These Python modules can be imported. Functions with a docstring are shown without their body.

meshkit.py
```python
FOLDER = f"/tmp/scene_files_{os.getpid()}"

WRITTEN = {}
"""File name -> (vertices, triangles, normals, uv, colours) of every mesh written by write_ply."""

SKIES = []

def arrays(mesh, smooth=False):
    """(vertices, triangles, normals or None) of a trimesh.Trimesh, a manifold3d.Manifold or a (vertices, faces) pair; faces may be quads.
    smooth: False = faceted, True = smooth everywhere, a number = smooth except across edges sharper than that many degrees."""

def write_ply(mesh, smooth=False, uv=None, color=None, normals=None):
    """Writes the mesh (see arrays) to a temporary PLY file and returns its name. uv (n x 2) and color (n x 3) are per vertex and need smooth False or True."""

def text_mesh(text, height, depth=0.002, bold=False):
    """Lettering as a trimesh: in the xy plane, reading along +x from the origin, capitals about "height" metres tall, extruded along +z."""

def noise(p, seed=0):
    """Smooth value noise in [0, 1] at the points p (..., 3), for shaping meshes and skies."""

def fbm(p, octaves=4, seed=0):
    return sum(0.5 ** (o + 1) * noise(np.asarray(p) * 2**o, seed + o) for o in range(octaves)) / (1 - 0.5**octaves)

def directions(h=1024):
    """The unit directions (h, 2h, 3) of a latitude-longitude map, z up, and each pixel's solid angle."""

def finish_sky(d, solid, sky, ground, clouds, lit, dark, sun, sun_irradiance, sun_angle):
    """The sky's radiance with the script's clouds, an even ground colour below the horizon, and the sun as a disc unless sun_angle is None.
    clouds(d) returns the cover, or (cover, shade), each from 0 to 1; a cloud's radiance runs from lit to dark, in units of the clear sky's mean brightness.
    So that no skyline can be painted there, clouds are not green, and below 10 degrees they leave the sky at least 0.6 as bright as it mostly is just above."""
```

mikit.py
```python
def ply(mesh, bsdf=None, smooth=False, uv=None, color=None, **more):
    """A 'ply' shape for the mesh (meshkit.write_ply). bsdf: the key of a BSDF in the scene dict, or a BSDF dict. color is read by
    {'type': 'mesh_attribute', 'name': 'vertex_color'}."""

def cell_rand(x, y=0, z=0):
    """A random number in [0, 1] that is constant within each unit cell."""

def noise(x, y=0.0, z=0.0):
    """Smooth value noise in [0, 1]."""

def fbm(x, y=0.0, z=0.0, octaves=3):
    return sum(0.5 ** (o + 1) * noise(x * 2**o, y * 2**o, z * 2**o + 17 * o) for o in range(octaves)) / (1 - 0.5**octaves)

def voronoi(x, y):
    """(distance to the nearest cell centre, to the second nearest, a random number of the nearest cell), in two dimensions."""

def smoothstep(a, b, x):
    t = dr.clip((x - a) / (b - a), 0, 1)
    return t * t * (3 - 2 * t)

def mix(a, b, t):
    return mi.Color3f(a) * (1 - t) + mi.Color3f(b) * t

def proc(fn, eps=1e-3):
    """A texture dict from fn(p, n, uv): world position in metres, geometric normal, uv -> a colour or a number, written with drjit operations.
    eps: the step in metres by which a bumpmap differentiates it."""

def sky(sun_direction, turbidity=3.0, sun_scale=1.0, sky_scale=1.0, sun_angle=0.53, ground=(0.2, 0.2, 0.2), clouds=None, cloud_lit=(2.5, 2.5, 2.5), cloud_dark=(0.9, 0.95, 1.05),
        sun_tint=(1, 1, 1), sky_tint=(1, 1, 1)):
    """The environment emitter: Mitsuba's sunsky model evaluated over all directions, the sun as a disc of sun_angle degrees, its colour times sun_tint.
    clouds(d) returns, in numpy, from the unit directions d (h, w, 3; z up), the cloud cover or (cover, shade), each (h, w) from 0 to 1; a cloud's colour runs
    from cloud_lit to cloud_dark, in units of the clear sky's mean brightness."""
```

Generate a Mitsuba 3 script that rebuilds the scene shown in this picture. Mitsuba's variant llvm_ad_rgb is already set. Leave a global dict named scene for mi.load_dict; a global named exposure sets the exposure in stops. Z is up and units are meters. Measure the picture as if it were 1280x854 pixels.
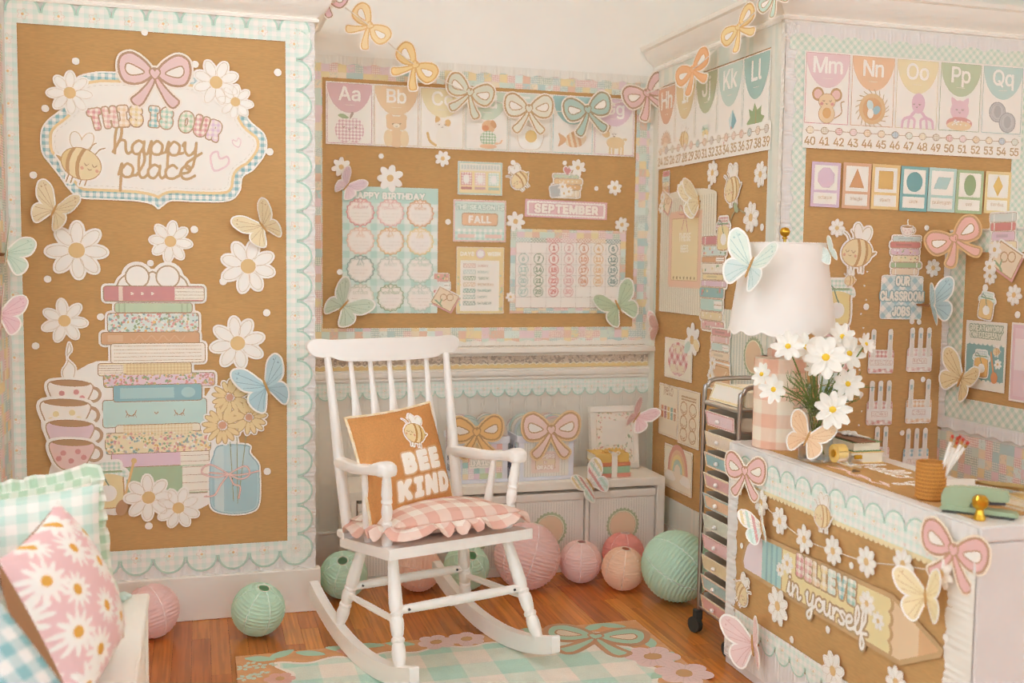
import math, random, numpy as np, trimesh, mitsuba as mi, mikit, meshkit, drjit as dr
from shapely.geometry import Polygon, MultiPolygon, Point, LineString, box
from shapely.ops import unary_union
from shapely import affinity as af
from mikit import noise, fbm, cell_rand, smoothstep, mix
T4 = mi.ScalarTransform4f
random.seed(7); RNG = np.random.default_rng(7)
scene, labels = {}, {}

# ---------------- camera, light, exposure
HEAD, PITCH, ROLL = 0.28829, -0.07641, 0.01236
_f = np.array([math.sin(HEAD)*math.cos(PITCH), math.cos(HEAD)*math.cos(PITCH), math.sin(PITCH)])
_r = np.array([math.cos(HEAD), -math.sin(HEAD), 0]); _u = np.cross(_r, _f)
_up = -_r*math.sin(ROLL) + _u*math.cos(ROLL)
EYE = np.array([0, 0, 1.40])
scene['camera'] = {'type': 'thinlens', 'fov': 2*math.degrees(math.atan(640/1316.2)), 'fov_axis': 'x', 'aperture_radius': 0.008,
                   'focus_distance': 3.95, 'near_clip': 0.05, 'to_world': T4().look_at(origin=EYE.tolist(), target=(EYE+_f).tolist(), up=_up.tolist())}
exposure = 0.37
# soft daylight through the open, glazed side of the room behind the camera
scene['daylight'] = {'type': 'constant', 'radiance': {'type': 'rgb', 'value': [1.42, 1.72, 1.92]}}

# ---------------- colours and materials
def C(h):
    c = np.array([int(h[i:i+2], 16) for i in (1, 3, 5)])/255
    return np.where(c <= .04045, c/12.92, ((c+.055)/1.055)**2.4)
def rgb(h): return {'type': 'rgb', 'value': [float(x) for x in C(h)]}
def mat(name, h=None, rough=.5, spec=.5, metal=0., sheen=0., coat=0., tex=None):
    d = {'type': 'principled', 'base_color': tex if tex else rgb(h), 'roughness': rough, 'specular': spec}
    if metal: d['metallic'] = metal
    if sheen: d['sheen'] = sheen
    if coat: d['clearcoat'] = coat; d['clearcoat_gloss'] = .9
    scene[name] = {'type': 'twosided', 'nested': d}
    return name
def matte(name, h=None, tex=None):
    scene[name] = {'type': 'twosided', 'nested': {'type': 'diffuse', 'reflectance': tex if tex else rgb(h)}}
    return name
def cc(h): return mi.Color3f(*[float(x) for x in C(h)])
scene['print'] = {'type': 'twosided', 'nested': {'type': 'principled', 'base_color': {'type': 'mesh_attribute', 'name': 'vertex_color'}, 'roughness': .6, 'specular': .25}}
scene['fabric'] = {'type': 'twosided', 'nested': {'type': 'diffuse', 'reflectance': {'type': 'mesh_attribute', 'name': 'vertex_color'}}}

# ---------------- naming
_n = {}
def num(k):
    i = _n.get(k, -1)+1; _n[k] = i
    return k if i == 0 else '%s_%03d' % (k, i)
def thing(name, label, cat, group=None, kind=None):
    k = num(name); labels[k] = {'label': label, 'category': cat}
    if group: labels[k]['group'] = group
    if kind: labels[k]['kind'] = kind
    return k
def struct(name, label=None):
    labels[name] = {'kind': 'structure'}
    if label: labels[name]['label'] = label
    return name
def put(key, part, shape, label=None, kind=None):
    k = num(key+'__'+part) if part else key
    scene[k] = shape
    if label or kind:
        labels.setdefault(k, {})
        if label: labels[k]['label'] = label
        if kind: labels[k]['kind'] = kind
    return k

# ---------------- frames: a plane with an origin, a right and an up direction
class Frame:
    def __init__(s, o, U, V): s.o, s.U, s.V = (np.array(a, float) for a in (o, U, V)); s.N = np.cross(s.U, s.V)
    def w(s, p):
        p = np.asarray(p, float); return s.o + p[:, :1]*s.U + p[:, 1:2]*s.V + p[:, 2:3]*s.N
    def at(s, u, v, h=0, rot=0):
        a = math.radians(rot); U = s.U*math.cos(a)+s.V*math.sin(a); V = -s.U*math.sin(a)+s.V*math.cos(a)
        return Frame(s.o+u*s.U+v*s.V+h*s.N, U, V)
    def tilt(s, deg):      # turn about U: the top edge leans away from the viewer
        a = math.radians(deg); return Frame(s.o, s.U, s.V*math.cos(a)-s.N*math.sin(a))
    def turn(s, deg):      # turn about V
        a = math.radians(deg); return Frame(s.o, s.U*math.cos(a)-s.N*math.sin(a), s.V)
X, Y, Z = np.eye(3)
YL, YK, XA, YB, XC, XD, ZT = 4.168, 4.75, 2.11, 3.57, 2.87, 1.76, .787
FL, FK, FB = Frame([0, YL, 0], X, Z), Frame([0, YK, 0], X, Z), Frame([0, YB, 0], X, Z)
FA, FC, FD = Frame([XA, 0, 0], -Y, Z), Frame([XC, 0, 0], -Y, Z), Frame([XD, 0, 0], -Y, Z)
FT, FR = Frame([0, 0, ZT], -Y, X), Frame([0, 0, 0], X, Y)

# ---------------- flat art: sheets of card with print, each colour a polygon a hair above the one below
def polys(g):
    if g.is_empty: return []
    if g.geom_type == 'Polygon': return [g]
    return [q for s in getattr(g, 'geoms', []) for q in polys(s)]
def tri2(p):
    v, f = trimesh.creation.triangulate_polygon(p, engine='earcut')
    return v, f
def wash(c, w=.16): return np.asarray(c)*(1-w)+w*np.array([.80, .74, .62])      # printed inks are faded
class Art:
    def __init__(s): s.it = []
    def add(s, g, col, lev=None):
        c = C(col) if isinstance(col, str) else col
        for p in polys(g):
            b = p.bounds; p = p.simplify(4e-4*max(b[2]-b[0], b[3]-b[1]))
            if p.area < 1e-9 or p.geom_type != 'Polygon': continue
            b = p.bounds
            l = lev
            if l is None:
                l = 0
                for q, _, m in s.it:
                    d = q.bounds
                    if m >= l and d[0] < b[2] and b[0] < d[2] and d[1] < b[3] and b[1] < d[3]: l = m+1
            s.it.append((p, c, l))
        return s
    def put(s, o, sc=1, rot=0, dx=0, dy=0, flip=1):      # another art placed on this one
        top = {}
        for p, c, l in o.it:
            p = af.translate(af.rotate(af.scale(p, sc*flip, sc, origin=(0, 0)), rot, origin=(0, 0)), dx, dy)
            if l not in top:
                b = af.translate(af.rotate(af.scale(o.hull(), sc*flip, sc, origin=(0, 0)), rot, origin=(0, 0)), dx, dy).bounds if not top else None
                if b is not None:
                    base = 0
                    for q, _, m in s.it:
                        d = q.bounds
                        if d[0] < b[2] and b[0] < d[2] and d[1] < b[3] and b[1] < d[3]: base = max(base, m+1)
                    top['b'] = base
                top[l] = top['b']+l
            s.it.append((p, c, top[l]))
        return s
    def hull(s): return unary_union([p.envelope for p, _, _ in s.it]).envelope
    def mesh(s, thick=.0012, gap=.00025):
        V, F, K, n = [], [], [], 0
        for p, c, l in s.it:
            c = wash(c)
            if l == 0 and thick:
                m = trimesh.creation.extrude_polygon(p, thick, engine='earcut'); v, f = np.array(m.vertices), np.array(m.faces)
            else:
                v2, f = tri2(p); f = np.asarray(f); v = np.c_[v2, np.full(len(v2), thick+gap*l)]
                a = v[f[:, 0]]; bb = v[f[:, 1]]; d = v[f[:, 2]]
                neg = np.cross(bb-a, d-a)[:, 2] < 0
                f = np.where(neg[:, None], f[:, ::-1], f)
            e = v[f]; f = f[np.linalg.norm(np.cross(e[:, 1]-e[:, 0], e[:, 2]-e[:, 0]), axis=1) > 1e-11]
            V.append(v); F.append(f+n); n += len(v); K.append(np.broadcast_to(c, (len(v), 3)))
        return np.vstack(V), np.vstack(F), np.vstack(K)
def ply(v, f, c=None, bsdf='print', smooth=False, uv=None): return mikit.ply((v, f), bsdf, smooth, uv=uv, color=c)
def stick(key, part, art, fr, sc=1, thick=.0012, warp=None, bsdf='print', label=None, kind=None, flip=1):
    v, f, c = art.mesh(thick/sc if sc else thick, .00025/sc)
    v = v*[sc*flip, sc, sc]
    if flip < 0: f = f[:, ::-1]
    if warp: v = warp(v)
    return put(key, part, ply(fr.w(v), f, c, bsdf), label, kind)
def cr(pts, n=8, closed=False):      # Catmull-Rom through the points
    P = np.array(pts, float); m = len(P); out = []
    for i in range(m if closed else m-1):
        g = (lambda k: P[k % m]) if closed else (lambda k: P[min(max(k, 0), m-1)])
        a, b, c, d = g(i-1), g(i), g(i+1), g(i+2)
        for t in np.arange(n)/n: out.append(.5*(2*b+(c-a)*t+(2*a-5*b+4*c-d)*t*t+(3*b-a-3*c+d)*t**3))
    if not closed: out.append(P[-1])
    return np.array(out)
def blob(pts, n=6): return Polygon(cr(pts, n, True)).buffer(0)
def line(pts, w, n=6): return LineString(cr(pts, n)).buffer(w/2, quad_segs=3)
def seg(a, b, w): return LineString([a, b]).buffer(w/2, quad_segs=3)
def ell(cx, cy, rx, ry, rot=0, q=8): return af.translate(af.rotate(af.scale(Point(0, 0).buffer(1, quad_segs=q), rx, ry), rot), cx, cy)
def rbox(x0, y0, x1, y1, r): return box(x0+r, y0+r, x1-r, y1-r).buffer(r, quad_segs=4)
def ring(g, w): return g.difference(g.buffer(-w, quad_segs=4))
def heart(s): return blob([(0, -.9*s), (.75*s, -.1*s), (.8*s, .5*s), (.4*s, .8*s), (0, .4*s), (-.4*s, .8*s), (-.8*s, .5*s), (-.75*s, -.1*s)])
def gingham(art, g, cell, c1, c2=None, rot=0, base='#fbf7f1', x0=None):
    art.add(g, base); b = af.rotate(g, -rot, origin=(0, 0)).bounds; ox, oy = b[0], b[1]
    vs = [box(ox+(2*i)*cell, b[1], ox+(2*i+1)*cell, b[3]) for i in range(int((b[2]-b[0])/cell/2)+1)]
    hs = [box(b[0], oy+(2*i)*cell, b[2], oy+(2*i+1)*cell) for i in range(int((b[3]-b[1])/cell/2)+1)]
    V, H = (af.rotate(MultiPolygon(k), rot, origin=(0, 0)).intersection(g) for k in (vs, hs))
    mid = (C(base)+C(c1))/2
    l = max([m for p, _, m in art.it if p.bounds[0] < g.bounds[2] and g.bounds[0] < p.bounds[2] and p.bounds[1] < g.bounds[3] and g.bounds[1] < p.bounds[3]])
    art.add(V, mid, l+1); art.add(H, mid, l+2); art.add(V.intersection(H), c2 or c1, l+3)
# ---------------- lettering
_gl = {}
def glyph(ch, bold=True):
    if (ch, bold) not in _gl:
        m = meshkit.text_mesh(ch, 1.0, .01, bold); n = m.face_normals[:, 2] > .9
        t = m.triangles[n][:, :, :2]
        g = unary_union([Polygon(a) for a in t if Polygon(a).area > 1e-9]).buffer(.002).buffer(-.002).simplify(.004)
        _gl[ch, bold] = (g, g.bounds[2])
    return _gl[ch, bold]
def text(s, h, bold=True, grow=0, track=.1, sx=1, anchor=.5, arc=0):
    """A list of one polygon per letter, capitals h high, the middle of the line at x = 0 (anchor) and the baseline at y = 0."""
    out, x = [], 0
    for ch in s:
        if ch == ' ': x += .42*sx; out.append(None); continue
        g, w = glyph(ch, bold); b = g.bounds
        out.append(af.translate(af.scale(g, sx, 1, origin=(0, 0)), x-b[0]*sx, 0)); x += (w-b[0])*sx+track
    x -= track; res = []
    for g in out:
        if g is None: continue
        g = af.scale(af.translate(g, -x*anchor, 0), h, h, origin=(0, 0))
        if grow: g = g.buffer(grow*h, quad_segs=3).simplify(.006*h)
        if arc:
            cx = (g.bounds[0]+g.bounds[2])/2; a = cx/arc
            g = af.rotate(af.translate(g, -cx, 0), -math.degrees(a), origin=(0, 0)); g = af.translate(g, arc*math.sin(a), arc*(math.cos(a)-1))
        res.append(g)
    return res
SCRIPT = {
 'h': (1., [[(0, .1), (.42, 1.1), (.5, 1.85), (.27, 1.95), (.13, 1.2), (.1, 0)], [(.1, .3), (.4, .95), (.7, .9), (.72, .3), (.85, 0), (1.1, .25)]]),
 'a': (1., [[(.75, .8), (.45, 1.), (.1, .6), (.15, .1), (.45, .02), (.72, .5), (.78, .95)], [(.78, .95), (.74, .3), (.88, 0), (1.1, .25)]]),
 'p': (1., [[(0, .2), (.2, 1.), (.13, 0), (.08, -1.)], [(.18, .6), (.5, 1.02), (.82, .7), (.7, .1), (.35, .02), (.17, .25)], [(.7, .1), (1., .2)]]),
 'y': (1.05, [[(0, .75), (.15, 1.), (.12, .4), (.35, .03), (.7, .4), (.8, 1.)], [(.8, 1.), (.72, 0), (.55, -.85), (.25, -1.), (.2, -.6), (.7, -.1), (1.1, .25)]]),
 'l': (.6, [[(0, .15), (.45, 1.1), (.45, 1.85), (.24, 1.9), (.15, 1.), (.2, .15), (.42, 0), (.65, .25)]]),
 'c': (.88, [[(.75, .8), (.5, 1.02), (.12, .65), (.15, .12), (.5, 0), (.95, .3)]]),
 'e': (.85, [[(.05, .4), (.5, .5), (.68, .82), (.42, 1.02), (.12, .65), (.18, .12), (.5, 0), (.92, .28)]]),
 'i': (.55, [[(0, .2), (.2, 1.), (.15, .3), (.32, 0), (.58, .25)], [(.22, 1.45), (.26, 1.5)]]),
 'n': (.98, [[(.05, 1.), (.1, 0)], [(.1, .4), (.4, .98), (.66, .85), (.66, .3), (.8, 0), (1.05, .25)]]),
 'o': (.9, [[(.45, 1.), (.12, .7), (.12, .2), (.45, 0), (.8, .3), (.78, .75), (.45, 1.), (.6, .85), (1., .9)]]),
 'u': (1., [[(0, .7), (.12, 1.), (.12, .3), (.35, .02), (.65, .35), (.74, 1.)], [(.74, 1.), (.7, .25), (.85, 0), (1.08, .25)]]),
 'r': (.68, [[(.05, .9), (.12, 0)], [(.12, .5), (.35, .95), (.62, .9)]]),
 's': (.68, [[(.6, .85), (.35, 1.), (.12, .8), (.5, .4), (.5, .1), (.2, 0), (0, .15)]]),
 'f': (.7, [[(0, .2), (.5, 1.2), (.5, 1.85), (.3, 1.9), (.2, 1.), (.12, -.7), (.3, -.95), (.45, -.5), (.2, .1), (.7, .3)]])}
def script(s, h, w, anchor=.5):
    x, out = 0, []
    for ch in s:
        if ch == ' ': x += .7; continue
        adv, st = SCRIPT[ch]
        out += [LineString(cr((np.array(k)+[x, 0])*[1, .80], 5)*h).buffer(w/2, quad_segs=3) for k in st]; x += adv
    return af.translate(unary_union(out), -x*h*anchor, 0)

# ---------------- solids
def cat(ms):
    ms = [m if isinstance(m, trimesh.Trimesh) else trimesh.Trimesh(*m, process=False) for m in ms]
    return trimesh.util.concatenate(ms)
def bx(x0, y0, z0, x1, y1, z1, r=0.):
    """A box; r chamfers its edges."""
    if not r: return trimesh.creation.box(bounds=[(x0, y0, z0), (x1, y1, z1)])
    c = np.array([(x0+x1)/2, (y0+y1)/2, (z0+z1)/2]); h = np.abs([x1-x0, y1-y0, z1-z0])/2; r = min(r, .45*h.min())
    P = [c+np.array([sx, sy, sz])*(h-np.where(np.arange(3) == k, 0, r)) for sx in (-1, 1) for sy in (-1, 1) for sz in (-1, 1) for k in range(3)]
    return trimesh.Trimesh(P).convex_hull
def tube(pts, r, sides=10, caps=True):
    p = np.asarray(pts, float); r = np.broadcast_to(r, (len(p),)); t = np.gradient(p, axis=0); t /= np.linalg.norm(t, axis=1, keepdims=True)+1e-12
    a = np.cross(t[0], [0, 0, 1.] if abs(t[0][2]) < .9 else [1., 0, 0]); A = []
    for k in t:
        a = a-k*(a@k); a /= np.linalg.norm(a); A.append(a)
    A = np.array(A); B = np.cross(t, A); g = np.arange(sides)*2*np.pi/sides
    v = (p[:, None]+r[:, None, None]*(np.cos(g)[None, :, None]*A[:, None]+np.sin(g)[None, :, None]*B[:, None])).reshape(-1, 3)
    i, j = np.meshgrid(np.arange(len(p)-1), np.arange(sides), indexing='ij'); k = (j+1) % sides
    q = np.stack([i*sides+j, i*sides+k, (i+1)*sides+k, (i+1)*sides+j], -1).reshape(-1, 4); f = np.vstack([q[:, :3], q[:, [0, 2, 3]]])
    if caps:
        n = len(v); v = np.vstack([v, p[0], p[-1]]); m = np.arange(sides); e = (len(p)-1)*sides
        f = np.vstack([f, np.c_[m*0+n, (m+1) % sides, m], np.c_[m*0+n+1, e+m, e+(m+1) % sides]])
    return trimesh.Trimesh(v, f, process=False)
def turned(a, b, prof, sides=14):      # a turned spindle between two points: prof = [(0..1, radius)]
    a, b = np.array(a, float), np.array(b, float); return tube([a+(b-a)*t for t, _ in prof], [r for _, r in prof], sides)
def lathe(prof, n=32): return trimesh.creation.revolve(np.array(prof, float), sections=n)
def ship(m, bsdf, smooth=30, fr=None, **k):
    if fr is not None: m = trimesh.Trimesh(fr.w(m.vertices), m.faces, process=False)
    return mikit.ply(m, bsdf, smooth, **k)
def grid(nu, nv, fn):
    """A sheet of nu x nv cells, fn(a, b) -> points from the two parameters in 0..1."""
    a, b = np.meshgrid(np.linspace(0, 1, nu+1), np.linspace(0, 1, nv+1), indexing='ij'); v = np.stack(fn(a.ravel(), b.ravel()), -1)
    i, j = np.meshgrid(np.arange(nu), np.arange(nv), indexing='ij'); k = i*(nv+1)+j
    q = np.stack([k, k+nv+1, k+nv+2, k+1], -1).reshape(-1, 4)
    return v, np.vstack([q[:, :3], q[:, [0, 2, 3]]]), np.c_[a.ravel(), b.ravel()]
def sweep(prof, path, closed=False):
    """A moulding: the profile (out, up) carried along straight runs of path [(x, y)], mitred; out is to the right of the path."""
    P = np.array(path, float); n = len(P); rows = []
    for i in range(n):
        d0 = P[i]-P[max(i-1, 0)] if i else P[1]-P[0]; d1 = P[min(i+1, n-1)]-P[i] if i < n-1 else P[-1]-P[-2]
        d0 = d0/np.linalg.norm(d0); d1 = d1/np.linalg.norm(d1); n0, n1 = (np.array([d[1], -d[0]]) for d in (d0, d1))
        m = n0+n1; m = m/(m@n0)
        rows.append([[*(P[i]+m*o), z] for o, z in prof])
    v = np.array(rows); k = len(prof); i, j = np.meshgrid(np.arange(n-1), np.arange(k), indexing='ij'); j2 = (j+1) % k
    q = np.stack([i*k+j, (i+1)*k+j, (i+1)*k+j2, i*k+j2], -1).reshape(-1, 4); f = np.vstack([q[:, :3], q[:, [0, 2, 3]]])
    cap = Polygon(prof); cv, cf = trimesh.creation.triangulate_polygon(cap, engine='earcut')
    m = trimesh.Trimesh(v.reshape(-1, 3), f, process=False); out = [m]
    idx = [int(np.argmin(((np.array(prof)-c)**2).sum(1))) for c in cv]
    for row in (0, n-1): out.append(trimesh.Trimesh(v[row][idx], cf, process=False))
    return cat(out)

# ---------------- the room
mat('wall_paint', '#f5f1e9', rough=.6, spec=.3)
mat('trim_paint', '#f1ebe1', rough=.35, spec=.5)
mat('bead_paint', '#e6dfd3', rough=.4)
mat('chair_paint', '#f3eee8', rough=.28, spec=.5)
def _wood(p, n, uv):
    k = dr.floor(uv.x/10); u = uv.x-k*10; v = uv.y
    t = cell_rand(k, 3); s = cell_rand(k, 9)
    g = fbm(u*7+k*3, v*55, k, octaves=3); ringy = noise(u*2.2+k*5, v*16+2.5*noise(u*3, v*6, k), k)
    st = smoothstep(.35, .75, noise(u*4+k, v*150, k))
    base = mix(cc('#a2521c'), cc('#dd9442'), dr.clip(.15+.75*t, 0, 1))
    base = mix(base, cc('#c4733a'), .4*s)
    return base*(.78+.3*g+.16*ringy)*(1-.16*st)
mat('floor_wood', tex=mikit.proc(_wood), rough=.24, spec=.45)
mat('floor_joint', '#4a2814', rough=.7)
def quads(sh, bsdf, name, m, smooth=False): sh[name] = ship(m, bsdf, smooth)
struct('floor', 'glossy reddish brown strip wood floor')
scene['floor'] = ship(bx(-3.2, -2.5, -.08, 4.4, 5.3, -.0035), 'floor_joint', False)
def plank(x0, x1, y0, y1, k):
    h = float(RNG.uniform(-.0004, .0)); m = bx(x0+.0004, y0+.0005, -.004, x1-.0004, y1-.0005, h)
    v = m.vertices; uv = np.c_[v[:, 1]-y0+k*10+1, v[:, 0]-x0+.3]
    return mikit.ply((v, m.faces), 'floor_wood', False, uv=uv)
k, far = 0, []
x = -.50; wdt = .0655
while x < 2.1:
    y = 2.35-RNG.uniform(0, .3)
    while y < 4.74:
        ln = float(RNG.uniform(.30, .75)); e = min(y+ln, 4.75)
        if e-y > .02 and not (e < 3.1 and x > 1.8): put('floor', 'plank', plank(x, x+wdt, y, e, k)); k += 1
        y = e
    x += wdt
for i in range(60):                       # the same floor beyond what can be picked apart
    for (xa, ya, yb) in ((-.50-.0655*(i+1), -2.5, 4.75), (2.12+.0655*i, -2.5, 4.75)):
        if -3.2 < xa < 4.3:
            y = ya-RNG.uniform(0, .6)
            while y < yb:
                e = min(y+RNG.uniform(.5, .9), yb); far.append((xa, y, e)); y = e
for i in range(41):
    y = -2.5
    while y < 2.05: e = min(y+RNG.uniform(.5, .9), 2.05); far.append((-.5+.0655*i, y, e)); y = e
vs, fs, us, n = [], [], [], 0
for (xa, y0, y1) in far:
    k += 1; v = np.array([(xa+.0004, y0, -.0005), (xa+.065, y0, -.0005), (xa+.065, y1-.001, -.0005), (xa+.0004, y1-.001, -.0005)])
    vs.append(v); fs.append(np.array([[0, 1, 2], [0, 2, 3]])+n); us.append(np.c_[v[:, 1]-y0+(k % 900)*10+1, v[:, 0]-xa+.3]); n += 4
put('floor', 'far_planks', mikit.ply((np.vstack(vs), np.vstack(fs)), 'floor_wood', False, uv=np.vstack(us)), kind='stuff')

HC = 2.95
struct('wall_back', 'cream painted wall behind the niche'); scene['wall_back'] = ship(bx(-3.2, YK, 0, 4.4, YK+.12, HC), 'wall_paint', False)
struct('wall_alcove', 'built-out wall on the left carrying the tall brown board'); scene['wall_alcove'] = ship(bx(-.66, YL, 0, .431, YK, 2.42), 'wall_paint', False)
struct('wall_left', 'side wall at the left edge'); scene['wall_left'] = ship(bx(-.80, 3.15, 0, -.66, YK, HC), 'wall_paint', False)
struct('wall_right', 'built-out wall on the right that turns the corner'); scene['wall_right'] = ship(bx(XA, YB, 0, 4.3, YK, 2.42), 'wall_paint', False)
struct('wall_front', 'window wall behind the camera'); scene['wall_front'] = ship(cat([bx(-3.2, -2.62, 0, 4.42, -2.5, .95), bx(-3.2, -2.62, 2.65, 4.42, -2.5, HC)]), 'wall_paint', False)
struct('wall_window', 'window wall far to the left'); scene['wall_window'] = ship(cat([bx(-3.32, -2.62, 0, -3.2, 4.87, .95), bx(-3.32, -2.62, 2.65, -3.2, 4.87, HC), bx(-3.32, 3.0, .95, -3.2, 4.87, 2.65)]), 'wall_paint', False)
def globe(x, y, lb, q=1.):
    k = thing('ceiling_light', lb, 'ceiling light'); e = trimesh.creation.icosphere(3, .17); e.apply_translation([x, y, 2.60]); s = ship(e, 'lamp_glass', True); s['emitter'] = {'type': 'area', 'radiance': {'type': 'rgb', 'value': [13.4*q, 15.9*q, 17.7*q]}}; put(k, 'globe', s); put(k, 'rod', ship(tube([(x, y, 2.765), (x, y, HC-.02)], .012, 10), 'trim_paint', True)); put(k, 'rose', ship(trimesh.creation.cylinder(.07, .02, sections=24, transform=trimesh.transformations.translation_matrix([x, y, HC-.0105])), 'trim_paint', 30))
matte('lamp_glass', '#f4f0ea')
HC = 2.95
for x, y, lb, *q in ((.55, 2.6, 'frosted globe ceiling light over the rug, above the photo', .62), (-1.0, 1.2, 'frosted globe ceiling light behind the camera on the left'), (.7, -.6, 'frosted globe ceiling light behind the camera on the right')): globe(x, y, lb, *q)
struct('wall_side', 'far right wall of the room'); scene['wall_side'] = ship(bx(4.3, -2.5, 0, 4.42, YK+.1, HC), 'wall_paint', False)
struct('ceiling'); scene['ceiling'] = ship(bx(-3.2, -2.5, HC, 4.4, YK+.12, HC+.1), 'wall_paint', False)
CROWN = [(0, 0), (.014, 0), (.016, .010), (.010, .016), (.016, .024), (.030, .034), (.048, .052), (.062, .078), (.066, .086), (.082, .090), (.084, .108), (0, .110)]
struct('trim_1', 'cream crown moulding over the right wall'); scene['trim_1'] = ship(sweep([(o, z+2.315) for o, z in CROWN], [(XA, YK-.01), (XA, YB), (4.3, YB)][::1]), 'trim_paint', 25)
struct('trim_2', 'cream crown moulding over the left built-out wall'); scene['trim_2'] = ship(sweep([(o, z+2.30) for o, z in CROWN], [(-.66, YL), (.431, YL), (.431, YK-.01)]), 'trim_paint', 25)
struct('baseboard_left', 'tall plain baseboard under the left board'); scene['baseboard_left'] = ship(bx(-.66, YL-.020, 0, .449, YL+.03, .172, .003), 'trim_paint', False)
LEDGE_Y = 4.665
struct('trim_3', 'white ledge under the patchwork board'); scene['trim_3'] = ship(cat([bx(.432, LEDGE_Y, .972, 2.109, YK, .998, .004), bx(.432, YK-.03, .955, 2.109, YK, .972)]), 'trim_paint', False)
struct('trim_4', 'white chair rail moulding in the niche')
scene['trim_4'] = ship(sweep([(0, .840), (.010, .840), (.014, .848), (.012, .854), (.026, .862), (.030, .872), (.030, .884), (.022, .889), (.022, .894), (0, .895)], [(.431, YK), (2.11, YK)]), 'trim_paint', 25)
struct('baseboard_back'); scene['baseboard_back'] = ship(cat([bx(.431, YK-.018, 0, 2.11, YK, .15, .002), bx(.431, YK-.024, .15, 2.11, YK, .165, .003)]), 'trim_paint', False)
struct('wall_beadboard', 'grooved white beadboard in the niche'); scene['wall_beadboard'] = ship(bx(.432, YK-.006, .16, 2.109, YK-.001, .84), 'bead_paint', False)
for i in range(24):
    xa = .434+i*.0698
    put('wall_beadboard', 'panel', ship(cat([bx(xa+.003, YK-.0085, .165, xa+.0568, YK-.006, .838, .0012), bx(xa+.059, YK-.0085, .165, xa+.0668, YK-.006, .838, .0012)]), 'bead_paint', False))
# a long built-in cupboard whose side carries the small board on the right
c = thing('cupboard', 'white cupboard at the right edge whose side carries the small brown board', 'cupboard')
put(c, 'body', ship(bx(XC, 1.9, 0, XC+.45, YB-.013, 1.535, .004), 'trim_paint', False)); put(c, 'top', ship(bx(XC, 1.9, 1.5355, XC+.45, YB-.013, 1.545, .002), 'trim_paint', False))

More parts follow.
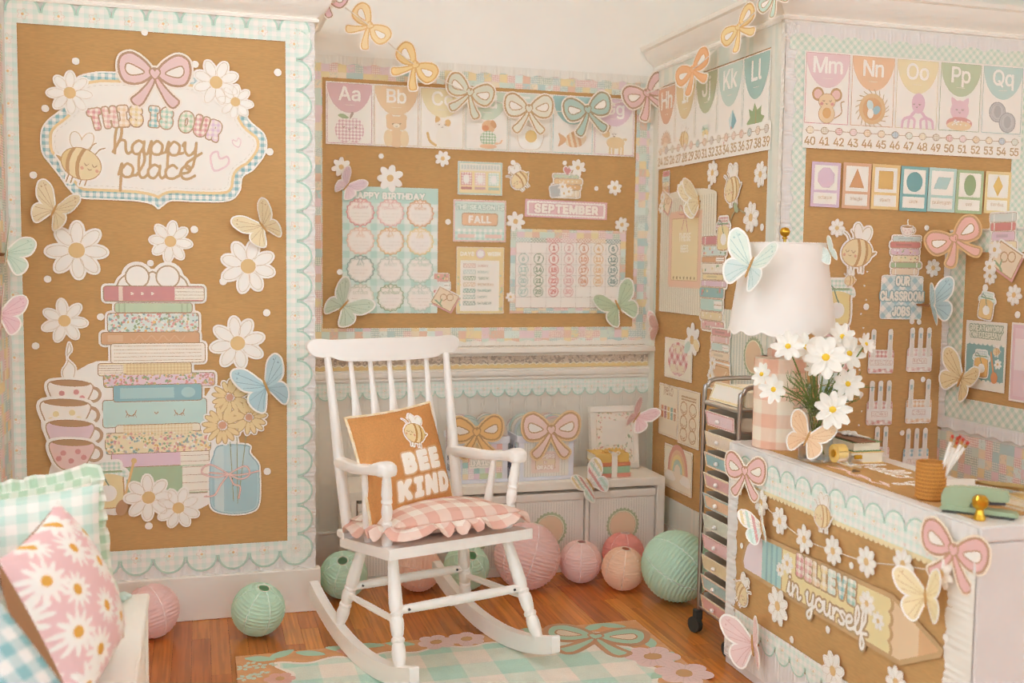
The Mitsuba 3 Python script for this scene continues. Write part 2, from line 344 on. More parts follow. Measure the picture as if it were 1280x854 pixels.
# ---------------- rocking chair
def chair():
    th = math.radians(16.07); r = np.array([math.cos(th), math.sin(th), 0]); f = np.array([math.sin(th), -math.cos(th), 0]); o = np.array([.778, 3.580, .0096])
    W = lambda w, d, z: o+r*w+f*d+Z*z
    M = np.eye(4); M[:3, 0], M[:3, 1], M[:3, 2], M[:3, 3] = r, -f, Z, o       # local x right, y back, z up
    def go(m, part, label=None, smooth=35):
        m = m.copy(); m.apply_transform(M); return put(k, part, ship(m, 'chair_paint', smooth), label)
    k = thing('rocking_chair', 'white wooden rocking chair with spindle back standing on the rug', 'rocking chair')
    L = lambda w, d, z: np.array([w, -d, z])
    zs = lambda d: .459+(d-.212)*.145                                     # the seat falls towards the back
    # seat board
    t = .036; P = [(-.272, .218), (.272, .218), (.245, -.232), (-.245, -.232)]
    pl = Polygon(P).buffer(.006, quad_segs=3); m = trimesh.creation.extrude_polygon(pl, t); m = trimesh.Trimesh(m.vertices, m.faces)
    v = np.array(m.vertices); v = np.c_[v[:, 0], -v[:, 1], v[:, 2]-t+zs(v[:, 1])]; m = trimesh.Trimesh(v, m.faces[:, ::-1]); go(m, 'seat', smooth=20)
    # rockers
    for s in (-1, 1):
        n = 28; q = np.linspace(-.46, .385, n); R = 1.02
        y0 = R-np.sqrt(R*R-(q-.02)**2); top = y0+.062
        ed = np.r_[np.c_[q, y0], np.c_[q[::-1], top[::-1]]]; pg = Polygon(ed).buffer(-.008).buffer(.008, quad_segs=4)
        m = trimesh.creation.extrude_polygon(pg, .034); v = np.array(m.vertices); v = np.c_[s*.266+v[:, 2]-.017+s*.006*v[:, 0], -v[:, 0], v[:, 1]]
        m = trimesh.Trimesh(v, m.faces); m.fix_normals(); go(m, 'rocker', smooth=30)
    # legs: turned, with ring beads
    leg = [(0, .017), (.03, .018), (.10, .019), (.30, .0225), (.42, .0235), (.475, .021), (.49, .0175), (.505, .0225), (.52, .0225), (.535, .019), (.55, .0225), (.58, .024), (.64, .0225), (.685, .0195),
           (.70, .0165), (.715, .0225), (.74, .0225), (.755, .018), (.77, .021), (.82, .0235), (.88, .0225), (.95, .0175), (1, .015)]
    feet, tops = {}, {}
    for n, wt, dt, wb, db, zb in (('F', .222, .135, .268, .285, .075), ('B', .205, -.14, .262, -.215, .075)):
        for s in (-1, 1):
            a, b = L(s*wt, dt, zs(dt)-.035), L(s*wb, db, zb); tops[n, s], feet[n, s] = a, b; go(turned(a, b, leg), 'leg')
    at = lambda n, s, q: tops[n, s]+(feet[n, s]-tops[n, s])*q
    st = [(0, .013), (.06, .0145), (.30, .0165), (.40, .016), (.42, .0185), (.44, .0155), (.46, .018), (.48, .0155), (.5, .0175), (.52, .0155), (.54, .018), (.56, .0155), (.58, .0185), (.60, .016), (.70, .0165), (.94, .0145), (1, .013)]
    for n, q in (('F', .48), ('B', .50)):
        a, b = at(n, -1, q), at(n, 1, q); go(turned(a, b, st), 'stretcher')
        for s in (-1, 1):
            c0 = at(n, s, q); d = np.array([-s*1., 0, 0]); c1 = c0+d*.04+np.array([0, -.0165, .002])
            m = trimesh.creation.cylinder(.0042, .004, sections=12); m.apply_transform(trimesh.geometry.align_vectors([0, 0, 1], [0, -1, 0])); m.apply_translation(c1); m.apply_transform(M)
            put(k, 'screw', ship(m, 'iron', 30), 'dark screw head')
    for s in (-1, 1):
        a, b = at('F', s, .57), at('B', s, .60); go(tube([a+(b-a)*q for q in (0, .2, .5, .8, 1)], [.010, .0115, .0125, .0115, .010], 10), 'side_rail')
    # back: two posts, five flat spindles, the crest
    zc = lambda w: 1.045-.0*w; back = lambda w, z: L(w, -.215-.145*(z-.42)/.62, z)
    pr = [(0, .019), (.12, .0205), (.3, .0215), (.55, .0195), (.8, .0155), (1, .013)]
    for s in (-1, 1):
        go(turned(back(s*.228, .39), back(s*.246, 1.03), pr), 'back_post')
        b = back(s*.228, .39); go(bx(b[0]-.034, b[1]-.028, zs(-.2)-.003, b[0]+.034, b[1]+.03, zs(-.2)+.024, .004), 'post_block', smooth=20)
    for i in range(5):
        w0, w1 = (-.137+.0685*i), (-.158+.079*i); q = np.linspace(0, 1, 22)
        wd = .0095+.0165*np.exp(-((q-.52)/.20)**2); wd = np.where(q < .52, np.maximum(wd, .016), wd)
        v, f = [], []
        for t_, hw in zip(q, wd):
            c0 = back(w0+(w1-w0)*t_, (.40+.63*t_))
            for a in np.arange(8)*math.pi/4: v.append(c0+np.array([hw*math.cos(a), .0085*math.sin(a), 0]))
        v = np.array(v); i_, j_ = np.meshgrid(np.arange(21), np.arange(8), indexing='ij'); kk = (j_+1) % 8
        qd = np.stack([i_*8+j_, i_*8+kk, i_*8+8+kk, i_*8+8+j_], -1).reshape(-1, 4); go(trimesh.Trimesh(v, np.vstack([qd[:, :3], qd[:, [0, 2, 3]]])), 'spindle')
    top = [(-.295, .058), (-.26, .062), (-.22, .056), (-.16, .058), (0, .060), (.16, .058), (.22, .056), (.26, .062), (.295, .058), (.318, .038), (.316, .008), (.296, -.020), (.262, -.028), (.235, -.026), (.19, -.046), (.1, -.052), (0, -.053), (-.1, -.052), (-.19, -.046), (-.235, -.026), (-.262, -.028), (-.296, -.020), (-.316, .008), (-.318, .038)]
    pg = blob(top, 5); pg = af.scale(pg, 1, .74, origin=(0, 0)); tri = trimesh.creation.extrude_polygon(pg, .022); m = trimesh.Trimesh(tri.vertices, tri.faces)
    m = m.subdivide_to_size(.04); v = np.array(m.vertices); a = v[:, 0]/.75
    v = np.c_[.75*np.sin(a)*1.02, .365-.01+v[:, 2]-.75*(1-np.cos(a))*-.55-.02+(v[:, 1])*.2, 1.052+v[:, 1]]
    m = trimesh.Trimesh(v, m.faces); m.fix_normals(); go(m, 'crest_rail', smooth=40)
    # arms and their posts
    for s in (-1, 1):
        pc = cr([(.232, -.285, .658), (.245, -.20, .664), (.256, -.08, .672), (.262, .05, .690), (.258, .13, .706), (.252, .175, .706)], 6); v = []
        hw = np.interp(np.linspace(0, 1, len(pc)), [0, .25, .7, .88, 1], [.021, .022, .026, .033, .026]); th_ = np.interp(np.linspace(0, 1, len(pc)), [0, .3, .6, .85, 1], [.020, .020, .017, .027, .020])
        for (w, d, z), a, b in zip(pc, hw, th_):
            for g in np.arange(14)*2*math.pi/14:
                cs, sn = math.cos(g), math.sin(g); v.append(L(s*w+a*np.sign(cs)*abs(cs)**.6, d, z+b*np.sign(sn)*abs(sn)**.6))
        v = np.array(v); N = len(pc); i_, j_ = np.meshgrid(np.arange(N-1), np.arange(14), indexing='ij'); kk = (j_+1) % 14
        qd = np.stack([i_*14+j_, i_*14+kk, i_*14+14+kk, i_*14+14+j_], -1).reshape(-1, 4); f = np.vstack([qd[:, :3], qd[:, [0, 2, 3]]]); n = len(v)
        v = np.vstack([v, v[:14].mean(0), v[-14:].mean(0)+L(0, .006, 0)]); j = np.arange(14); f = np.vstack([f, np.c_[j*0+n, (j+1) % 14, j], np.c_[j*0+n+1, (N-1)*14+j, (N-1)*14+(j+1) % 14]])
        m = trimesh.Trimesh(v, f); m.fix_normals(); go(m, 'arm', smooth=50)
        ap = [(0, .012), (.08, .0145), (.16, .0165), (.30, .019), (.36, .0165), (.38, .0195), (.40, .0195), (.42, .015), (.46, .0175), (.52, .0195), (.60, .0165), (.64, .0125), (.66, .0185), (.69, .0185), (.71, .0135), (.78, .0155), (.86, .020), (.93, .018), (1, .014)]
        go(turned(L(s*.252, .15, .700), L(s*.235, .12, zs(.12)-.01), ap), 'arm_post')
        go(turned(L(s*.258, -.01, .678), L(s*.232, -.03, zs(-.03)-.01), [(0, .010), (.3, .0125), (.6, .0165), (.9, .0165), (1, .013)]), 'arm_spindle')
mat('iron', '#4a4a50', rough=.35, metal=.7)
chair()

# ---------------- printed motifs, about two units wide each
WHT, PAPER, TAN, BRN, PINK, ROSE, MINT, AQUA, TEAL, SAGE, GREEN, YEL, GOLD, PEACH, LILAC = ('#faf6f0', '#f3ece2', '#d9bd98', '#b07f50', '#ecc3c0', '#d98d8c', '#c3e0d2', '#b5d5d6', '#7fb3b8', '#bccbab', '#92ac80', '#f0dca6', '#e2b76f', '#eec39c', '#e4cfdd')
KRA = '#c99f6c'
def petals(n, r0, lx, ly, j=0., seed=0):
    g = np.random.default_rng(seed); return [af.rotate(ell(0, r0, ly, lx*(1+j*g.uniform(-1, 1))), 360*i/n+g.uniform(-1, 1)*j*40, origin=(0, 0)) for i in range(n)]
def daisy(n=8, out='#dcc6ad', ctr='#e2bb7b', seed=0, rich=True):
    a = Art(); P = petals(n, .60, .40, .235, .10, seed); U = unary_union(P+[Point(0, 0).buffer(.3)])
    a.add(U.buffer(.045), WHT)
    if rich:
        for p in P: a.add(ring(p.buffer(-.03), .022).difference(Point(0, 0).buffer(.3)), out, 1)
    a.add(Point(0, 0).buffer(.27), ctr, 2)
    return a
def loops(s): return blob([(s*.03, .05), (s*.28, .38), (s*.66, .60), (s*.98, .46), (s*1.04, .05), (s*.86, -.30), (s*.45, -.33), (s*.08, -.10)])
def bow(main=PINK, out='#b98260', inner='#f6eee6', edge='#f7ecdf', droop=0):
    a = Art(); W = [loops(-1), loops(1)]
    tails = [blob([(s*.06, -.08), (s*.30, -.38), (s*.50, -.60), (s*.70, -.80), (s*.54, -1.0), (s*.36, -.92), (s*.16, -.58), (s*.0, -.22)]) for s in (-1, 1)]
    U = unary_union(W+tails+[Point(0, 0).buffer(.17)])
    a.add(U.buffer(.075, quad_segs=3), edge); a.add(U.buffer(.018, quad_segs=3), out)
    for t in tails: a.add(t.buffer(-.038), main, 2)
    for s, w in zip((-1, 1), W):
        a.add(w.buffer(-.02), out, 3); a.add(w.buffer(-.052), main, 4)
        i = blob([(s*.30, .03), (s*.54, .19), (s*.78, .26), (s*.84, .08), (s*.72, -.07), (s*.48, -.06)])
        a.add(i.buffer(.022), out, 5); a.add(i.buffer(-.02), inner, 6)
    a.add(heart(.21), out, 7); a.add(heart(.155), main, 8)
    return a
def bee(flip=False, seed=0):
    a = Art(); s = -1 if flip else 1
    body = af.rotate(ell(0, 0, .82, .66), s*12); wing = [ell(-s*.05, .95, .24, .42, s*14), ell(s*.38, .88, .25, .40, -s*22)]
    st = blob([(s*.70, .05), (s*1.02, .12), (s*.72, -.15)]); legs = [seg((s*x, -.5), (s*(x+.05), -.86), .05) for x in (-.35, -.15, .2, .38)]
    ant = [line([(-s*.45, .5), (-s*.6, .75), (-s*.78, .86)], .045), line([(-s*.2, .6), (-s*.28, .85), (-s*.4, .98)], .045)]
    U = unary_union([body, st]+wing+legs+ant); a.add(U.buffer(.08, quad_segs=3), WHT)
    for w in wing: a.add(w, '#d8bf9a', 1); a.add(w.buffer(-.035), '#f8f3ec', 2)
    for g in legs+ant: a.add(g, '#b88e5e', 1)
    a.add(st, '#c99f68', 1); a.add(body, '#c39458', 3); a.add(body.buffer(-.035), '#efd9ab', 4); inn = body.buffer(-.035)
    for x, w in ((.12, .15), (.50, .14)):
        b = af.rotate(ell(s*(x-1.1), 0, 1.2, 1.25), 0).difference(ell(s*(x-1.1-w), 0, 1.2, 1.25)); a.add(b.intersection(inn), '#c39458', 5)
    a.add(ell(s*.8, 0, .45, .9).intersection(inn).difference(ell(s*(.5-1.1), 0, 1.2, 1.25)), '#e7c98e', 5)
    for x in (-.52, -.20): a.add(line([(s*x-.09, .06), (s*x, -.03), (s*x+.09, .06)], .03), '#a8764a', 6)
    a.add(line([(-s*.43, -.14), (-s*.36, -.19), (-s*.29, -.14)], .03), '#a8764a', 6)
    for x in (-.66, -.06): a.add(Point(s*x, -.16).buffer(.07), '#dfa283', 6)
    return a
WF = blob([(.02, .06), (.18, .42), (.48, .86), (.84, 1.02), (1.02, .86), (.98, .56), (.84, .28), (.60, .10), (.30, .0)])
WH = blob([(.02, .02), (.34, .06), (.66, .04), (.80, -.18), (.72, -.48), (.52, -.70), (.36, -.66), (.16, -.30)])
def wing(fill, fill2=None, vein=None, edge=WHT, pattern=None):
    a = Art(); U = unary_union([WF, WH]); a.add(U.buffer(.05, quad_segs=3), edge); fill2 = fill2 or fill; v = vein or (C(fill)*.72)
    if pattern: pattern(a, WF, WH)
    else: a.add(WH.buffer(-.01), fill2, 1); a.add(WF.buffer(-.01), fill, 2)
    for q in ([(.06, .08), (.45, .50), (.86, .90)], [(.06, .08), (.5, .34), (.95, .62)], [(.06, .06), (.45, .18), (.80, .32)]): a.add(line(q, .022).intersection(WF), v, 3)
    for q in ([(.06, 0), (.4, -.08), (.74, -.15)], [(.06, 0), (.36, -.25), (.62, -.55)], [(.05, -.02), (.25, -.3), (.42, -.62)]): a.add(line(q, .022).intersection(WH), v, 3)
    for x, y in ((.74, .86), (.86, .72)): a.add(Point(x, y).buffer(.035), v, 3)
    return a
def butterfly(fr, u, v, size, rot, al, ar, fill, label, fill2=None, body='#c59a63', h=.006, vein=None, pattern=None, name='paper_butterfly', group=None, pitch=0, edge=WHT):
    """Two card wings folded up from the strip in the middle by al and ar degrees."""
    k = thing(name, label, 'paper butterfly', group); f = f0 = fr.at(u, v, h, rot)
    if pitch: f = f.turn(pitch)
    w = wing(fill, fill2, vein, pattern=pattern, edge=edge); vv, ff, kk = w.mesh(.0014/size, .0003/size); t_ = .0014/size
    up = (vv[ff][:, :, 2] > t_*1.01).all(1); b_ = vv*[1, 1, -1]+[0, 0, t_]; ff = np.vstack([ff, ff[up][:, ::-1]+len(vv)]); vv = np.vstack([vv, b_]); kk = np.vstack([kk, kk])      # printed on both sides
    for s, a in ((-1, al), (1, ar)):
        q = vv.copy(); b = math.radians(a); x = q[:, 0]
        q = np.c_[s*(x*math.cos(b)-q[:, 2]*math.sin(b)), q[:, 1], q[:, 2]*math.cos(b)+x*math.sin(b)]
        put(k, 'wing', ply(f.w(q*size), ff if s > 0 else ff[:, ::-1], kk))
    if h > .012: put(k, 'foam_pad', ship(bx(-.004, -.004, -h+.003, .004, .004, .002), 'cloth_brown', False, f0))
    t = np.linspace(-.36, .36, 9); m = tube(np.c_[t*0, t, .03+.02*np.cos(t*4)]*size, .045*size*np.array([.5, .9, 1, 1, 1, 1, 1, .8, .5]), 8)
    put(k, 'body', ply(f.w(m.vertices), m.faces, np.tile(C(body), (len(m.vertices), 1))))
    return k
def books(cols, w, hs, seed=0, spine=True):
    """A drawn pile of books from the bottom up, centred on x = 0, its foot at y = 0; returns the art and its outline pieces."""
    g = np.random.default_rng(seed); a = Art(); y = 0; P = []
    for i, (c, h) in enumerate(zip(cols, hs)):
        ww = w*g.uniform(.82, 1.0); dx = g.uniform(-.05, .05)*w; P.append((rbox(dx-ww/2, y, dx+ww/2, y+h*.97, min(h*.3, w*.06)), c, ww, dx, y, h)); y += h
    a.add(unary_union([p[0] for p in P]).buffer(w*.035, quad_segs=3), WHT)
    for p, c, ww, dx, yy, h in P:
        a.add(p, '#b99270', 1); q = p.buffer(-w*.012); a.add(q, c, 2); m = g.integers(0, 5)
        if m == 0: a.add(box(dx+ww*.12, yy+h*.2, dx+ww*.46, yy+h*.8).intersection(q), WHT, 3); a.add(box(dx+ww*.12, yy+h*.47, dx+ww*.46, yy+h*.53).intersection(q), '#b99270', 4)
        elif m == 1: a.add(unary_union([Point(dx+ww*x, yy+h*.5).buffer(h*.14) for x in (-.3, -.15, 0, .15, .3)]).intersection(q), WHT, 3)
        elif m == 2:
            for x in (-.36, .33): a.add(box(dx+ww*x, yy, dx+ww*(x+.035), yy+h).intersection(q), WHT, 3)
        elif m == 3:
            for _ in range(10): a.add(Point(dx+ww*g.uniform(-.45, .45), yy+h*g.uniform(.2, .8)).buffer(h*.13).intersection(q), (ROSE, GREEN, YEL, WHT)[g.integers(0, 4)], 3)
        else: a.add(box(dx-ww*.3, yy+h*.35, dx+ww*.2, yy+h*.65).intersection(q), C(c)*.78, 3)
    return a, y
def cup(s=1., col='#f6e3da', trim=PINK):
    a = Art(); b = blob([(-.5, .35), (.5, .35), (.45, -.1), (.2, -.38), (-.2, -.38), (-.45, -.1)]); hd = ring(ell(.55, .05, .22, .22), .08)
    a.add(unary_union([b, hd]).buffer(.07), WHT); a.add(hd, '#b99270', 1); a.add(b, '#b99270', 2); a.add(b.buffer(-.03), col, 3); a.add(ell(0, .33, .48, .09), '#b07f50', 4)
    for x, y in ((-.2, .05), (.15, .1), (0, -.15), (.3, -.05), (-.3, -.1)): a.add(Point(x, y).buffer(.07), trim, 4)
    return a
def jar(glass=YEL, lid=AQUA, word=None):
    a = Art(); b = blob([(-.42, .38), (.42, .38), (.52, .1), (.52, -.55), (.36, -.72), (-.36, -.72), (-.52, -.55), (-.52, .1)]); l = unary_union([rbox(-.42, .38, .42, .72, .08), blob([(-.45, .5), (.45, .5), (.62, .22), (.2, .34), (-.2, .34), (-.62, .22)])])
    a.add(unary_union([b, l]).buffer(.07), WHT); a.add(b, '#c39458', 1); a.add(b.buffer(-.04), glass, 2); a.add(ell(.05, -.25, .26, .26), WHT, 3); gingham(a, l, .07, lid); a.add(seg((-.45, .42), (.45, .42), .06), GREEN, 9)
    a.add(line([(-.1, .44), (-.35, .6), (-.4, .42), (-.1, .42)], .04), '#6f8f7a', 9); a.add(line([(-.1, .42), (.0, .15), (.08, .0)], .04), '#6f8f7a', 9)
    return a
def lines(a, x0, x1, ys, w, col, lev=None):
    for y in ys: a.add(box(x0, y-w/2, x1, y+w/2), col, lev)
def frame_card(w, h, edge, fill=WHT, b=.03, margin=None):
    a = Art(); a.add(box(-w/2, -h/2, w/2, h/2), PAPER if margin is None else margin); a.add(box(-w/2+b*.35, -h/2+b*.35, w/2-b*.35, h/2-b*.35), edge, 1); a.add(box(-w/2+b, -h/2+b, w/2-b, h/2-b), fill, 2)
    return a
def on(key, part, art, fr, u, v, sc, rot=0, h=.008, **k): return stick(key, part, art, fr.at(u, v, h, rot), sc, **k)
DAISY = [daisy(8, seed=i) for i in range(3)]+[daisy(7, seed=4)]; DPLAIN = [daisy(7, seed=i, rich=False) for i in range(4)]
def daisies(fr, spots, rows, rich=True, h=.008, group=None):
    for i, ((u, v, r), lb) in enumerate(zip(spots, rows)):
        hh = h+.010 if 'over the pink bow' in lb else h
        k = thing('paper_daisy', lb, 'paper daisy', group); on(k, None, (DAISY if rich else DPLAIN)[i % 4], fr, u, v, r, rot=i*37, h=hh)
_dot = Art().add(Point(0, 0).buffer(1, quad_segs=6), WHT)
ORD = 'highest|second highest|third highest|fourth highest|fifth highest|sixth highest|seventh highest|eighth highest|ninth highest|tenth highest|eleventh highest|twelfth highest|thirteenth highest|fourteenth highest|fifteenth highest|sixteenth highest|seventeenth highest|eighteenth highest'.split('|')
def dots(fr, spots, label, h=.008):
    for i, (u, v, r) in enumerate(sorted(spots, key=lambda q: -q[1])): k = thing('paper_dot', label.replace('small', ORD[i] if i < len(spots)-1 else 'lowest'), 'paper dot', label.replace('small white paper dot', 'white paper dots')); on(k, None, _dot, fr, u, v, r, h=h)
# boards: kraft sheet, scalloped strips and pleated edging
def _kraft(p, n, uv): return cc(KRA)*(.93+.10*noise(uv.x*60, uv.y*320)+.05*noise(uv.x*9, uv.y*6))
matte('kraft', tex=mikit.proc(_kraft))
def flat(fr, u0, v0, u1, v1, h, bsdf, t=.003, uv=True):
    v = np.array([(u, w, z) for z in (h-t, h) for u, w in ((u0, v0), (u1, v0), (u1, v1), (u0, v1))]); f = np.array([[4, 5, 6], [4, 6, 7], [0, 1, 5], [0, 5, 4], [1, 2, 6], [1, 6, 5], [2, 3, 7], [2, 7, 6], [3, 0, 4], [3, 4, 7]])
    return mikit.ply((fr.w(v), f), bsdf, False, uv=v[:, :2])
def scallop(fr, a, b, wd, R, h, bsdf, depth=None, gap=0., off=0.):
    """A strip from a to b (2-D): straight inner edge on the line, scallops on its left side; uv in units of one scallop."""
    a, b = np.array(a, float), np.array(b, float); L = np.linalg.norm(b-a); d = (b-a)/L; nn = np.array([-d[1], d[0]]); n = max(1, round(L/(2*R))); R = L/n/2; depth = depth or R
    pts = [(0, 0), (L, 0)]
    for i in range(n-1, -1, -1): pts += [((2*i+1)*R+R*math.cos(t), wd+depth*math.sin(t)) for t in np.linspace(0, math.pi, 11)[(0 if i == n-1 else 1):]]
    pg = Polygon(pts).buffer(0); v2, f = tri2(pg); f = np.asarray(f)
    w = a+v2[:, :1]*d+v2[:, 1:2]*nn; A = w[f[:, 0]]; B = w[f[:, 1]]; D = w[f[:, 2]]; neg = np.cross(np.c_[B-A, 0*A[:, 0]], np.c_[D-A, 0*A[:, 0]])[:, 2] < 0; f = np.where(neg[:, None], f[:, ::-1], f)
    return mikit.ply((fr.w(np.c_[w, np.full(len(w), h)]), f), bsdf, False, uv=np.c_[v2[:, 0]/(2*R)+off, (v2[:, 1]-wd)/(2*R)])
def pleats(fr, a, b, wd, h, bsdf, pitch=.016, amp=.0022, seed=0, wavy=.004):
    """A gathered paper strip from a to b, to the left of the line."""
    a, b = np.array(a, float), np.array(b, float); L = np.linalg.norm(b-a); d = (b-a)/L; nn = np.array([-d[1], d[0]]); g = np.random.default_rng(seed); N = int(L/pitch*5)
    ph = np.cumsum(g.uniform(.55, 1.45, N+1))*2*math.pi/5; s = np.linspace(0, 1, N+1); dev = amp*np.sin(ph)*(.6+.4*np.sin(ph*.23)); wv = wavy*np.sin(np.linspace(0, L/.085*2*math.pi, N+1)+seed)
    v = []
    for t in (0, .35, .7, 1.):
        w = a+(s*L)[:, None]*d+(t*wd+wv*t)[:, None]*nn; v.append(np.c_[w, h+dev*(.35+.65*t)])
    v = np.stack(v, 1).reshape(-1, 3); i, j = np.meshgrid(np.arange(N), np.arange(3), indexing='ij'); k = i*4+j
    q = np.stack([k, k+4, k+5, k+1], -1).reshape(-1, 4); return ship(trimesh.Trimesh(fr.w(v), np.vstack([q[:, :3], q[:, [0, 2, 3]]]), process=False), bsdf, True)
matte('pleat_lilac', '#ebe7e3'); matte('pleat_white', '#efe9df')
def _tri(x): return dr.abs(x-dr.floor(x)-.5)*2
def ging(x, y, base, col, soft=.06):
    a = smoothstep(.5-soft, .5+soft, _tri(x)); b = smoothstep(.5-soft, .5+soft, _tri(y)); return mix(base, col, .5*a+.5*b)
def _mintborder(p, n, uv):
    x, y = uv.x, uv.y; c = ging(x*3.5, y*3.5, cc('#f8f4ec'), cc('#dfeee4'))
    fx, fy = x-dr.floor(x)-.5, y+.08; r = dr.sqrt(fx*fx+fy*fy); a = dr.atan2(fy, fx)
    c = mix(c, cc('#f0cdbd'), smoothstep(.018, .0, dr.abs(r-.13-.035*dr.cos(5*a)))*.8); c = mix(c, cc('#f0c890'), smoothstep(.05, .03, r)*.9)
    gx, gy = x-dr.floor(x-.5)-1., y+.42; c = mix(c, cc('#eec6b8'), smoothstep(.07, .04, dr.sqrt(gx*gx+gy*gy))*.55)
    rr = dr.sqrt(fx*fx+y*y); return mix(c, cc('#c0dccd'), smoothstep(.425, .445, rr)*dr.select(y > -.02, 1., 0.))
matte('border_mint', tex=mikit.proc(_mintborder))
def _patch(p, n, uv):      # patchwork print, cell = .037
    x, y = uv.x/.037, uv.y/.037; a, b = dr.floor(x), dr.floor(y); t = cell_rand(a, b, 5); s = cell_rand(a, b, 8); q = dr.floor(t*7)
    c = dr.select(q < 1, cc('#f4dfc2'), dr.select(q < 2, cc('#f0d79a'), dr.select(q < 3, cc('#eccdd8'), dr.select(q < 4, cc('#cfe3d8'), dr.select(q < 5, cc('#dff0ec'), dr.select(q < 6, cc('#e8b9a0'), cc('#a9cfd2')))))))
    k = dr.select(t*7-q < .4, cc('#dc8f92'), dr.select(t*7-q < .7, cc('#7fa894'), cc('#7fb3b8')))
    g = ging(x*4, y*4, cc('#fbf5ec'), k); fl = smoothstep(.62, .7, noise(x*6, y*6, 3)); f = mix(c, mix(k, cc('#fbf5ec'), .4), fl*.7)
    c = dr.select(s < .30, g, dr.select(s < .55, f, c)); return mix(c, cc('#efe6d4'), .36)
matte('patch_paper', tex=mikit.proc(_patch))

# ---------------- the tall board on the left
def left_board():
    k = thing('bulletin_board', 'tall brown paper board on the left wall with mint gingham scalloped border', 'bulletin board')
    u0, v0, u1, v1 = -.616, .289, .320, 2.222; F = FL; w, R = .042, .0565
    put(k, 'backing_sheet', flat(F, u0-.01, v0-.01, u1+.01, v1+.01, .0042, 'kraft'), 'brown kraft paper sheet')
    for a, b in (((u1+.094, v1), (u0-.04, v1)), ((u1, v0-.09), (u1, v1+.05)), ((u0-.04, v0), (u1+.09, v0)), ((u0, v1), (u0, v0))):
        s = -1
        put(k, 'scalloped_border', scallop(F, b, a, w, R, .008, 'border_mint'), 'mint gingham scalloped strip')
    for i, (a, b, wd) in enumerate((((u1+.098, v1+.086), (u0-.04, v1+.086), -.05), ((u1+.066, v0-.11), (u1+.066, v1+.09), -.042), ((u0-.03, v0-.066), (u1+.11, v0-.066), -.048))):
        put(k, 'pleated_edging', pleats(F, a, b, wd, .0045, 'pleat_lilac', seed=i), 'pale lilac pleated paper edging')
left_board()
def welcome():
    k = thing('welcome_sign', 'large white plaque cutout reading THIS IS OUR happy place with a pink bow on top', 'sign'); F = FL; h = .0085
    o = blob(np.array([(-.154,2.085), (-.044,2.072), (.065,2.064), (.146,2.003), (.186,1.921), (.242,1.870), (.248,1.804), (.203,1.735), (.161,1.704), (.149,1.649), (.105,1.611), (-.012,1.605), (-.098,1.606), (-.129,1.587), (-.147,1.575), (-.169,1.592), (-.225,1.602), (-.336,1.605), (-.418,1.609), (-.458,1.642), (-.484,1.682), (-.518,1.729), (-.544,1.771), (-.545,1.843), (-.521,1.887), (-.480,1.923), (-.444,1.970), (-.424,2.040), (-.356,2.067), (-.274,2.072)]), 5)
    c0 = o.centroid; o = af.translate(o, -c0.x, -c0.y); a = Art(); a.add(o, WHT); gingham(a, o.buffer(-.006), .012, '#7fb8c0'); a.add(o.buffer(-.030), '#eccf98', 9); a.add(o.buffer(-.040), '#f8f3ec', 10)
    d = o.buffer(-.050).exterior; n = 90
    for i in range(n): a.add(LineString([d.interpolate(i/n, True), d.interpolate((i+.5)/n, True)]).buffer(.0007), '#cfc4b4', 11)
    stick(k, 'plaque', a, F.at(c0.x, c0.y, h))
    # the words
    a = Art(); cols = ['#dc8f92', '#e9b3ab', '#f0cfa8', '#f2d79a', '#7fbcbd', '#a9d3c0', '#b8d2ae', '#dc8f92', '#e6c6dd']
    for g, c in zip(text('THIS IS OUR', .060, grow=.10, track=.24, sx=.70, arc=.72), cols):
        a.add(g.buffer(.0045), '#b99270', 0); gingham(a, g, .0095, c, base='#fbeee2')
    u, v = (-.151,1.884)
    stick(k, 'bubble_lettering', a, F.at(u, v, h+.0045, -3), thick=.0004)
    a = Art(); s = script('happy', .061, .0098); a.add(s, '#c39c68'); u, v = (-.147,1.776); stick(k, 'script_lettering', a, F.at(u, v, h+.0045), thick=.0004)
    a = Art(); s = script('place', .061, .0098); a.add(s, '#c39c68'); u, v = (-.151,1.690); stick(k, 'script_lettering', a, F.at(u, v, h+.0045), thick=.0004)
    for (u, v, r), q in zip(((.071,1.758,.045), (.139,1.832,.021)), (-25, 20)):
        a = Art(); a.add(ring(heart(1), .16), '#eecfd4'); on(k, 'heart', a, F, u, v, r, q, h+.0045, thick=.0004)
    (u, v, r) = (-.152,2.071,.122); on(k, 'bow', bow('#ecc9c8', '#b5866a'), F, u, v, r, 0, h+.0055)
    for i, (u, v, r) in enumerate(((-.444,1.985,.077), (.065,2.052,.086), (.134,1.984,.066))): on(k, 'daisy', DAISY[i], F, u, v, r, i*20, h+.007)
    (u, v, r) = (-.410,1.733,.087); on(k, 'bee', bee(True), F, u, v, r, -12, h+.006)
welcome()
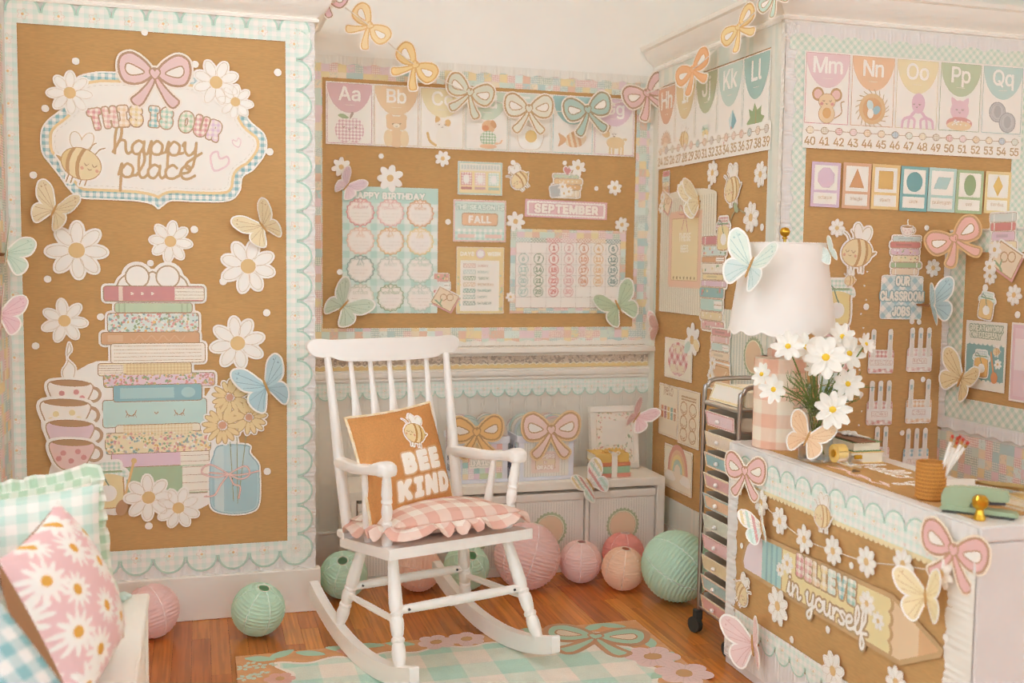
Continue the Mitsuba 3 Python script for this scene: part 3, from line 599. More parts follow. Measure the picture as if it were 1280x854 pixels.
def book_pile():
    k = thing('book_pile_cutout', 'large cutout of a pile of drawn books with teacups beside it and eyeglasses on top', 'paper cutout'); F = FL; h = .0085
    rows = [('#b8cdae', 300, 155, 588, 640), ('#e7c6d6', 292, 140, 562, 592), ('#f2e3c4', 264, 135, 540, 566), ('#f3e6cd', 260, 140, 530, 542), ('#c4e1d8', 262, 128, 500, 532), ('#7db4be', 254, 141, 478, 503), ('#e7d0dc', 270, 129, 465, 483), ('#f0dbaa', 239, 136, 453, 468)]
    outline = []
    def book(xl, yt, xr, yb, col, deco):
        (u0, v0, u1, v1) = xl, yb, xr, yt; a = Art(); p = rbox(u0, v0, u1, v1, min(.012, (v1-v0)*.3)); outline.append(p)
        a.add(p, '#a9815c'); q = p.buffer(-.0028); a.add(q, col, 1); deco(a, q, u0, v0, u1, v1); stick(k, 'book', a, F.at(0, 0, h+.0015+.0004*(len(outline) % 3)), thick=.0006)
    g = np.random.default_rng(3)
    def plain(a, q, *b): pass
    def flowers(cols):
        def f(a, q, u0, v0, u1, v1):
            for _ in range(int((u1-u0)*(v1-v0)*9000)):
                x, y = g.uniform(u0, u1), g.uniform(v0, v1); a.add(ell(x, y, g.uniform(.003, .0065), g.uniform(.003, .005), g.uniform(0, 180), 3).intersection(q), cols[g.integers(0, len(cols))], 2)
        return f
    def bands(c, xs):
        def f(a, q, u0, v0, u1, v1):
            for x in xs: a.add(box(u0+(u1-u0)*x, v0, u0+(u1-u0)*x+.006, v1).intersection(q), c, 2)
        return f
    def pages(side):
        def f(a, q, u0, v0, u1, v1):
            W = u1-u0; b = box(u1-W*.30, v0+.006, u1+.01, v1-.006) if side > 0 else box(u0-.01, v0+.006, u0+W*.27, v1-.006); b = b.intersection(q); a.add(b, '#f6efe2', 2)
            for y in np.linspace(v0+.012, v1-.010, 4): a.add(box(u0, y-.0009, u1, y+.0009).intersection(b), '#b99270', 3)
        return f
    def title(c):
        def f(a, q, u0, v0, u1, v1): W, H = u1-u0, v1-v0; a.add(box(u0+W*.08, v0+H*.2, u0+W*.68, v1-H*.2), c, 2); a.add(ell(u0+W*.84, (v0+v1)/2, W*.08, H*.3), c, 2)
        return f
    def face(a, q, u0, v0, u1, v1):
        W, H = u1-u0, v1-v0; cy = (v0+v1)/2
        for x, r in ((.27, .018), (.51, .006), (.73, .018)):
            cx = u0+W*x; a.add(line([(cx-r, cy+r*.55), (cx-r*.6, cy-r*.25), (cx, cy-r*.5), (cx+r*.6, cy-r*.25), (cx+r, cy+r*.55)], .003), '#a8764a', 2)
            if r > .01:
                for t in (-.8, -.4, .4, .8): a.add(seg((cx+r*t, cy-r*.2), (cx+r*t*1.25, cy-r*.75), .0022), '#a8764a', 2)
        for i in range(30): x = u0+W*(.03+.032*i); a.add(seg((x, v1-.008), (x+.004, v1-.008), .0012), '#e8f2ea', 2); a.add(seg((x, v0+.008), (x+.004, v0+.008), .0012), '#e8f2ea', 2)
    def vine(a, q, u0, v0, u1, v1):
        W = u1-u0; x = np.linspace(u0+W*.3, u1-W*.15, 40); a.add(LineString(np.c_[x, (v0+v1)/2+.010*np.sin((x-u0)*150)]).buffer(.0016), '#e0b58f', 2); a.add(rbox(u0+W*.07, v0+.012, u0+W*.22, v1-.012, .003), '#e0b58f', 2)
    def hearts(a, q, u0, v0, u1, v1):
        pages(1)(a, q, u0, v0, u1, v1)
        for x in (.28, .38, .48): a.add(af.translate(af.rotate(heart(.007), 90, origin=(0, 0)), u0+(u1-u0)*x, (v0+v1)/2), '#f7e6da', 2)
        a.add(box(u0+(u1-u0)*.15, v0, u0+(u1-u0)*.19, v1).intersection(q), '#f3d9cc', 2)
    def gold(a, q, u0, v0, u1, v1): pages(-1)(a, q, u0, v0, u1, v1); gingham(a, box(u0+(u1-u0)*.3, v0, u1, v1).intersection(q), .006, '#dcbf8c', base='#f0dcae')
    def wide(a, q, u0, v0, u1, v1):
        gingham(a, box(u0+.03, v0, u1-.03, v1).intersection(q), .006, '#e8cf9e', base='#f6ead0')
    def white(a, q, u0, v0, u1, v1):
        for y in np.linspace(v0+.012, v1-.012, 5): a.add(box(u0+.012, y-.001, u1-.014, y+.001), '#cdb08c', 2)
    FLW = ['#d98d8c', '#92ac80', '#e2b76f', '#f7f1e6', '#7fa3a8', '#e9b3ab']
    R = [(-.344,1.232,.016,1.291), (-.306,1.189,-.028,1.228), (-.332,1.116,-.005,1.190), (-.355,1.070,-.003,1.119), (-.322,1.000,.017,1.077), (-.368,.954,-.033,1.003), (-.349,.910,.052,.963), (-.316,.855,.004,.921), (-.354,.759,.021,.865), (-.310,.723,-.003,.770), (-.347,.659,.035,.741), (-.326,.588,.028,.677), (-.332,.497,.039,.610)]
    D = [('#cf858a', hearts), ('#bfd3b4', bands('#a9bf9c', (.05, .12, .85, .92))), ('#dbe9e4', flowers(FLW)), ('#d6a377', vine), ('#f7f0e4', white), ('#efdcae', gold), ('#ecd3e0', flowers(FLW[:3])), ('#7fb5c0', title('#a9d0d3')), ('#bfe0da', face), ('#f5ead2', wide), ('#f3e2bd', flowers(FLW)), ('#e9c9da', pages(1)), ('#a5bf9a', pages(1))]
    for (u0, v0, u1, v1), (c, d) in zip(R, D): book(u0, v1, u1, v0, c, d)
    # eyeglasses, teacups, steam, honey jar, spoon, daisies
    (u, v, r) = (-.170,1.324,.120); a = Art(); gl = unary_union([ring(Point(-.45, 0).buffer(.37), .05), ring(Point(.45, 0).buffer(.37), .05), line([(-.12, .1), (0, .16), (.12, .1)], .05), line([(-.8, .05), (-.98, -.12), (-1.08, -.4)], .05), line([(.8, .05), (.98, -.12), (1.08, -.4)], .05)])
    a.add(unary_union([gl, Point(-.45, 0).buffer(.4), Point(.45, 0).buffer(.4), box(-.9, -.4, .9, 0)]).buffer(.07), WHT); a.add(gl, '#b99d7c', 1); on(k, 'eyeglasses', a, F, u, v, r, h=h, thick=.001)
    nc = 0
    for (u, v, r), col, tr in zip(((-.464,.885,.107), (-.482,.808,.119), (-.467,.733,.114), (-.462,.664,.108)), ('#f8efe6', '#faf4ec', '#e6c8d2', '#efc9c4'), (ROSE, YEL, '#e6c8d2', ROSE)):
        nc += 1; a = cup(1, col, tr); on(k, 'teacup', a, F, u, v, r*1.32, -4, h=h+.001+.0022*nc, thick=.001, flip=-1 if r and abs(v-1.02) < .001 else 1)
    (u, v, r) = (-.464,1.010,.071); a = Art(); s = blob([(0, 1), (.12, .6), (-.1, .2), (.28, -.3), (.15, -.95), (-.2, -1), (-.36, -.5), (-.1, 0), (-.12, .5)]); a.add(s.buffer(.07), WHT); a.add(ring(s, .05), '#dcc6ad', 1); on(k, 'steam', a, F, u, v, r, h=h)
    (u, v, r) = (-.345,.544,.122); on(k, 'honey_jar', jar(YEL, MINT), F, u, v, r, h=h+.003)
    (u, v, r) = (-.274,.534,.104); a = Art(); a.add(seg((.28, .95), (-.1, -.55), .09), '#e2bb7b'); a.add(ell(-.16, -.75, .2, .3, -14), '#b98458'); a.add(Point(.28, .95).buffer(.1), '#e2bb7b'); on(k, 'honey_dipper', a, F, u, v, r, h=h+.004)
    for i, (u, v, r) in enumerate(((-.195,.490,.089), (-.088,.444,.081))): on(k, 'daisy', DAISY[i+1], F, u, v, r, i*25, h=h+.005)
    o = unary_union([p.buffer(.006, quad_segs=3) for p in outline]); o = unary_union([o, blob([(-.499,.928), (-.318,.990), (-.325,.561), (-.298,.437), (-.383,.442), (-.453,.446), (-.498,.524), (-.541,.586), (-.517,.690), (-.564,.781)]), blob([(.010,.855), (.069,.885), (.142,.664), (.096,.510), (-.053,.424), (-.155,.476)])]).buffer(.004).buffer(-.002)
    a = Art(); a.add(o, WHT); stick(k, 'backing_card', a, F.at(0, 0, .0062), thick=.002)
book_pile()
def flower_jar():
    k = thing('flower_jar_cutout', 'cutout of a blue glass jar tied with pink string holding three yellow daisies', 'paper cutout'); F = FL; h = .0085
    o = blob([(.064,.680), (.172,.676), (.178,.644), (.208,.605), (.214,.567), (.213,.456), (.189,.416), (.116,.408), (.044,.427), (.027,.475), (.028,.591), (.040,.637)], 4); a = Art(); a.add(o.buffer(.006), WHT); a.add(o, '#86aebb', 1); a.add(o.buffer(-.004), '#b9d6dc', 2)
    b = o.bounds; a.add(o.buffer(-.008).intersection(box(b[0], b[1], b[2], b[1]+(b[3]-b[1])*.62)), '#9fc6cf', 3); a.add(o.buffer(-.006).intersection(box(b[0]+.02, b[1], b[0]+.055, b[3])), '#c9dfe2', 4); stick(k, 'glass_jar', a, F.at(0, 0, h+.002))
    a = Art(); (u0, v0), (u1, v1) = (.091,.641), (.193,.706)
    for s, e in (((.103,.728), (.116,.461)), ((.130,.712), (.131,.451)), ((.166,.726), (.135,.470))): a.add(LineString([s, e]).buffer(.0015), '#9a9a70')
    stick(k, 'stem', a, F.at(0, 0, h+.0042), thick=.0005)
    for i, (u, v, r) in enumerate(((.105,.865,.068), (.077,.757,.075), (.176,.785,.069))):
        P = petals(14, .62, .36, .13, .1, i); d = Art(); d.add(unary_union(P+[Point(0, 0).buffer(.4)]).buffer(.10), WHT); d.add(unary_union(P).buffer(.03), '#c39a5c', 1)
        for p in P: d.add(p.buffer(-.015), '#eed29a', 2)
        d.add(Point(0, 0).buffer(.2), '#d69b7a', 3); on(k, 'yellow_daisy', d, F, u, v, r, i*9, h=h+.004)
    a = Art(); K = lambda q: [tuple(p) for p in q]
    for q in ([(.028,.575), (.096,.566), (.141,.561), (.211,.573)], [(.099,.566), (.028,.607), (-.002,.577), (.051,.556), (.099,.566)], [(.099,.566), (.159,.595), (.177,.562), (.141,.545), (.099,.566)], [(.099,.566), (.069,.527), (.045,.487), (.009,.483)], [(.099,.566), (.117,.527), (.141,.514), (.135,.470)]): a.add(line(q, .0065), '#cf9793', 0); a.add(line(q, .0035), '#f2d3cd', 1)
    stick(k, 'string_bow', a, F.at(0, 0, h+.0055), thick=.0006)
flower_jar()
daisies(FL, ((-.432,1.419,.105), (-.105,1.457,.078), (.177,1.367,.104), (-.478,1.161,.079), (.136,1.072,.102)), ['large white daisy cutout under the beige butterfly at upper left of the tall board', 'white daisy cutout above the drawn eyeglasses on the tall board', 'large white daisy cutout below the cream butterfly at right of the tall board', 'white daisy cutout just above the teacup steam on the tall board', 'large white daisy cutout above the blue butterfly on the tall board'])
dots(FL, ((-.423,2.100,.013), (-.010,2.115,.013), (.291,2.104,.014), (-.528,1.926,.013), (.260,1.804,.014), (-.572,1.687,.013), (-.532,1.313,.013), (-.019,1.503,.014), (-.177,1.375,.012), (.084,1.308,.014), (.245,1.189,.014), (-.354,1.175,.013), (-.577,1.070,.013), (.244,.569,.014), (-.196,.379,.014), (-.431,1.489,.012), (-.186,2.219,.012), (-.281,.663,.012)), 'small white paper dot on the tall left board')
for a in (((-.506,1.560,.087), -25, 22, 38, '#ecd9b4', 'cream butterfly at the left edge of the tall board above a large daisy'),
          ((.234,1.518,.089), -22+58, 12, 45, '#ecd9b0', 'cream butterfly near the right edge of the tall board, above a large daisy'),):
    (u, v, r), rot, al, ar, c, lb = a; butterfly(FL, u, v, r, rot, al, ar, c, lb, h=.012, vein='#c9a878')
(u, v, r) = (.243,.899,.113); butterfly(FL, u, v, r, 22, 24, 38, '#b9d9e2', 'pale blue butterfly at the right edge of the tall board by the flower jar', '#a9cbd6', h=.014, vein='#86aebb')
SIDE = Frame([-.66, 0, 0], Y, Z)
k = thing('side_border', 'narrow strip of floral and gingham paper on the wall at the left edge', 'paper border')
put(k, 'sheet', flat(SIDE, 3.3, .3, 4.16, 2.3, .0035, 'pleat_lilac', uv=True)); put(k, 'patchwork', flat(SIDE, 3.3, .3, 4.10, 2.2, .0045, 'patch_paper', .001))
butterfly(SIDE, 3.96, 1.40, .095, -35, 15, 62, '#cfe3d4', 'mint butterfly standing off the wall at the left edge of the photo', h=.02, vein='#a9cbb8')
butterfly(SIDE, 3.88, 1.195, .085, -25, 15, 62, '#ecc6cf', 'pink butterfly at the left edge, below the mint butterfly', h=.012, vein='#d9a3b2')

# ---------------- little pictures for the alphabet cards (about two units wide)
def eyes(a, y=0, d=.2, c='#8d6a50', lev=None):
    for s in (-1, 1): a.add(line([(s*d-.06, y+.02), (s*d, y-.04), (s*d+.06, y+.02)], .035), c, lev)
    a.add(line([(-.05, y-.14), (0, y-.18), (.05, y-.14)], .03), c, lev)
def pic(ch):
    a = Art(); E = ell
    if ch == 'A': g = unary_union([E(-.3, -.1, .55, .72), E(.3, -.1, .55, .72)]); gingham(a, g, .1, '#dcaab4'); a.add(blob([(0, .6), (.1, .95), (.25, .9), (.08, .6)]), '#b79a8a', 9); a.add(blob([(-.05, .62), (-.4, .85), (-.7, .75), (-.4, .58)]), '#a9b78f', 9); eyes(a, .1, .35, lev=9)
    elif ch == 'B':
        c = '#eac79d'; [a.add(E(x, .78, .22, .22), c) for x in (-.42, .42)]; a.add(unary_union([rbox(-.6, .05, .6, .85, .25), E(0, -.45, .5, .55)]), c); [a.add(E(x, -.45, .26, .5), '#f0d5ad') for x in (-.5, .5)]; a.add(E(0, .3, .2, .13), '#f6e7d0'); eyes(a, .42)
    elif ch == 'C': a.add(unary_union([E(.1, -.25, .5, .6), E(0, .5, .45, .38), blob([(-.42, .6), (-.38, 1), (-.1, .8)]), blob([(.42, .6), (.38, 1), (.1, .8)])]), '#f6efe4'); a.add(blob([(-.42, .6), (-.38, 1), (-.1, .8)]), '#e2bb7b'); a.add(E(.35, .62, .18, .22), '#e2bb7b'); a.add(line([(-.4, -.75), (-.75, -.5), (-.9, -.05)], .16), '#e2bb7b'); eyes(a, .5)
    elif ch == 'D': a.add(E(.1, .5, .42, .4), '#e6b88c'); a.add(E(.42, .68, .16, .26, 30), '#d69b6a'); a.add(E(-.08, .42, .22, .17), '#d98d5c'); gingham(a, E(.1, -.22, .52, .48), .09, '#92b884'); a.add(E(.1, -.68, .55, .14), '#eec39c', 9); a.add(line([(.55, -.5), (.85, -.45), (.95, -.3)], .1), '#eec39c', 9)
    elif ch == 'E': a.add(blob([(-.8, .2), (-.5, .75), (.1, .6), (.6, .75), (.85, .1), (.6, -.6), (0, -.75), (-.6, -.6)]).buffer(.05), '#e9d9c8'); a.add(blob([(-.8, .2), (-.5, .75), (.1, .6), (.6, .75), (.85, .1), (.6, -.6), (0, -.75), (-.6, -.6)]), '#fdfaf4'); a.add(E(.05, .05, .38, .38), '#f0cf86')
    elif ch == 'F':
        b = af.rotate(E(.2, 0, .72, .5), 15); a.add(b, '#f0dcc0'); [a.add(af.rotate(box(x, -.6, x+.18, .6), 15).intersection(b), '#dfae80') for x in (-.35, 0, .35)]; a.add(blob([(-.4, -.05), (-.95, .35), (-.85, -.05), (-.95, -.5)]), '#dfae80')
    elif ch == 'G': a.add(unary_union([E(.1, -.1, .62, .36)]+[box(x, -.85, x+.14, -.2) for x in (-.35, -.12, .3, .52)]), '#eccfa0'); a.add(E(-.55, .42, .28, .22, -20), '#eccfa0'); a.add(line([(-.45, .6), (-.3, .85), (-.35, .95)], .08), '#c9a070'); a.add(E(.75, .12, .14, .09), '#eccfa0'); eyes(a, .45, .1)
    elif ch == 'H':
        g = np.random.default_rng(1); a.add(E(0, 0, .75, .78), '#e8c9b0'); [a.add(line([(r*math.cos(t), r*math.sin(t)), (1.25*r*math.cos(t), 1.25*r*math.sin(t))], .05), '#c79f7c') for t in np.linspace(0, 6.2, 22) for r in (.45, .72)]; a.add(E(-.1, -.25, .4, .35), '#f6e2cc'); eyes(a, -.2)
    elif ch == 'I': return bee(True)
    elif ch == 'J': return jar(YEL, MINT)
    elif ch == 'K': a.add(Polygon([(.35, .95), (.8, .3), (.2, -.35), (-.05, .45)]), '#7fb3bb'); a.add(Polygon([(.35, .95), (.2, -.35), (-.05, .45)]), '#cfe2e0'); a.add(line([(.2, -.35), (-.1, -.3), (-.5, -.75)], .04), '#c39458'); [a.add(Polygon([(x-.15, y+.1), (x+.15, y-.1), (x+.15, y+.1), (x-.15, y-.1)]).buffer(0), '#d98d8c') for x, y in ((-.45, -.7), (-.05, -.6), (.35, .0))]
    elif ch == 'L': a.add(Polygon([(-.1, 1), (.2, .6), (.6, .8), (.55, .35), (.95, .2), (.55, -.15), (.6, -.5), (.05, -.4), (-.5, -.75), (-.45, -.2), (-.9, .0), (-.55, .3), (-.7, .75), (-.3, .6)]), '#93ab78'); a.add(line([(.05, .6), (.1, -.3), (.45, -.85)], .05), '#c39458')
    elif ch == 'M':
        for x in (-.55, .55): a.add(E(x, .62, .36, .36), '#c39868'); a.add(E(x, .62, .24, .24), '#efc6be')
        a.add(line([(.5, -.6), (.9, -.3), (.85, .2), (1.05, .3)], .06), '#c39868'); a.add(unary_union([E(0, .25, .52, .42), E(0, -.4, .5, .5)]), '#c39868'); a.add(unary_union([E(0, .25, .49, .39), E(0, -.4, .47, .47)]), '#eed0a8'); a.add(E(0, -.35, .26, .28), '#e2ac68'); [a.add(E(x, .12, .1, .08), '#d98d8c') for x in (-.32, .32)]; eyes(a, .28)
    elif ch == 'N':
        [a.add(line([(.8*math.cos(t), .8*math.sin(t)), (1.05*math.cos(t+.2), 1.05*math.sin(t+.2))], .05), '#c9ae86') for t in np.linspace(0, 6.1, 20)]; a.add(Point(0, 0).buffer(.82), '#e3bd8c'); a.add(Point(0, 0).buffer(.6), '#dca873'); a.add(E(-.15, .2, .2, .27, 20), '#cfe2e0'); a.add(E(.25, -.05, .2, .27, -50), '#9fc6cf'); a.add(E(-.12, -.25, .2, .25), '#f6efe4')
    elif ch == 'O':
        c = '#e7c0cf'; [a.add(line([(.1+s*.1, .1), (.1+s*.45, -.25), (.1+s*x, -.45), (.1+s*x*1.1, -.85)], .15), c) for s in (-1, 1) for x in (.2, .55, .9)]; a.add(E(.1, .45, .42, .55), c); eyes(a, .4)
    elif ch == 'P':
        a.add(unary_union([E(0, .2, .6, .55), blob([(-.5, .5), (-.55, .9), (-.2, .7)]), blob([(.5, .5), (.55, .9), (.2, .7)])]), '#ecc6cf'); a.add(E(0, -.5, .85, .36), '#dc9a94'); a.add(E(0, -.62, .8, .26), '#eed0a8'); g = np.random.default_rng(2); [a.add(E(g.uniform(-.7, .7), g.uniform(-.6, -.3), .06, .04), WHT) for _ in range(14)]; eyes(a, .25)
    elif ch == 'Q':
        for x, y in ((-.3, .25), (.38, -.3)): a.add(Point(x, y).buffer(.56), '#a9a6a6'); a.add(Point(x, y).buffer(.50), '#c9c6c6'); a.add(E(x, y+.03, .24, .34), '#b4b1b1'); a.add(ring(Point(x, y).buffer(.44), .03), '#b4b1b1')
    return a
def alpha_card(fr, u, v, w, h, ch, col, edge, lb, hh=.010, rot=0):
    k = thing('alphabet_card', lb, 'alphabet card', 'alphabet cards along the top of the boards'); a = Art(); a.add(box(-w/2, -h/2, w/2, h/2), '#f8f2ea'); a.add(ring(box(-w/2+.005, -h/2+.005, w/2-.005, h/2-.005), .0028), edge, 1)
    i = box(-w/2+.007, -h/2+.007, w/2-.007, h/2-.007); d = af.translate(af.scale(Point(0, 0).buffer(1, quad_segs=12), w*.47, h*.46), 0, h*.47).intersection(i); a.add(d, col, 2)
    for g in text(ch+ch.lower(), h*.215, bold=False, grow=.025, track=.12): a.add(af.translate(g, 0, h*.215), '#fbf6ef', 3)
    a.add(box(-w*.10, h*.135, w*.10, h*.142), '#f3e6da', 3); a.put(pic(ch), w*.36 if ch not in 'IJ' else w*.27, dy=-h*.24)
    on(k, None, a, fr, u, v, 1, rot, hh)
def number_line(fr, u0, v0, u1, v1, ht, a0, a1, lb, cols, hh=.011):
    k = thing('number_line', lb, 'number line'); L = math.hypot(u1-u0, v1-v0); a = Art(); a.add(box(0, 0, L, ht), '#f9f4eb'); n = a1-a0+1; st = L/n; a.add(box(.01, ht*.72, L-.01, ht*.745), '#b99466', 1)
    for i in range(n):
        c = st*(i+.5); b = ell(c, ht*.735, st*.27, ht*.155); a.add(b, '#b08a5c', 2); gingham(a, b.buffer(-.0022), .0035, cols[i % len(cols)])
        for g in text(str(a0+i), ht*.33, bold=False, grow=.03, track=.1, sx=.9 if n > 20 else 1): a.add(af.translate(g, c, ht*.14), '#c19c6b', 1)
    on(k, None, a, fr, u0, v0, 1, math.degrees(math.atan2(v1-v0, u1-u0)), hh)
# ---------------- the patchwork board over the ledge
def back_board():
    k = thing('bulletin_board', 'brown paper board over the niche ledge with pastel patchwork border', 'bulletin board'); F = FK; u0, v0, u1, v1 = .535, 1.088, 2.005, 2.195
    put(k, 'backing_sheet', flat(F, .434, 1.0, 2.108, 2.215, .0042, 'kraft'), 'brown kraft paper sheet')
    for i, (a, b, c, d) in enumerate(((.434, v1, 2.108, v1+.075), (.434, v0-.072, 2.108, v0), (.434, v0, u0-.012, v1), (u1+.012, v0, u1+.085, v1))): put(k, 'patchwork_border', flat(F, a, b, c, d, .0055+.0004*i, 'patch_paper', .002), 'patchwork strip of pastel squares')
    for i, (a, b, w) in enumerate((((2.108, 2.292), (.434, 2.292), .036), ((.434, 1.002), (2.108, 1.002), .022), ((2.108, 1.0), (2.108, 2.29), .022))): put(k, 'pleated_edging', pleats(F, a, b, w, .0085, 'pleat_white', amp=.0016, seed=i+5), 'white pleated paper edging')
back_board()
EDG = {'A': '#cf9aa2', 'M': '#d79aa0', 'F': '#8fbfc0', 'G': '#d2a3b4'}
HEADC = dict(zip('ABCDEFGHIJKLMNOPQ', ['#dfb5bb', '#eccba3', '#f1e3bb', '#d2dfcb', '#dbe5da', '#a6cfcf', '#e6c8d6', '#e0b092', '#e6d0a3', '#bcc29f', '#c6dad0', '#9dc0b8', '#ecccd0', '#eec29b', '#f1e1b7', '#bfcba9', '#bfd8d2']))
ANIM = dict(A='apple', B='bear', C='cat', D='dog', E='egg', F='fish', G='goat', H='hedgehog', I='insect', J='jar', K='kite', L='leaf', M='mouse', N='nest', O='octopus', P='pig', Q='quarters')
def cards(F, letters, us, v0, v1, where, w=None):
    for i, ch in enumerate(letters): alpha_card(F, (us[i]+us[i+1])/2, (v0+v1)/2, us[i+1]-us[i]-.001, v1-v0, ch, HEADC[ch], EDG.get(ch, C(HEADC[ch])*.85), 'white alphabet card %s%s with a drawn %s, %s' % (ch, ch.lower(), ANIM[ch], where))
cards(FK, 'ABCDEFG', np.linspace(.537, 2.006, 8), 1.905, 2.178, 'in the top row of the patchwork board')
def bow_at(F, u, v, sz, rot, main, out, lb, turn=0, h=.0, inner='#f8f1e8', edge='#f7ecdf'): k = thing('bow_cutout', lb, 'paper bow', 'bows strung on the garland'); stick(k, None, bow(main, out, inner, edge), F.at(u, v, h, rot).turn(turn), sz)
BOWS = [(FK.at(0, 0, YK-4.20), (.479,2.421,.078), -25, '#e6bcc0', '#ae7f68', 'pink garland bow cut off by the top edge of the photo'), (FK.at(0, 0, YK-4.36), (.672,2.348,.086), -45, '#f3d5a0', '#e2b268', 'pale yellow garland bow highest over the patchwork board'),
        (FK.at(0, 0, YK-4.55), (.899,2.238,.095), -38, '#f4d08c', '#dfab58', 'yellow garland bow overlapping the top border of the patchwork board'), (FK.at(0, 0, .05), (1.180,2.159,.105), -17, '#dcdcc8', '#bf9660', 'grey-green garland bow between the Cc and Dd cards'),
        (FK.at(0, 0, .05), (1.461,2.100,.110), 0, '#e8e4d2', '#bf9660', 'cream garland bow over the Ee card'), (FK.at(0, 0, .05), (1.750,2.111,.112), 13, '#adc8bd', '#a08a62', 'sage green garland bow over the Ff card'), (FK.at(0, 0, .06), (2.043,2.202,.113), 27, '#e9c2c0', '#b5866a', 'pink garland bow in the corner beside the Gg card')]
for F, (u, v, r), rot, m, o, lb in BOWS: bow_at(F, u, v, r*1.02, rot, m, o, lb)
HB = FA.at(0, 0, XA-2.0)
for (u, v, r), rot, m, o, lb in (((-4.114,2.214,.097), 28, '#efb27c', '#e8a768', 'orange garland bow in front of the Hh and Ii cards'), ((-3.724,2.309,.089), 38, '#f4d594', '#e2b268', 'yellow garland bow under the crown moulding by the corner'), ((-3.464,2.369,.075), 40, '#c5dccb', '#b99a68', 'mint garland bow cut off at the top over the corner')):
    bow_at(HB, u, v, r*1.0, rot, m, o, lb, turn=18)
k = thing('garland_string', 'thin white string carrying the paper bows', 'string')
pts = [(F.o+u*F.U+v*F.V) for F, (u, v, r), *_ in BOWS]+[HB.o+u*HB.U+v*HB.V for (u, v, r) in ((-4.114,2.214,.097), (-3.724,2.309,.089), (-3.464,2.369,.075))]
put(k, None, ship(tube(cr(np.array(pts)+[0, .002, 0], 6), .0022, 6), 'string_white', True)); matte('string_white', '#f4ece0')
# ---------------- posters
def poster(lb, name='poster', cat='poster', group=None): return thing(name, lb, cat, group)
def birthday():
    k = poster('mint gingham HAPPY BIRTHDAY poster with twelve round month labels'); (u0, v0, u1, v1) = (.610,1.156,1.045,1.724); a = Art(); b = box(u0, v0, u1, v1); a.add(b, WHT); gingham(a, b.buffer(-.001), .031, '#bfe0d5', base='#f1f6f0'); a.add(box(u0, v1-.072, u1, v1), '#c3e2d8', 9)
    for g in text('HAPPY BIRTHDAY', .026, grow=.06, track=.14): g = af.translate(g, (u0+u1)/2-.01, v1-.052); a.add(g.buffer(.003), '#9cc6ba', 10); a.add(g, WHT, 11)
    cl = ['#d98d8c', '#e7b7b2', '#d9a06a', '#e9c3ad', '#e0b579', '#ecd394', '#7f9f92', '#bcc9bd', '#b6d0bf', '#c7cdb9', '#93a87f', '#c3d3c6']; mn = 'JANUARY FEBRUARY MARCH APRIL MAY JUNE JULY AUGUST SEPTEMBER OCTOBER NOVEMBER DECEMBER'.split()
    for i, (u, v) in enumerate([(.690,1.609), (.826,1.609), (.962,1.610), (.691,1.482), (.827,1.483), (.962,1.483), (.691,1.355), (.827,1.355), (.963,1.355), (.691,1.227), (.828,1.227), (.964,1.227)]):
        r = .062; p = Polygon([((r+.003*math.cos(16*t))*math.cos(t)+u, (r+.003*math.cos(16*t))*math.sin(t)+v) for t in np.linspace(0, 2*math.pi, 97)[:-1]]); a.add(p, cl[i], 10); a.add(p.buffer(-.005), '#faf3ec', 11); a.add(ring(p.buffer(-.008), .0012), cl[i], 12)
        for q in ([(-.004, .045), (-.02, .058), (-.024, .045), (-.004, .045)], [(.004, .045), (.02, .058), (.024, .045), (.004, .045)], [(-.002, .045), (-.01, .028)], [(.002, .045), (.01, .028)]): a.add(line([(x+u, y+v) for x, y in q], .003), cl[i], 12)
        for g in text(mn[i], .0125, bold=True, track=.1, sx=.85): a.add(af.translate(g, u, v+.016), C(cl[i])*.8+.2*C('#faf3ec'), 12)
        lines(a, u-.042, u+.042, [v-.004, v-.019, v-.034], .0011, '#d9c4b4', 12)
    stick(k, None, a, FK.at(0, 0, .0095))
birthday()
def ticket_poster():
    k = poster('small poster with three framed tickets on yellow, top one above THE SEASON IS poster'); (u0, v0, u1, v1) = (1.136,1.701,1.349,1.853); w, h = u1-u0, v1-v0; a = frame_card(w, h, '#b9d6cc', '#f3e0ae', .008, '#f0ece0'); a.add(box(-w/2+.01, h*.22, w/2-.01, h/2-.009), '#efe9dd', 3)
    for x in np.linspace(-.085, .085, 13): a.add(rbox(x-.005, h*.27, x+.004, h*.40, .001), '#cfd6cf', 4)
    for x, c in ((-.065, ROSE), (0, PINK), (.065, MINT)): gingham(a, box(x-.026, -h*.22, x+.026, h*.18), .006, c); a.add(rbox(x-.013, -h*.14, x+.013, h*.10, .008), WHT, 9); a.add(box(x-.026, -h*.34, x+.026, -h*.26), C(c)*.8, 9)
    on(k, None, a, FK, (u0+u1)/2, (v0+v1)/2, 1, h=.0095)
ticket_poster()
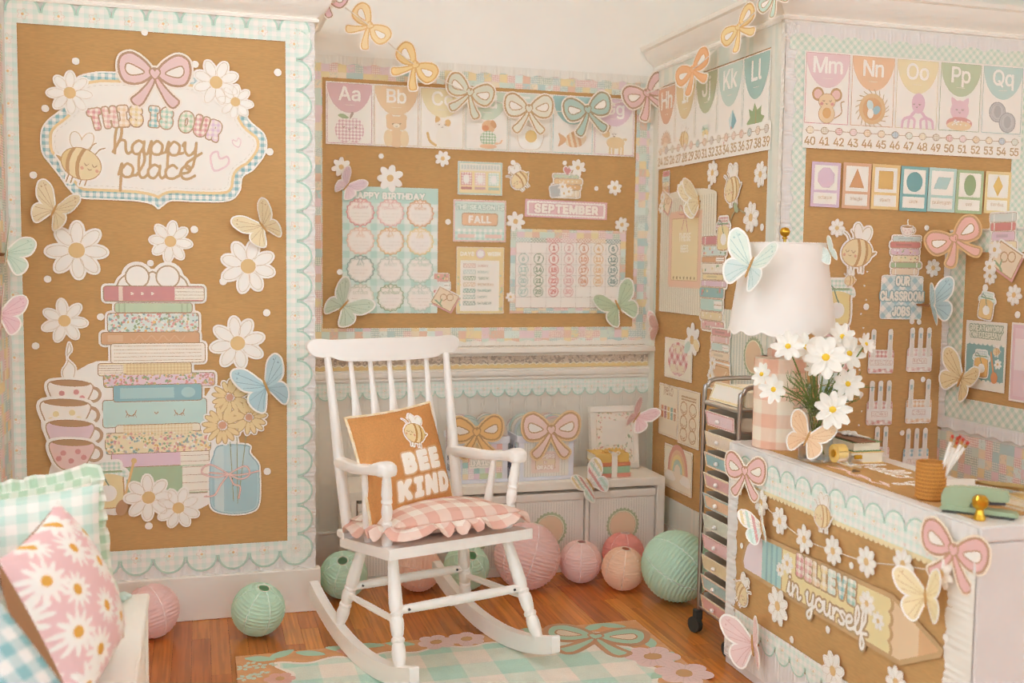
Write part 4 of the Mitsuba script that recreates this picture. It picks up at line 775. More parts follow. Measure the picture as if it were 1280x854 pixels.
def season():
    k = poster('pale mint poster reading THE SEASON IS FALL'); (u0, v0, u1, v1) = (1.117,1.486,1.369,1.678); w, h = u1-u0, v1-v0; a = frame_card(w, h, '#ecb9ae', '#d9e9e0', .007); gingham(a, box(-w/2+.009, -h/2+.009, w/2-.009, -h/2+.06), .0125, '#bfe0d5')
    for g in text('THE SEASON IS', .0215, grow=.04, track=.12): g = af.translate(g, 0, h*.27); a.add(g.buffer(.003), '#a9c4b8', 8); a.add(g, '#eef3ea', 9)
    a.add(rbox(-w*.34, -.022, w*.34, .036, .01), '#b98a5c', 8); a.add(rbox(-w*.33, -.019, w*.33, .033, .008), '#e9c09a', 9)
    for g in text('FALL', .03, grow=.05, track=.2): a.add(af.translate(g, 0, -.008), WHT, 10)
    for x in (-.075, .055): a.add(box(x-.03, -h*.41, x+.05, -h*.32), '#eed0c6', 9)
    on(k, None, a, FK, (u0+u1)/2, (v0+v1)/2, 1, h=.0095)
season()
def days():
    k = poster('yellow poster headed DAYS of the WEEK with seven striped labels'); (u0, v0, u1, v1) = (1.134,1.153,1.362,1.462); w, h = u1-u0, v1-v0; a = frame_card(w, h, '#f0d9a0', '#f0d9a0', .006); a.add(box(-w*.42, -h*.46, w*.40, h*.30), '#faf4ea', 3); a.add(Point(0, h*.40).buffer(.022), '#eccfd8', 3); a.add(Point(0, h*.40).buffer(.016), WHT, 4)
    for s, x in (('DAYS', -.063), ('WEEK', .066)):
        for g in text(s, .017, grow=.05, track=.12): a.add(af.translate(g, x, h*.37), '#fdf8ee', 3)
    for i, (s, c) in enumerate(zip('SUNDAY MONDAY TUESDAY WEDNESDAY THURSDAY FRIDAY SATURDAY'.split(), ('#eecbb8', '#cfe0d4', '#a9b78f', '#eccda6', '#7fae9b', '#b9cfc2', '#8fa593'))):
        y = h*.22-i*h*.094; b = rbox(-w*.36, y-.009, -w*.10, y+.010, .003); a.add(b, C(c)*.75, 4); gingham(a, b.buffer(-.0018), .005, c, rot=45, base=WHT)
        gs = text(s, .011, track=.1, anchor=0, sx=.8); [a.add(af.translate(g, -w*.06, y-.005), C(c)*.8, 9) for g in gs]
    g = np.random.default_rng(5)
    for _ in range(26): a.add(Point(g.choice([-1, 1])*g.uniform(.41, .46)*w, g.uniform(-.45, .1)*h).buffer(.004), (PINK, SAGE, YEL, AQUA)[g.integers(0, 4)], 9)
    on(k, None, a, FK, (u0+u1)/2, (v0+v1)/2, 1, h=.0095)
days()
def month():
    k = poster('pink scalloped banner reading SEPTEMBER', 'month_banner', 'banner'); (u0, v0, u1, v1) = (1.461,1.604,1.872,1.687); w, h = u1-u0, v1-v0; a = Art(); a.add(box(-w/2, -h/2, w/2, h/2), '#e6b5bb'); sc = unary_union([box(-w*.46, -h*.33, w*.46, h*.33)]+[Point(x, s*h*.33).buffer(.0078) for x in np.linspace(-w*.45, w*.45, 26) for s in (-1, 1)]+[Point(s*w*.46, y).buffer(.0078) for y in np.linspace(-h*.3, h*.3, 5) for s in (-1, 1)]); a.add(sc, WHT); a.add(box(-w*.455, -h*.31, w*.455, h*.31), '#e9bfc4')
    for g in text('SEPTEMBER', .037, grow=.07, track=.2): g = af.translate(g, 0, -.018); a.add(g.buffer(.004), '#dba4ab', 4); a.add(g, '#fbf4ea', 5)
    on(k, None, a, FK, (u0+u1)/2, (v0+v1)/2, 1, rot=-1, h=.0095)
month()
def calendar():
    k = poster('white month calendar with numbered circles and patchwork edge under the SEPTEMBER banner', 'wall_calendar', 'calendar'); (u0, v0, u1, v1) = (1.392,1.154,1.973,1.550); w, h = u1-u0, v1-v0
    put(k, 'patchwork_sheet', flat(FK.at((u0+u1)/2, (v0+v1)/2), -w/2, -h/2, w/2, h/2, .0105, 'patch_paper', .001), 'sheet with a printed patchwork edge'); a = Art(); x0, x1, y0, y1 = -w*.455, w*.45, -h*.435, h*.40
    a.add(box(x0, y0, x1, y1), '#faf3ec'); a.add(ring(box(x0, y0, x1, y1), .002), '#dba9a0', 1); cs = ['#b9cfc6', '#8f9f80', '#d98078', '#e7b7b2', '#d99a72', '#e9c08a', '#6f8f8a']; cw = (x1-x0)/7; rh = (y1-y0-.022)/6
    for i in range(7):
        gingham(a, box(x0+i*cw, y1-.022, x0+(i+1)*cw, y1), .005, cs[i], rot=45)
        if i: a.add(box(x0+i*cw-.0006, y0, x0+i*cw+.0006, y1-.022), '#b9a596', 8)
        a.add(box(x0, y0+i*rh-.0006, x1, y0+i*rh+.0006), '#b9a596', 8)
    for d in range(1, 31):
        c = (d+1) % 7; r = (d+1)//7; x, y = x0+(c+.5)*cw, y1-.022-(r+.5)*rh; a.add(ring(Point(x, y).buffer(.0255), .0035), cs[c], 9)
        for g in text(str(d), .021, grow=.03, track=.06): a.add(af.translate(g, x, y-.0105), cs[c], 9)
    on(k, 'month_grid', a, FK, (u0+u1)/2, (v0+v1)/2, 1, h=.0105)
calendar()
def stack_with_extras(F, u, v, sc, kind, lb, rot=0, h=.0095):
    k = thing('book_stack_cutout', lb, 'paper cutout'); g = kind
    if g == 'banner':      # wide pile with a cup and daisies, over the banner
        b, y = books(['#f0dcc2', '#e2b478', '#eccb9a', '#c9d6c0'], 1.7, [.38, .3, .3, .22], 2); on(k, 'book_pile', b, F, u, v, sc, rot, h); on(k, 'strawberry', Art().add(heart(.24).buffer(.05), WHT).add(heart(.24), '#d98d8c'), F, u, v+1.4*sc, sc, 0, h); on(k, 'vase', Art().add(rbox(-.3, -.25, .3, .35, .1).buffer(.05), WHT).add(rbox(-.3, -.25, .3, .35, .1), '#b9bcbc'), F, u-.65*sc, v+.25*sc, sc, 10, h+.0015)
        for i, (x, y) in enumerate(((-.28, .55), (-.2, .2), (.08, .3))): on(k, 'daisy', DPLAIN[i], F, u+x*sc, v+y*sc, .24*sc, 0, h+.003)
    else:                  # upright pile with an open or closed book leaning in front
        b, y = books(*({'tea': (['#f0dcc2', '#a9bf92', '#f2e3c0', '#e6c8d6', '#d6827f', '#c9d8d8'], 2.35, [.44, .38, .42, .44, .42, .36]), 'open': (['#d98d8c', '#e6eae4', '#e0a59a'], .95, [.5, .42, .42]), 'clip': (['#a9bf92', '#f2e3c0', '#e6c8d6', '#d6827f', '#d9e0da'], 1.3, [.32, .32, .34, .30, .32]), 'mix': (['#eccf9c', '#e9c9c4', '#e6b98c', '#f2e3c0', '#cfe0d8', '#d98d8c'], .95, [.3, .28, .34, .26, .3, .3])}[g]+(3,)))
        on(k, 'book_pile', b, F, u, v, sc, rot, h)
        if g == 'tea': on(k, 'teacup', cup(1, '#f6e7dd', PINK), F, u, v+(y+.30)*sc, .78*sc, rot, h+.001); a = Art(); a.add(line([(0, 0), (.12, .25), (.02, .5), (.1, .75)], .16), WHT); a.add(line([(0, 0), (.12, .25), (.02, .5), (.1, .75)], .05), '#e4cfbd'); on(k, 'steam', a, F, u, v+(y+.62)*sc, .5*sc, 0, h+.001)
        if g in ('open', 'clip', 'mix'):
            q = Polygon([(-.75, -.2), (.35, -.75), (.85, .1), (-.25, .65)]); a = Art(); a.add(q.buffer(.06), WHT); a.add(af.translate(q, .03, -.1), '#dc9f9c', 1); a.add(q, '#f2dcc0', 2); a.add(ring(q, .04), '#c39a68', 3)
            for x in (-.05, .32): a.add(ring(Point(x, .05).buffer(.2), .05), '#c9a070', 3)
            a.add(line([(-.5, -.1), (-.25, -.3), (-.15, -.45)], .09), '#92ac80', 3); a.add(line([(-.15, -.05), (-.25, -.3)], .07), '#92ac80', 3); on(k, 'notebook', a, F, u+(.15 if g != 'mix' else .1)*sc, v+.05*sc, .95*sc, 0, h+.002)
            for i, (x, y) in enumerate(((-.55, -.25), (-.35, .35)) if g != 'open' else ()): on(k, 'daisy', DPLAIN[i], F, u+x*sc, v+y*sc, .3*sc, 0, h+.0035)
(u, v, r) = (1.669,1.703,.090); stack_with_extras(FK, u, v, r, 'banner', 'small drawn book pile with daisies on top of the SEPTEMBER banner')
(u, v, r) = (1.064,1.220,.089); stack_with_extras(FK, u, v, r, 'open', 'drawn books and pink notebook cutout at the corner of the birthday poster')
daisies(FK, ((.605,1.806,.042), (.824,1.764,.059), (1.065,1.861,.036), (1.415,1.584,.045), (1.719,1.843,.039), (1.908,1.755,.036), (1.949,1.580,.036), (1.394,1.232,.023)), ['white daisy behind the pink butterfly on the patchwork board', 'white daisy on the top edge of the birthday poster', 'white daisy below the Cc card on the patchwork board', 'white daisy at the upper left corner of the calendar', 'white daisy above the SEPTEMBER banner', 'white daisy right of the SEPTEMBER banner', 'white daisy at the upper right corner of the calendar', 'tiny daisy on the left edge of the calendar'], rich=False, h=.0125)
dots(FK, ((.784,1.861,.012), (1.400,1.856,.012), (1.654,1.864,.011), (1.816,1.749,.011), (1.093,1.575,.013), (.599,1.341,.013)), 'small white paper dot on the patchwork board')
k = thing('bee_cutout', 'small drawn bee under the Ee card on the patchwork board', 'paper bee'); (u, v, r) = (1.432,1.776,.056); on(k, None, bee(), FK, u, v, r, 35, .0095)
(u, v, r) = (.628,1.722,.067); butterfly(FK, u, v, r*1.05, -38, 38, 22, '#e9cfdb', 'pink and lilac butterfly at upper left of the birthday poster', fill2='#eed5dc', h=.014)
(u, v, r) = (.612,1.187,.104); butterfly(FK, u, v, r, -42, 30, 16, '#cddcc8', 'sage green butterfly at lower left of the birthday poster', h=.012, vein='#a9bda3')
(u, v, r) = (1.939,1.183,.109); butterfly(FK, u, v, r, 28, 14, 24, '#bccfae', 'green butterfly at the lower right corner of the calendar', h=.013, vein='#9db38e')
# ---------------- strips of paper below the ledge
def _floral(p, n, uv):
    a = noise(uv.x*90, uv.y*90); b = noise(uv.x*140+9, uv.y*140); c = mix(cc('#d8c6b4'), cc('#b9a898'), smoothstep(.45, .6, a)); c = mix(c, cc('#e6d6c8'), smoothstep(.6, .7, b))
    e = uv.y-.012-.007*dr.abs(dr.sin(uv.x*math.pi/.034)); return dr.select(e < 0, cc('#ecd29c'), dr.select(e < .006, cc('#f6ecd8'), c))
matte('floral_paper', tex=mikit.proc(_floral))
k = thing('floral_strip', 'narrow floral paper strip with yellow scallops under the niche ledge', 'paper border'); F = FK.at(0, .896); put(k, None, flat(F, .433, 0, 2.108, .058, .004, 'floral_paper', .002))
k = thing('scalloped_strip', 'mint gingham scalloped paper strip under the chair rail in the niche', 'paper border'); put(k, None, scallop(FK, (2.108, .838), (.433, .838), .043, .033, .0165, 'border_mint'))

# ---------------- the wall to the right of the niche
def _green(p, n, uv): return ging((uv.x+uv.y)*3.3, (uv.x-uv.y)*3.3, cc('#f1eee2'), cc('#cddfcf'))
matte('border_green', tex=mikit.proc(_green))
def _ruf(p, n, uv): return mix(cc('#ebe7da'), cc('#dde2d6'), smoothstep(.3, .7, noise(uv.x*55, uv.y*4)))
matte('ruffle_print', tex=mikit.proc(_ruf))
def side_board():
    k = thing('bulletin_board', 'brown paper board on the narrow side wall between niche and corner', 'bulletin board'); F = FA
    put(k, 'backing_sheet', flat(F, -4.69, .30, -3.63, 2.245, .0042, 'kraft'), 'brown kraft paper sheet')
    for i, (a, b, c, d, m) in enumerate(((-4.745, .02, -4.672, 2.30, 'ruffle_print'), (-3.655, .02, -3.575, 2.31, 'ruffle_print'), (-4.745, 2.228, -3.575, 2.312, 'ruffle_print'), (-4.745, .16, -3.575, .30, 'ruffle_print'))): put(k, 'gathered_border', flat(F, a, b, c, d, .006+.0005*i, m, .002), 'printed gathered strip')
    for i, (a, b, w) in enumerate((((-3.575, 2.306), (-4.745, 2.306), -.03), ((-3.5715, .02), (-3.5715, 2.30), -.022), ((-4.745, .17), (-3.575, .17), -.03))): put(k, 'pleated_edging', pleats(F, a, b, w, .0105, 'pleat_white', amp=.002, seed=i+9), 'pleated paper edging')
side_board()
cards(FA, 'HIJKL', [(-4.677,2.191)][0][:1]+(-4.487, -4.284, -4.075, -3.858, -3.646), 1.862, 2.222, 'on the narrow side wall')
number_line(FA, -4.67, 1.842, -3.63, 1.838, .112, 24, 39, 'white number line 24 to 39 with beads on the side wall', ['#e0b078', '#b9a08c', '#c9b48c', '#d9a06a', '#dcae90', '#d99a72', '#8fb0a8'])
def sq(F, rect, lb, fn, h=.0095, name='poster', rot=0, c='poster'):
    u0, v0, u1, v1 = rect; k = thing(name, lb, c); w, hh = u1-u0, v1-v0; a = fn(w, hh); on(k, None, a, F, (u0+u1)/2, (v0+v1)/2, 1, rot, h); return k
def door_poster(w, h):
    a = Art(); a.add(box(-w/2, -h/2, w/2, h*.44).union(ell(0, h*.44, w/2, h*.06)), '#ece4d2')
    for i in range(int(w/.022)): a.add(box(-w/2+.022*i+.004, -h/2, -w/2+.022*i+.012, h*.44), '#d3cdb8', 1)
    f = box(-w*.31, -h*.27, w*.25, h*.31); a.add(unary_union([f]+[Point(*f.exterior.interpolate(t, True).coords[0]).buffer(.012) for t in np.linspace(0, 1, 60)]), '#ecc5ab', 2); a.add(f.buffer(-.02), '#d9b48a', 3); a.add(f.buffer(-.024), '#f0dcb0', 4)
    for q in ([(0, .02), (-.05, .06), (-.06, .02), (0, .02)], [(0, .02), (.05, .06), (.06, .02), (0, .02)], [(0, .02), (-.03, -.05)], [(0, .02), (.03, -.06)]): a.add(line([(x-w*.03, y+h*.27) for x, y in q], .006), '#d9a090', 5)
    for s, y, t in (('THESE', .05, .034), ('BEES', .0, .03)):
        for g in text(s, t, grow=.03, track=.12, sx=.8): a.add(af.translate(g, -w*.03, y), '#fbf3e2', 5)
    for x in np.linspace(-w*.22, w*.16, 7): a.add(heart(.009).buffer(.001) and af.translate(heart(.009), x, -h*.21), '#a88a60', 5)
    return a
sq(FA, (-4.62, 1.17, -4.06, 1.73), 'tall striped poster with a cream and yellow framed notice on the side wall', door_poster)
def heart_poster(w, h):
    a = frame_card(w, h, '#f0e6d4', '#f6ecda', .01); e = ell(0, 0, w*.36, h*.42); gingham(a, e, .022, '#d47f84', rot=45, base='#f8e8e0')
    for s, y in (('YOU', .03), ('ARE LOVED', -.06)):
        for g in text(s, .032, grow=.1, track=.12, sx=.55 if len(s) > 5 else 1): a.add(af.translate(g, 0, y), '#f4e2c8', 9)
    return a
sq(FA, (-4.542,.866,-4.253,1.052), 'poster of a red gingham oval on the side wall', heart_poster)
def crayon_poster(w, h):
    a = frame_card(w, h, '#e6d3b4', '#f2e4cb', .01)
    for g in text('hello', .05, bold=False, track=.08, sx=.7): a.add(af.translate(g, 0, h*.30), '#b98c62', 3)
    for i, c in enumerate(('#d98d6c', '#b9787a', '#e2b76f', '#8fb3a8', '#c9a080')): x = w*(-.36+.165*i); a.add(box(x, -h*.16, x+w*.11, h*.08), c, 3); a.add(box(x, -h*.02, x+w*.11, h*.0), WHT, 4)
    return a
sq(FA, (-4.592,.587,-4.385,.830), 'narrow poster of coloured crayons, left of the round-faces poster on the side wall', crayon_poster)
def faces_poster(w, h):
    a = frame_card(w, h, '#e6d3b4', '#efe0c6', .01); lines(a, -w*.35, w*.35, [h*.36, h*.31], .008, '#c9a880', 3)
    for y in (.15, -.1, -.32):
        for x in (-.22, .2): a.add(ring(ell(w*x, h*y, w*.17, w*.15), .006), '#c39868', 3); a.add(line([(w*x-.02, h*y-.01), (w*x, h*y-.02), (w*x+.02, h*y-.01)], .005), '#c39868', 3)
    return a
sq(FA, (-4.382,.577,-4.166,.832), 'poster with rings in two columns on the side wall beside the drawer cart', faces_poster)
def rainbow_poster(w, h):
    a = frame_card(w, h, '#e6d3b4', '#f3e6d0', .01)
    for r, c in ((.36, '#dc9a86'), (.29, '#e9c09a'), (.23, '#f0d79a'), (.17, '#b9d0c0'), (.11, '#f3e6d0')): a.add(ell(0, -h*.08, w*r, w*r*1.25).intersection(box(-w, -h*.08, w, h)), c)
    for s in (-1, 1): a.add(unary_union([ell(s*w*.28, -h*.16, w*.14, h*.07), ell(s*w*.34, -h*.24, w*.13, h*.08), ell(s*w*.2, -h*.24, w*.12, h*.07)]), '#faf4ea')
    return a
sq(FA, (-4.518,.350,-4.224,.553), 'cream poster of a pastel rainbow low on the side wall', rainbow_poster)
def side_stack():
    k = thing('book_stack_cutout', 'tall drawn book pile on the side wall beside the lamp shade', 'paper cutout'); (u, v, r) = (-4.096,1.071,.069); b, y = books(['#e6b9b8', '#e9d9b4', '#bfdcd2', '#8fb8b8', '#e6c8d6', '#efdcae', '#f4ecdf', '#d6a377', '#d6e4df', '#cf858a'], 3.6, [.62, .6, .85, .72, .45, .42, .7, .42, .72, .62], 12); on(k, 'book_pile', b, FA, u+.02, 1.115, .066, 0, .0095)
    a = Art(); [a.add(ring(Point(x, 0).buffer(.38), .07).buffer(.02), '#e6d6bc') for x in (-.45, .45)]; on(k, 'eyeglasses', a, FA, u, 1.115+y*.066+.025, .07, 0, .0095)
side_stack()
def green_round(F, u, v, r, lb):
    k = thing('round_label', lb, 'paper label'); a = Art(); p = Polygon([((1+.05*math.cos(26*t))*math.cos(t), (1+.05*math.cos(26*t))*math.sin(t)) for t in np.linspace(0, 2*math.pi, 209)[:-1]]); a.add(p, '#a8b48e'); a.add(Point(0, 0).buffer(.87, quad_segs=12), '#efe0c4'); a.add(Point(0, 0).buffer(.80, quad_segs=12), '#e6c4a0'); on(k, None, a, F, u, v, r, 0, .011)
def stripes(w, h):
    a = Art(); a.add(box(-w/2, -h/2, w/2, h/2), '#e9e5d6')
    for i in range(int(w/.024)): a.add(box(-w/2+.024*i+.004, -h/2, -w/2+.024*i+.014, h/2), '#ccd4c8', 1)
    return a
sq(FA, (-3.98, .82, -3.62, 1.21), 'striped sage paper panel with a round label behind the lamp', stripes, .008, 'striped_panel', 0, 'paper panel')
(u, v, r) = (-3.711,1.033,.076); green_round(FA, u, v, r, 'round beige label with green scalloped rim behind the lamp base')
def honey_side():
    k = thing('honey_cutout', 'drawn honey jar with red gingham lid and a sprig on the side wall', 'paper cutout'); (u, v, r) = (-3.973,1.555,.080); on(k, 'sprig', Art().add(line([(-.9, -.2), (-.2, .5), (.7, .3)], .08), '#a89468').add(ell(-.2, .6, .16, .3, 40), '#9db08c'), FA, u+.1, v+.02, r*1.1, 0, .0095); on(k, 'jar', jar(YEL, ROSE), FA, u-.02, v-.03, r*1.2, 0, .010)
honey_side()
for (u, v, r), lb, fl, rt in (((-3.927,1.704,.082), 'drawn bee cutout on the side wall above the blue butterfly on the lamp', False, 8),): k = thing('bee_cutout', lb, 'paper bee'); on(k, None, bee(), FA, u, v, r*.95, rt, .0095)
daisies(FA, ((-4.416,1.719,.051), (-4.108,1.786,.051), (-3.704,1.749,.050), (-4.154,1.563,.048), (-3.769,1.584,.060)), ['white daisy at the top of the striped poster on the side wall', 'white daisy under the number 31 on the side wall', 'white daisy at the right of the side wall board', 'white daisy under the cream butterfly on the side wall', 'white daisy beside the drawn honey jar on the side wall'])
dots(FA, ((-4.390,1.850,.013), (-4.134,1.727,.012), (-3.680,1.543,.014), (-4.595,1.205,.013)), 'small white paper dot on the side wall board')
(u, v, r) = (-4.213,1.669,.091); butterfly(FA, u, v, r, 14, 42, 70, '#eeddb6', 'cream butterfly with one raised wing on the side wall', h=.014, vein='#cfb080')
(u, v, r) = (-4.571,1.739,.112); stack_with_extras(FA, u, v-.06, r*.75, 'mix', 'drawn books and paper bag cutout in the niche corner of the side wall')
(u, v, r) = (-4.616,1.085,.073); butterfly(FA, u, v, r, -10, 25, 66, '#edc3c0', 'small pink butterfly in the niche corner at ledge height', h=.012)
(u, v, r) = (-4.256,1.059,.046); k = thing('flower_cutout', 'small mint and cream flower cutout on the side wall above the drawer cart', 'paper cutout'); on(k, None, Art().put(DPLAIN[0], 1).add(ell(-.6, -.5, .5, .3, 40), '#cfe0d4').add(ell(.6, -.3, .45, .3, -40), '#efdcae'), FA, u, v, r*1.6, 0, .0105)

# ---------------- the wall facing the room on the right
def right_board():
    k = thing('bulletin_board', 'brown paper board on the right wall with green gingham border', 'bulletin board'); F = FB
    put(k, 'backing_sheet', flat(F, 2.212, .40, 3.162, 1.86, .0042, 'kraft'), 'brown kraft paper sheet')
    for i, (a, b, w) in enumerate((((2.212, 1.2), (2.212, 2.21), -.040), ((3.5, 2.21), (2.15, 2.21), -.040), ((3.25, 1.55), (3.25, 2.21), .09))):
        aa, bb = (b, a) if i == 1 else (a, b)
    put(k, 'gingham_border', scallop(F, (2.225, 2.20), (2.225, .45), -.0, .062, .0062, 'border_green', .035), None) if False else None
    def strip(a, b, wd, R): put(k, 'gingham_border', scallop(F, a, b, wd, R, .006, 'border_green', .02), 'green gingham scalloped strip')
    strip((2.213, .42), (2.213, 2.205), .042, .055); strip((2.13, 2.205), (4.2, 2.205), .042, .055); strip((3.16, 2.21), (3.16, 1.56), .08, .055)
    for i, (a, b, w) in enumerate((((3.9, 2.308), (2.112, 2.308), .062), ((2.114, .3), (2.114, 2.31), -.052))): put(k, 'pleated_edging', pleats(F, a, b, w, .004, 'pleat_lilac', seed=i+14), 'pale lilac pleated paper edging')
right_board()
cards(FB, 'MNOPQ', [2.192, 2.393, 2.593, 2.794, 2.996, 3.198], 1.93, 2.204, 'on the right wall')
number_line(FB, 2.192, 1.842, 3.197, 1.836, .092, 40, 55, 'white number line 40 to 55 with beads on the right wall', ['#efdcae', '#c9b48c', '#d98d8c', '#eec3c0', '#e2b76f', '#efcf9a', '#7fa3b8', '#cfdcc8'])
SHP = [('octagon', '#e3c5d8', '#dcc0d6', Polygon([(math.cos(math.pi/8+i*math.pi/4), math.sin(math.pi/8+i*math.pi/4)) for i in range(8)])), ('triangle', '#d99a62', '#e2b08a', Polygon([(-.85, -.85), (.85, -.85), (0, .95)])), ('square', '#e2b45f', '#ecc987', box(-.85, -.85, .85, .85)), ('circle', '#5fa3a8', '#6fb0b3', ell(0, 0, .95, .95, 0, 12)), ('parallelogram', '#b4d5d3', '#b9d8d2', Polygon([(-1, -.55), (.5, -.55), (1, .55), (-.5, .55)])), ('oval', '#8fab78', '#a9bf92', ell(0, 0, .7, 1, 0, 12)), ('rhombus', '#e6c063', '#ecd394', Polygon([(0, -1), (.6, 0), (0, 1), (-.6, 0)]))]
for (x0, y0, x1, y1), (nm, c, e, g) in zip(((2.234,1.620,2.367,1.792), (2.372,1.617,2.503,1.794), (2.501,1.617,2.634,1.793), (2.632,1.614,2.765,1.790), (2.761,1.614,2.897,1.789), (2.892,1.611,3.028,1.785), (3.030,1.614,3.161,1.784)), SHP):
    u0, v0, u1, v1 = x0, y0, x1, y1; w, h = (u1-u0)*.95, (v1-v0)*.99; k = thing('shape_card', 'small card with a %s on the right wall' % (nm if nm not in ('circle', 'oval') else 'teal circle' if nm == 'circle' else 'green oval'), 'shape card', 'shape cards in a row on the right wall'); a = Art(); a.add(box(-w/2, -h/2, w/2, h/2), e); a.add(box(-w*.40, -h*.12, w*.40, h*.43), '#faf5ec', 1); a.add(box(-w*.40, -h*.43, w*.40, -h*.18), '#faf5ec', 1)
    s = w*.30; q = af.translate(af.scale(g, s, s*1.05, origin=(0, 0)), 0, h*.155); a.add(q.buffer(.0012), C(c)*.8, 2); a.add(q, c, 3)
    for t in text(nm, .014, bold=False, track=.08, sx=.75 if len(nm) > 10 else .9): a.add(af.translate(t, 0, -h*.32), '#cba77c', 2)
    on(k, None, a, FB, (u0+u1)/2, (v0+v1)/2, 1, -1, .0095)
k = thing('bee_cutout', 'large drawn bee on the right wall beside the lamp shade', 'paper bee'); (u, v, r) = (2.449,1.448,.084); on(k, None, bee(), FB, u, v, r, -6, .0095)
(u, v, r) = (2.674,1.363,.063); stack_with_extras(FB, u, v, r, 'tea', 'drawn book pile with a teacup on top, above OUR CLASSROOM JOBS sign')
def jobs(w, h):
    a = Art(); b = rbox(-w/2, -h/2, w/2, h/2, .012); a.add(b, WHT); gingham(a, b.buffer(-.003), .02, '#a9cdd3', rot=45); g = np.random.default_rng(3)
    for s, y in (('OUR', .048), ('CLASSROOM', -.012), ('JOBS', -.072)):
        for t in text(s, .034, grow=.05, track=.11, sx=.64): t = af.translate(t, 0, y); a.add(t.buffer(.0045), '#8fb0b4', 8); a.add(t, '#faf3e8', 9)
    return a
sq(FB, (2.564,1.188,2.759,1.362), 'blue gingham sign reading OUR CLASSROOM JOBS', jobs, .0095, 'job_sign', -1, 'sign')
JOB = ['MESSENGER', 'LEADER', 'PENCILS', 'HELPER', 'LIBRARY', 'SUPPLIES']
for i, ((u, v, r), n, col, lb) in enumerate(zip(((2.577,1.030,.057), (2.756,1.034,.058), (2.579,.825,.058), (2.762,.827,.059), (2.572,.642,.058), (2.757,.628,.059)), ((-1, 1), (-1, 0, 1), (-1, 0, 1), (-1, 1), (0, 1), (-1, 0, 1)), (ROSE, PINK, '#d99a94', PEACH, PINK, '#7fb3c8'),
        ['upper left job pocket with two pencils on the right wall', 'upper right job pocket with three pencils on the right wall', 'middle left job pocket with three pencils on the right wall', 'middle right job pocket with two pencils on the right wall', 'lowest left job pocket with pencils, behind the desk books', 'lowest right job pocket with blue checks and three pencils, behind the desk'])):
    k = thing('job_pocket', lb, 'paper pocket'); w = r*2.05; h = w*.80; a = Art(); b = rbox(-w/2, -h/2, w/2, h/2, .01); a.add(b, '#f2ede8'); gingham(a, box(-w*.49, h*.18, w*.49, h*.46), .009, col); gingham(a, box(-w*.49, -h*.46, w*.49, -h*.30), .012, col, rot=20); a.add(box(-w*.49, -h*.30, w*.49, h*.18), '#f6f1ee', 9)
    for t in text(JOB[i], .016, grow=.04, track=.1, sx=.75): t = af.translate(t, 0, -h*.12); a.add(t.buffer(.002), '#dcb9b0', 10); a.add(t, WHT, 11)
    on(k, 'pocket', a, FB, u, v-h*.1, 1, -1, .010)
    for x in n:
        a = Art(); a.add(rbox(-.0155, -.10, .0155, .105, .0155), '#f3eee8'); a.add(box(-.0075, -.06, .0075, .055), '#f2e0b4' if False else '#ebe4dc', 1); a.add(box(-.0075, .045, .0075, .072), '#a9bfc4', 2); a.add(Polygon([(-.0085, -.06), (.0085, -.06), (0, -.092)]), '#e2b98c', 1); a.add(ring(box(-.0075, -.06, .0075, .055), .0012), '#d9cbb8', 2)
        on(k, 'pencil', a, FB, u+x*w*.33, v+h*.50, .70, -1, .0118)
daisies(FB, ((2.356,1.542,.034), (2.802,1.393,.035)), ['white daisy between the lamp shade and the large bee on the right wall', 'white daisy right of the drawn book pile on the right wall'], h=.0105)
dots(FB, ((2.766,1.551,.011), (2.502,1.238,.013), (2.715,1.179,.011), (2.749,1.177,.011), (2.779,.946,.011), (2.493,.892,.011), (2.691,.732,.011)), 'small white paper dot on the right wall board')
(u, v, r) = (2.825,1.246,.087); butterfly(FB, 2.735, v, r*1.1, 14, 66, 24, '#b4d5dc', 'blue butterfly right of the classroom jobs sign', h=.09, vein='#86aebb')
def honey_tower():
    k = thing('honey_cutout', 'drawn honey jar on a book pile with a small bee, behind the lamp shade', 'paper cutout'); (u, v, r) = (2.364,1.255,.068); b, y = books(['#a9cdd3', '#d3e4df', '#e9b3ab', '#f2e3c0', '#cfe0d8', '#e9c0c4'], 2.0, [.9, .7, .62, .6, .6, .55], 8); on(k, 'book_pile', b, FB, u, v-.33-.06, .075, 0, .0095); on(k, 'jar', jar('#eeda96', MINT), FB, u, v+.0, r*1.8, 0, .0105); on(k, 'bee', bee(), FB, u+.055, v+.085, .03, 0, .013)
    g = np.random.default_rng(4)
    for i in range(14): on(k, 'dot', _dot, FB, u+.125+g.uniform(-.012, .012), v+.12-i*.055, .004, 0, .0095, thick=.0005)
honey_tower()
# ---------------- the small board on the cupboard side
def small_board():
    k = thing('bulletin_board', 'small brown paper board with green gingham border on the cupboard at the right edge', 'bulletin board'); F = FC
    put(k, 'backing_sheet', flat(F, -3.46, .80, -2.2, 1.50, .0042, 'kraft'), 'brown kraft paper sheet')
    put(k, 'gingham_border', flat(F, -3.565, .79, -3.45, 1.53, .006, 'border_green2', .002), 'green gingham strip'); put(k, 'gingham_border', flat(F, -3.565, .785, -2.2, .885, .0065, 'border_green2', .002)); put(k, 'gingham_border', flat(F, -3.565, 1.455, -2.2, 1.533, .0062, 'border_green2', .002))
    put(k, 'pleated_edging', pleats(F, (-3.567, .78), (-3.567, 1.53), -.04, .0095, 'pleat_lilac', seed=21), 'lilac pleated edging'); put(k, 'pleated_edging', pleats(F, (-3.567, .80), (-2.2, .80), -.045, .0095, 'pleat_lilac', seed=22))
    put(k, 'patchwork_strip', flat(F, -3.567, .56, -2.2, .742, .006, 'patch_paper', .002), 'patchwork strip below the board')
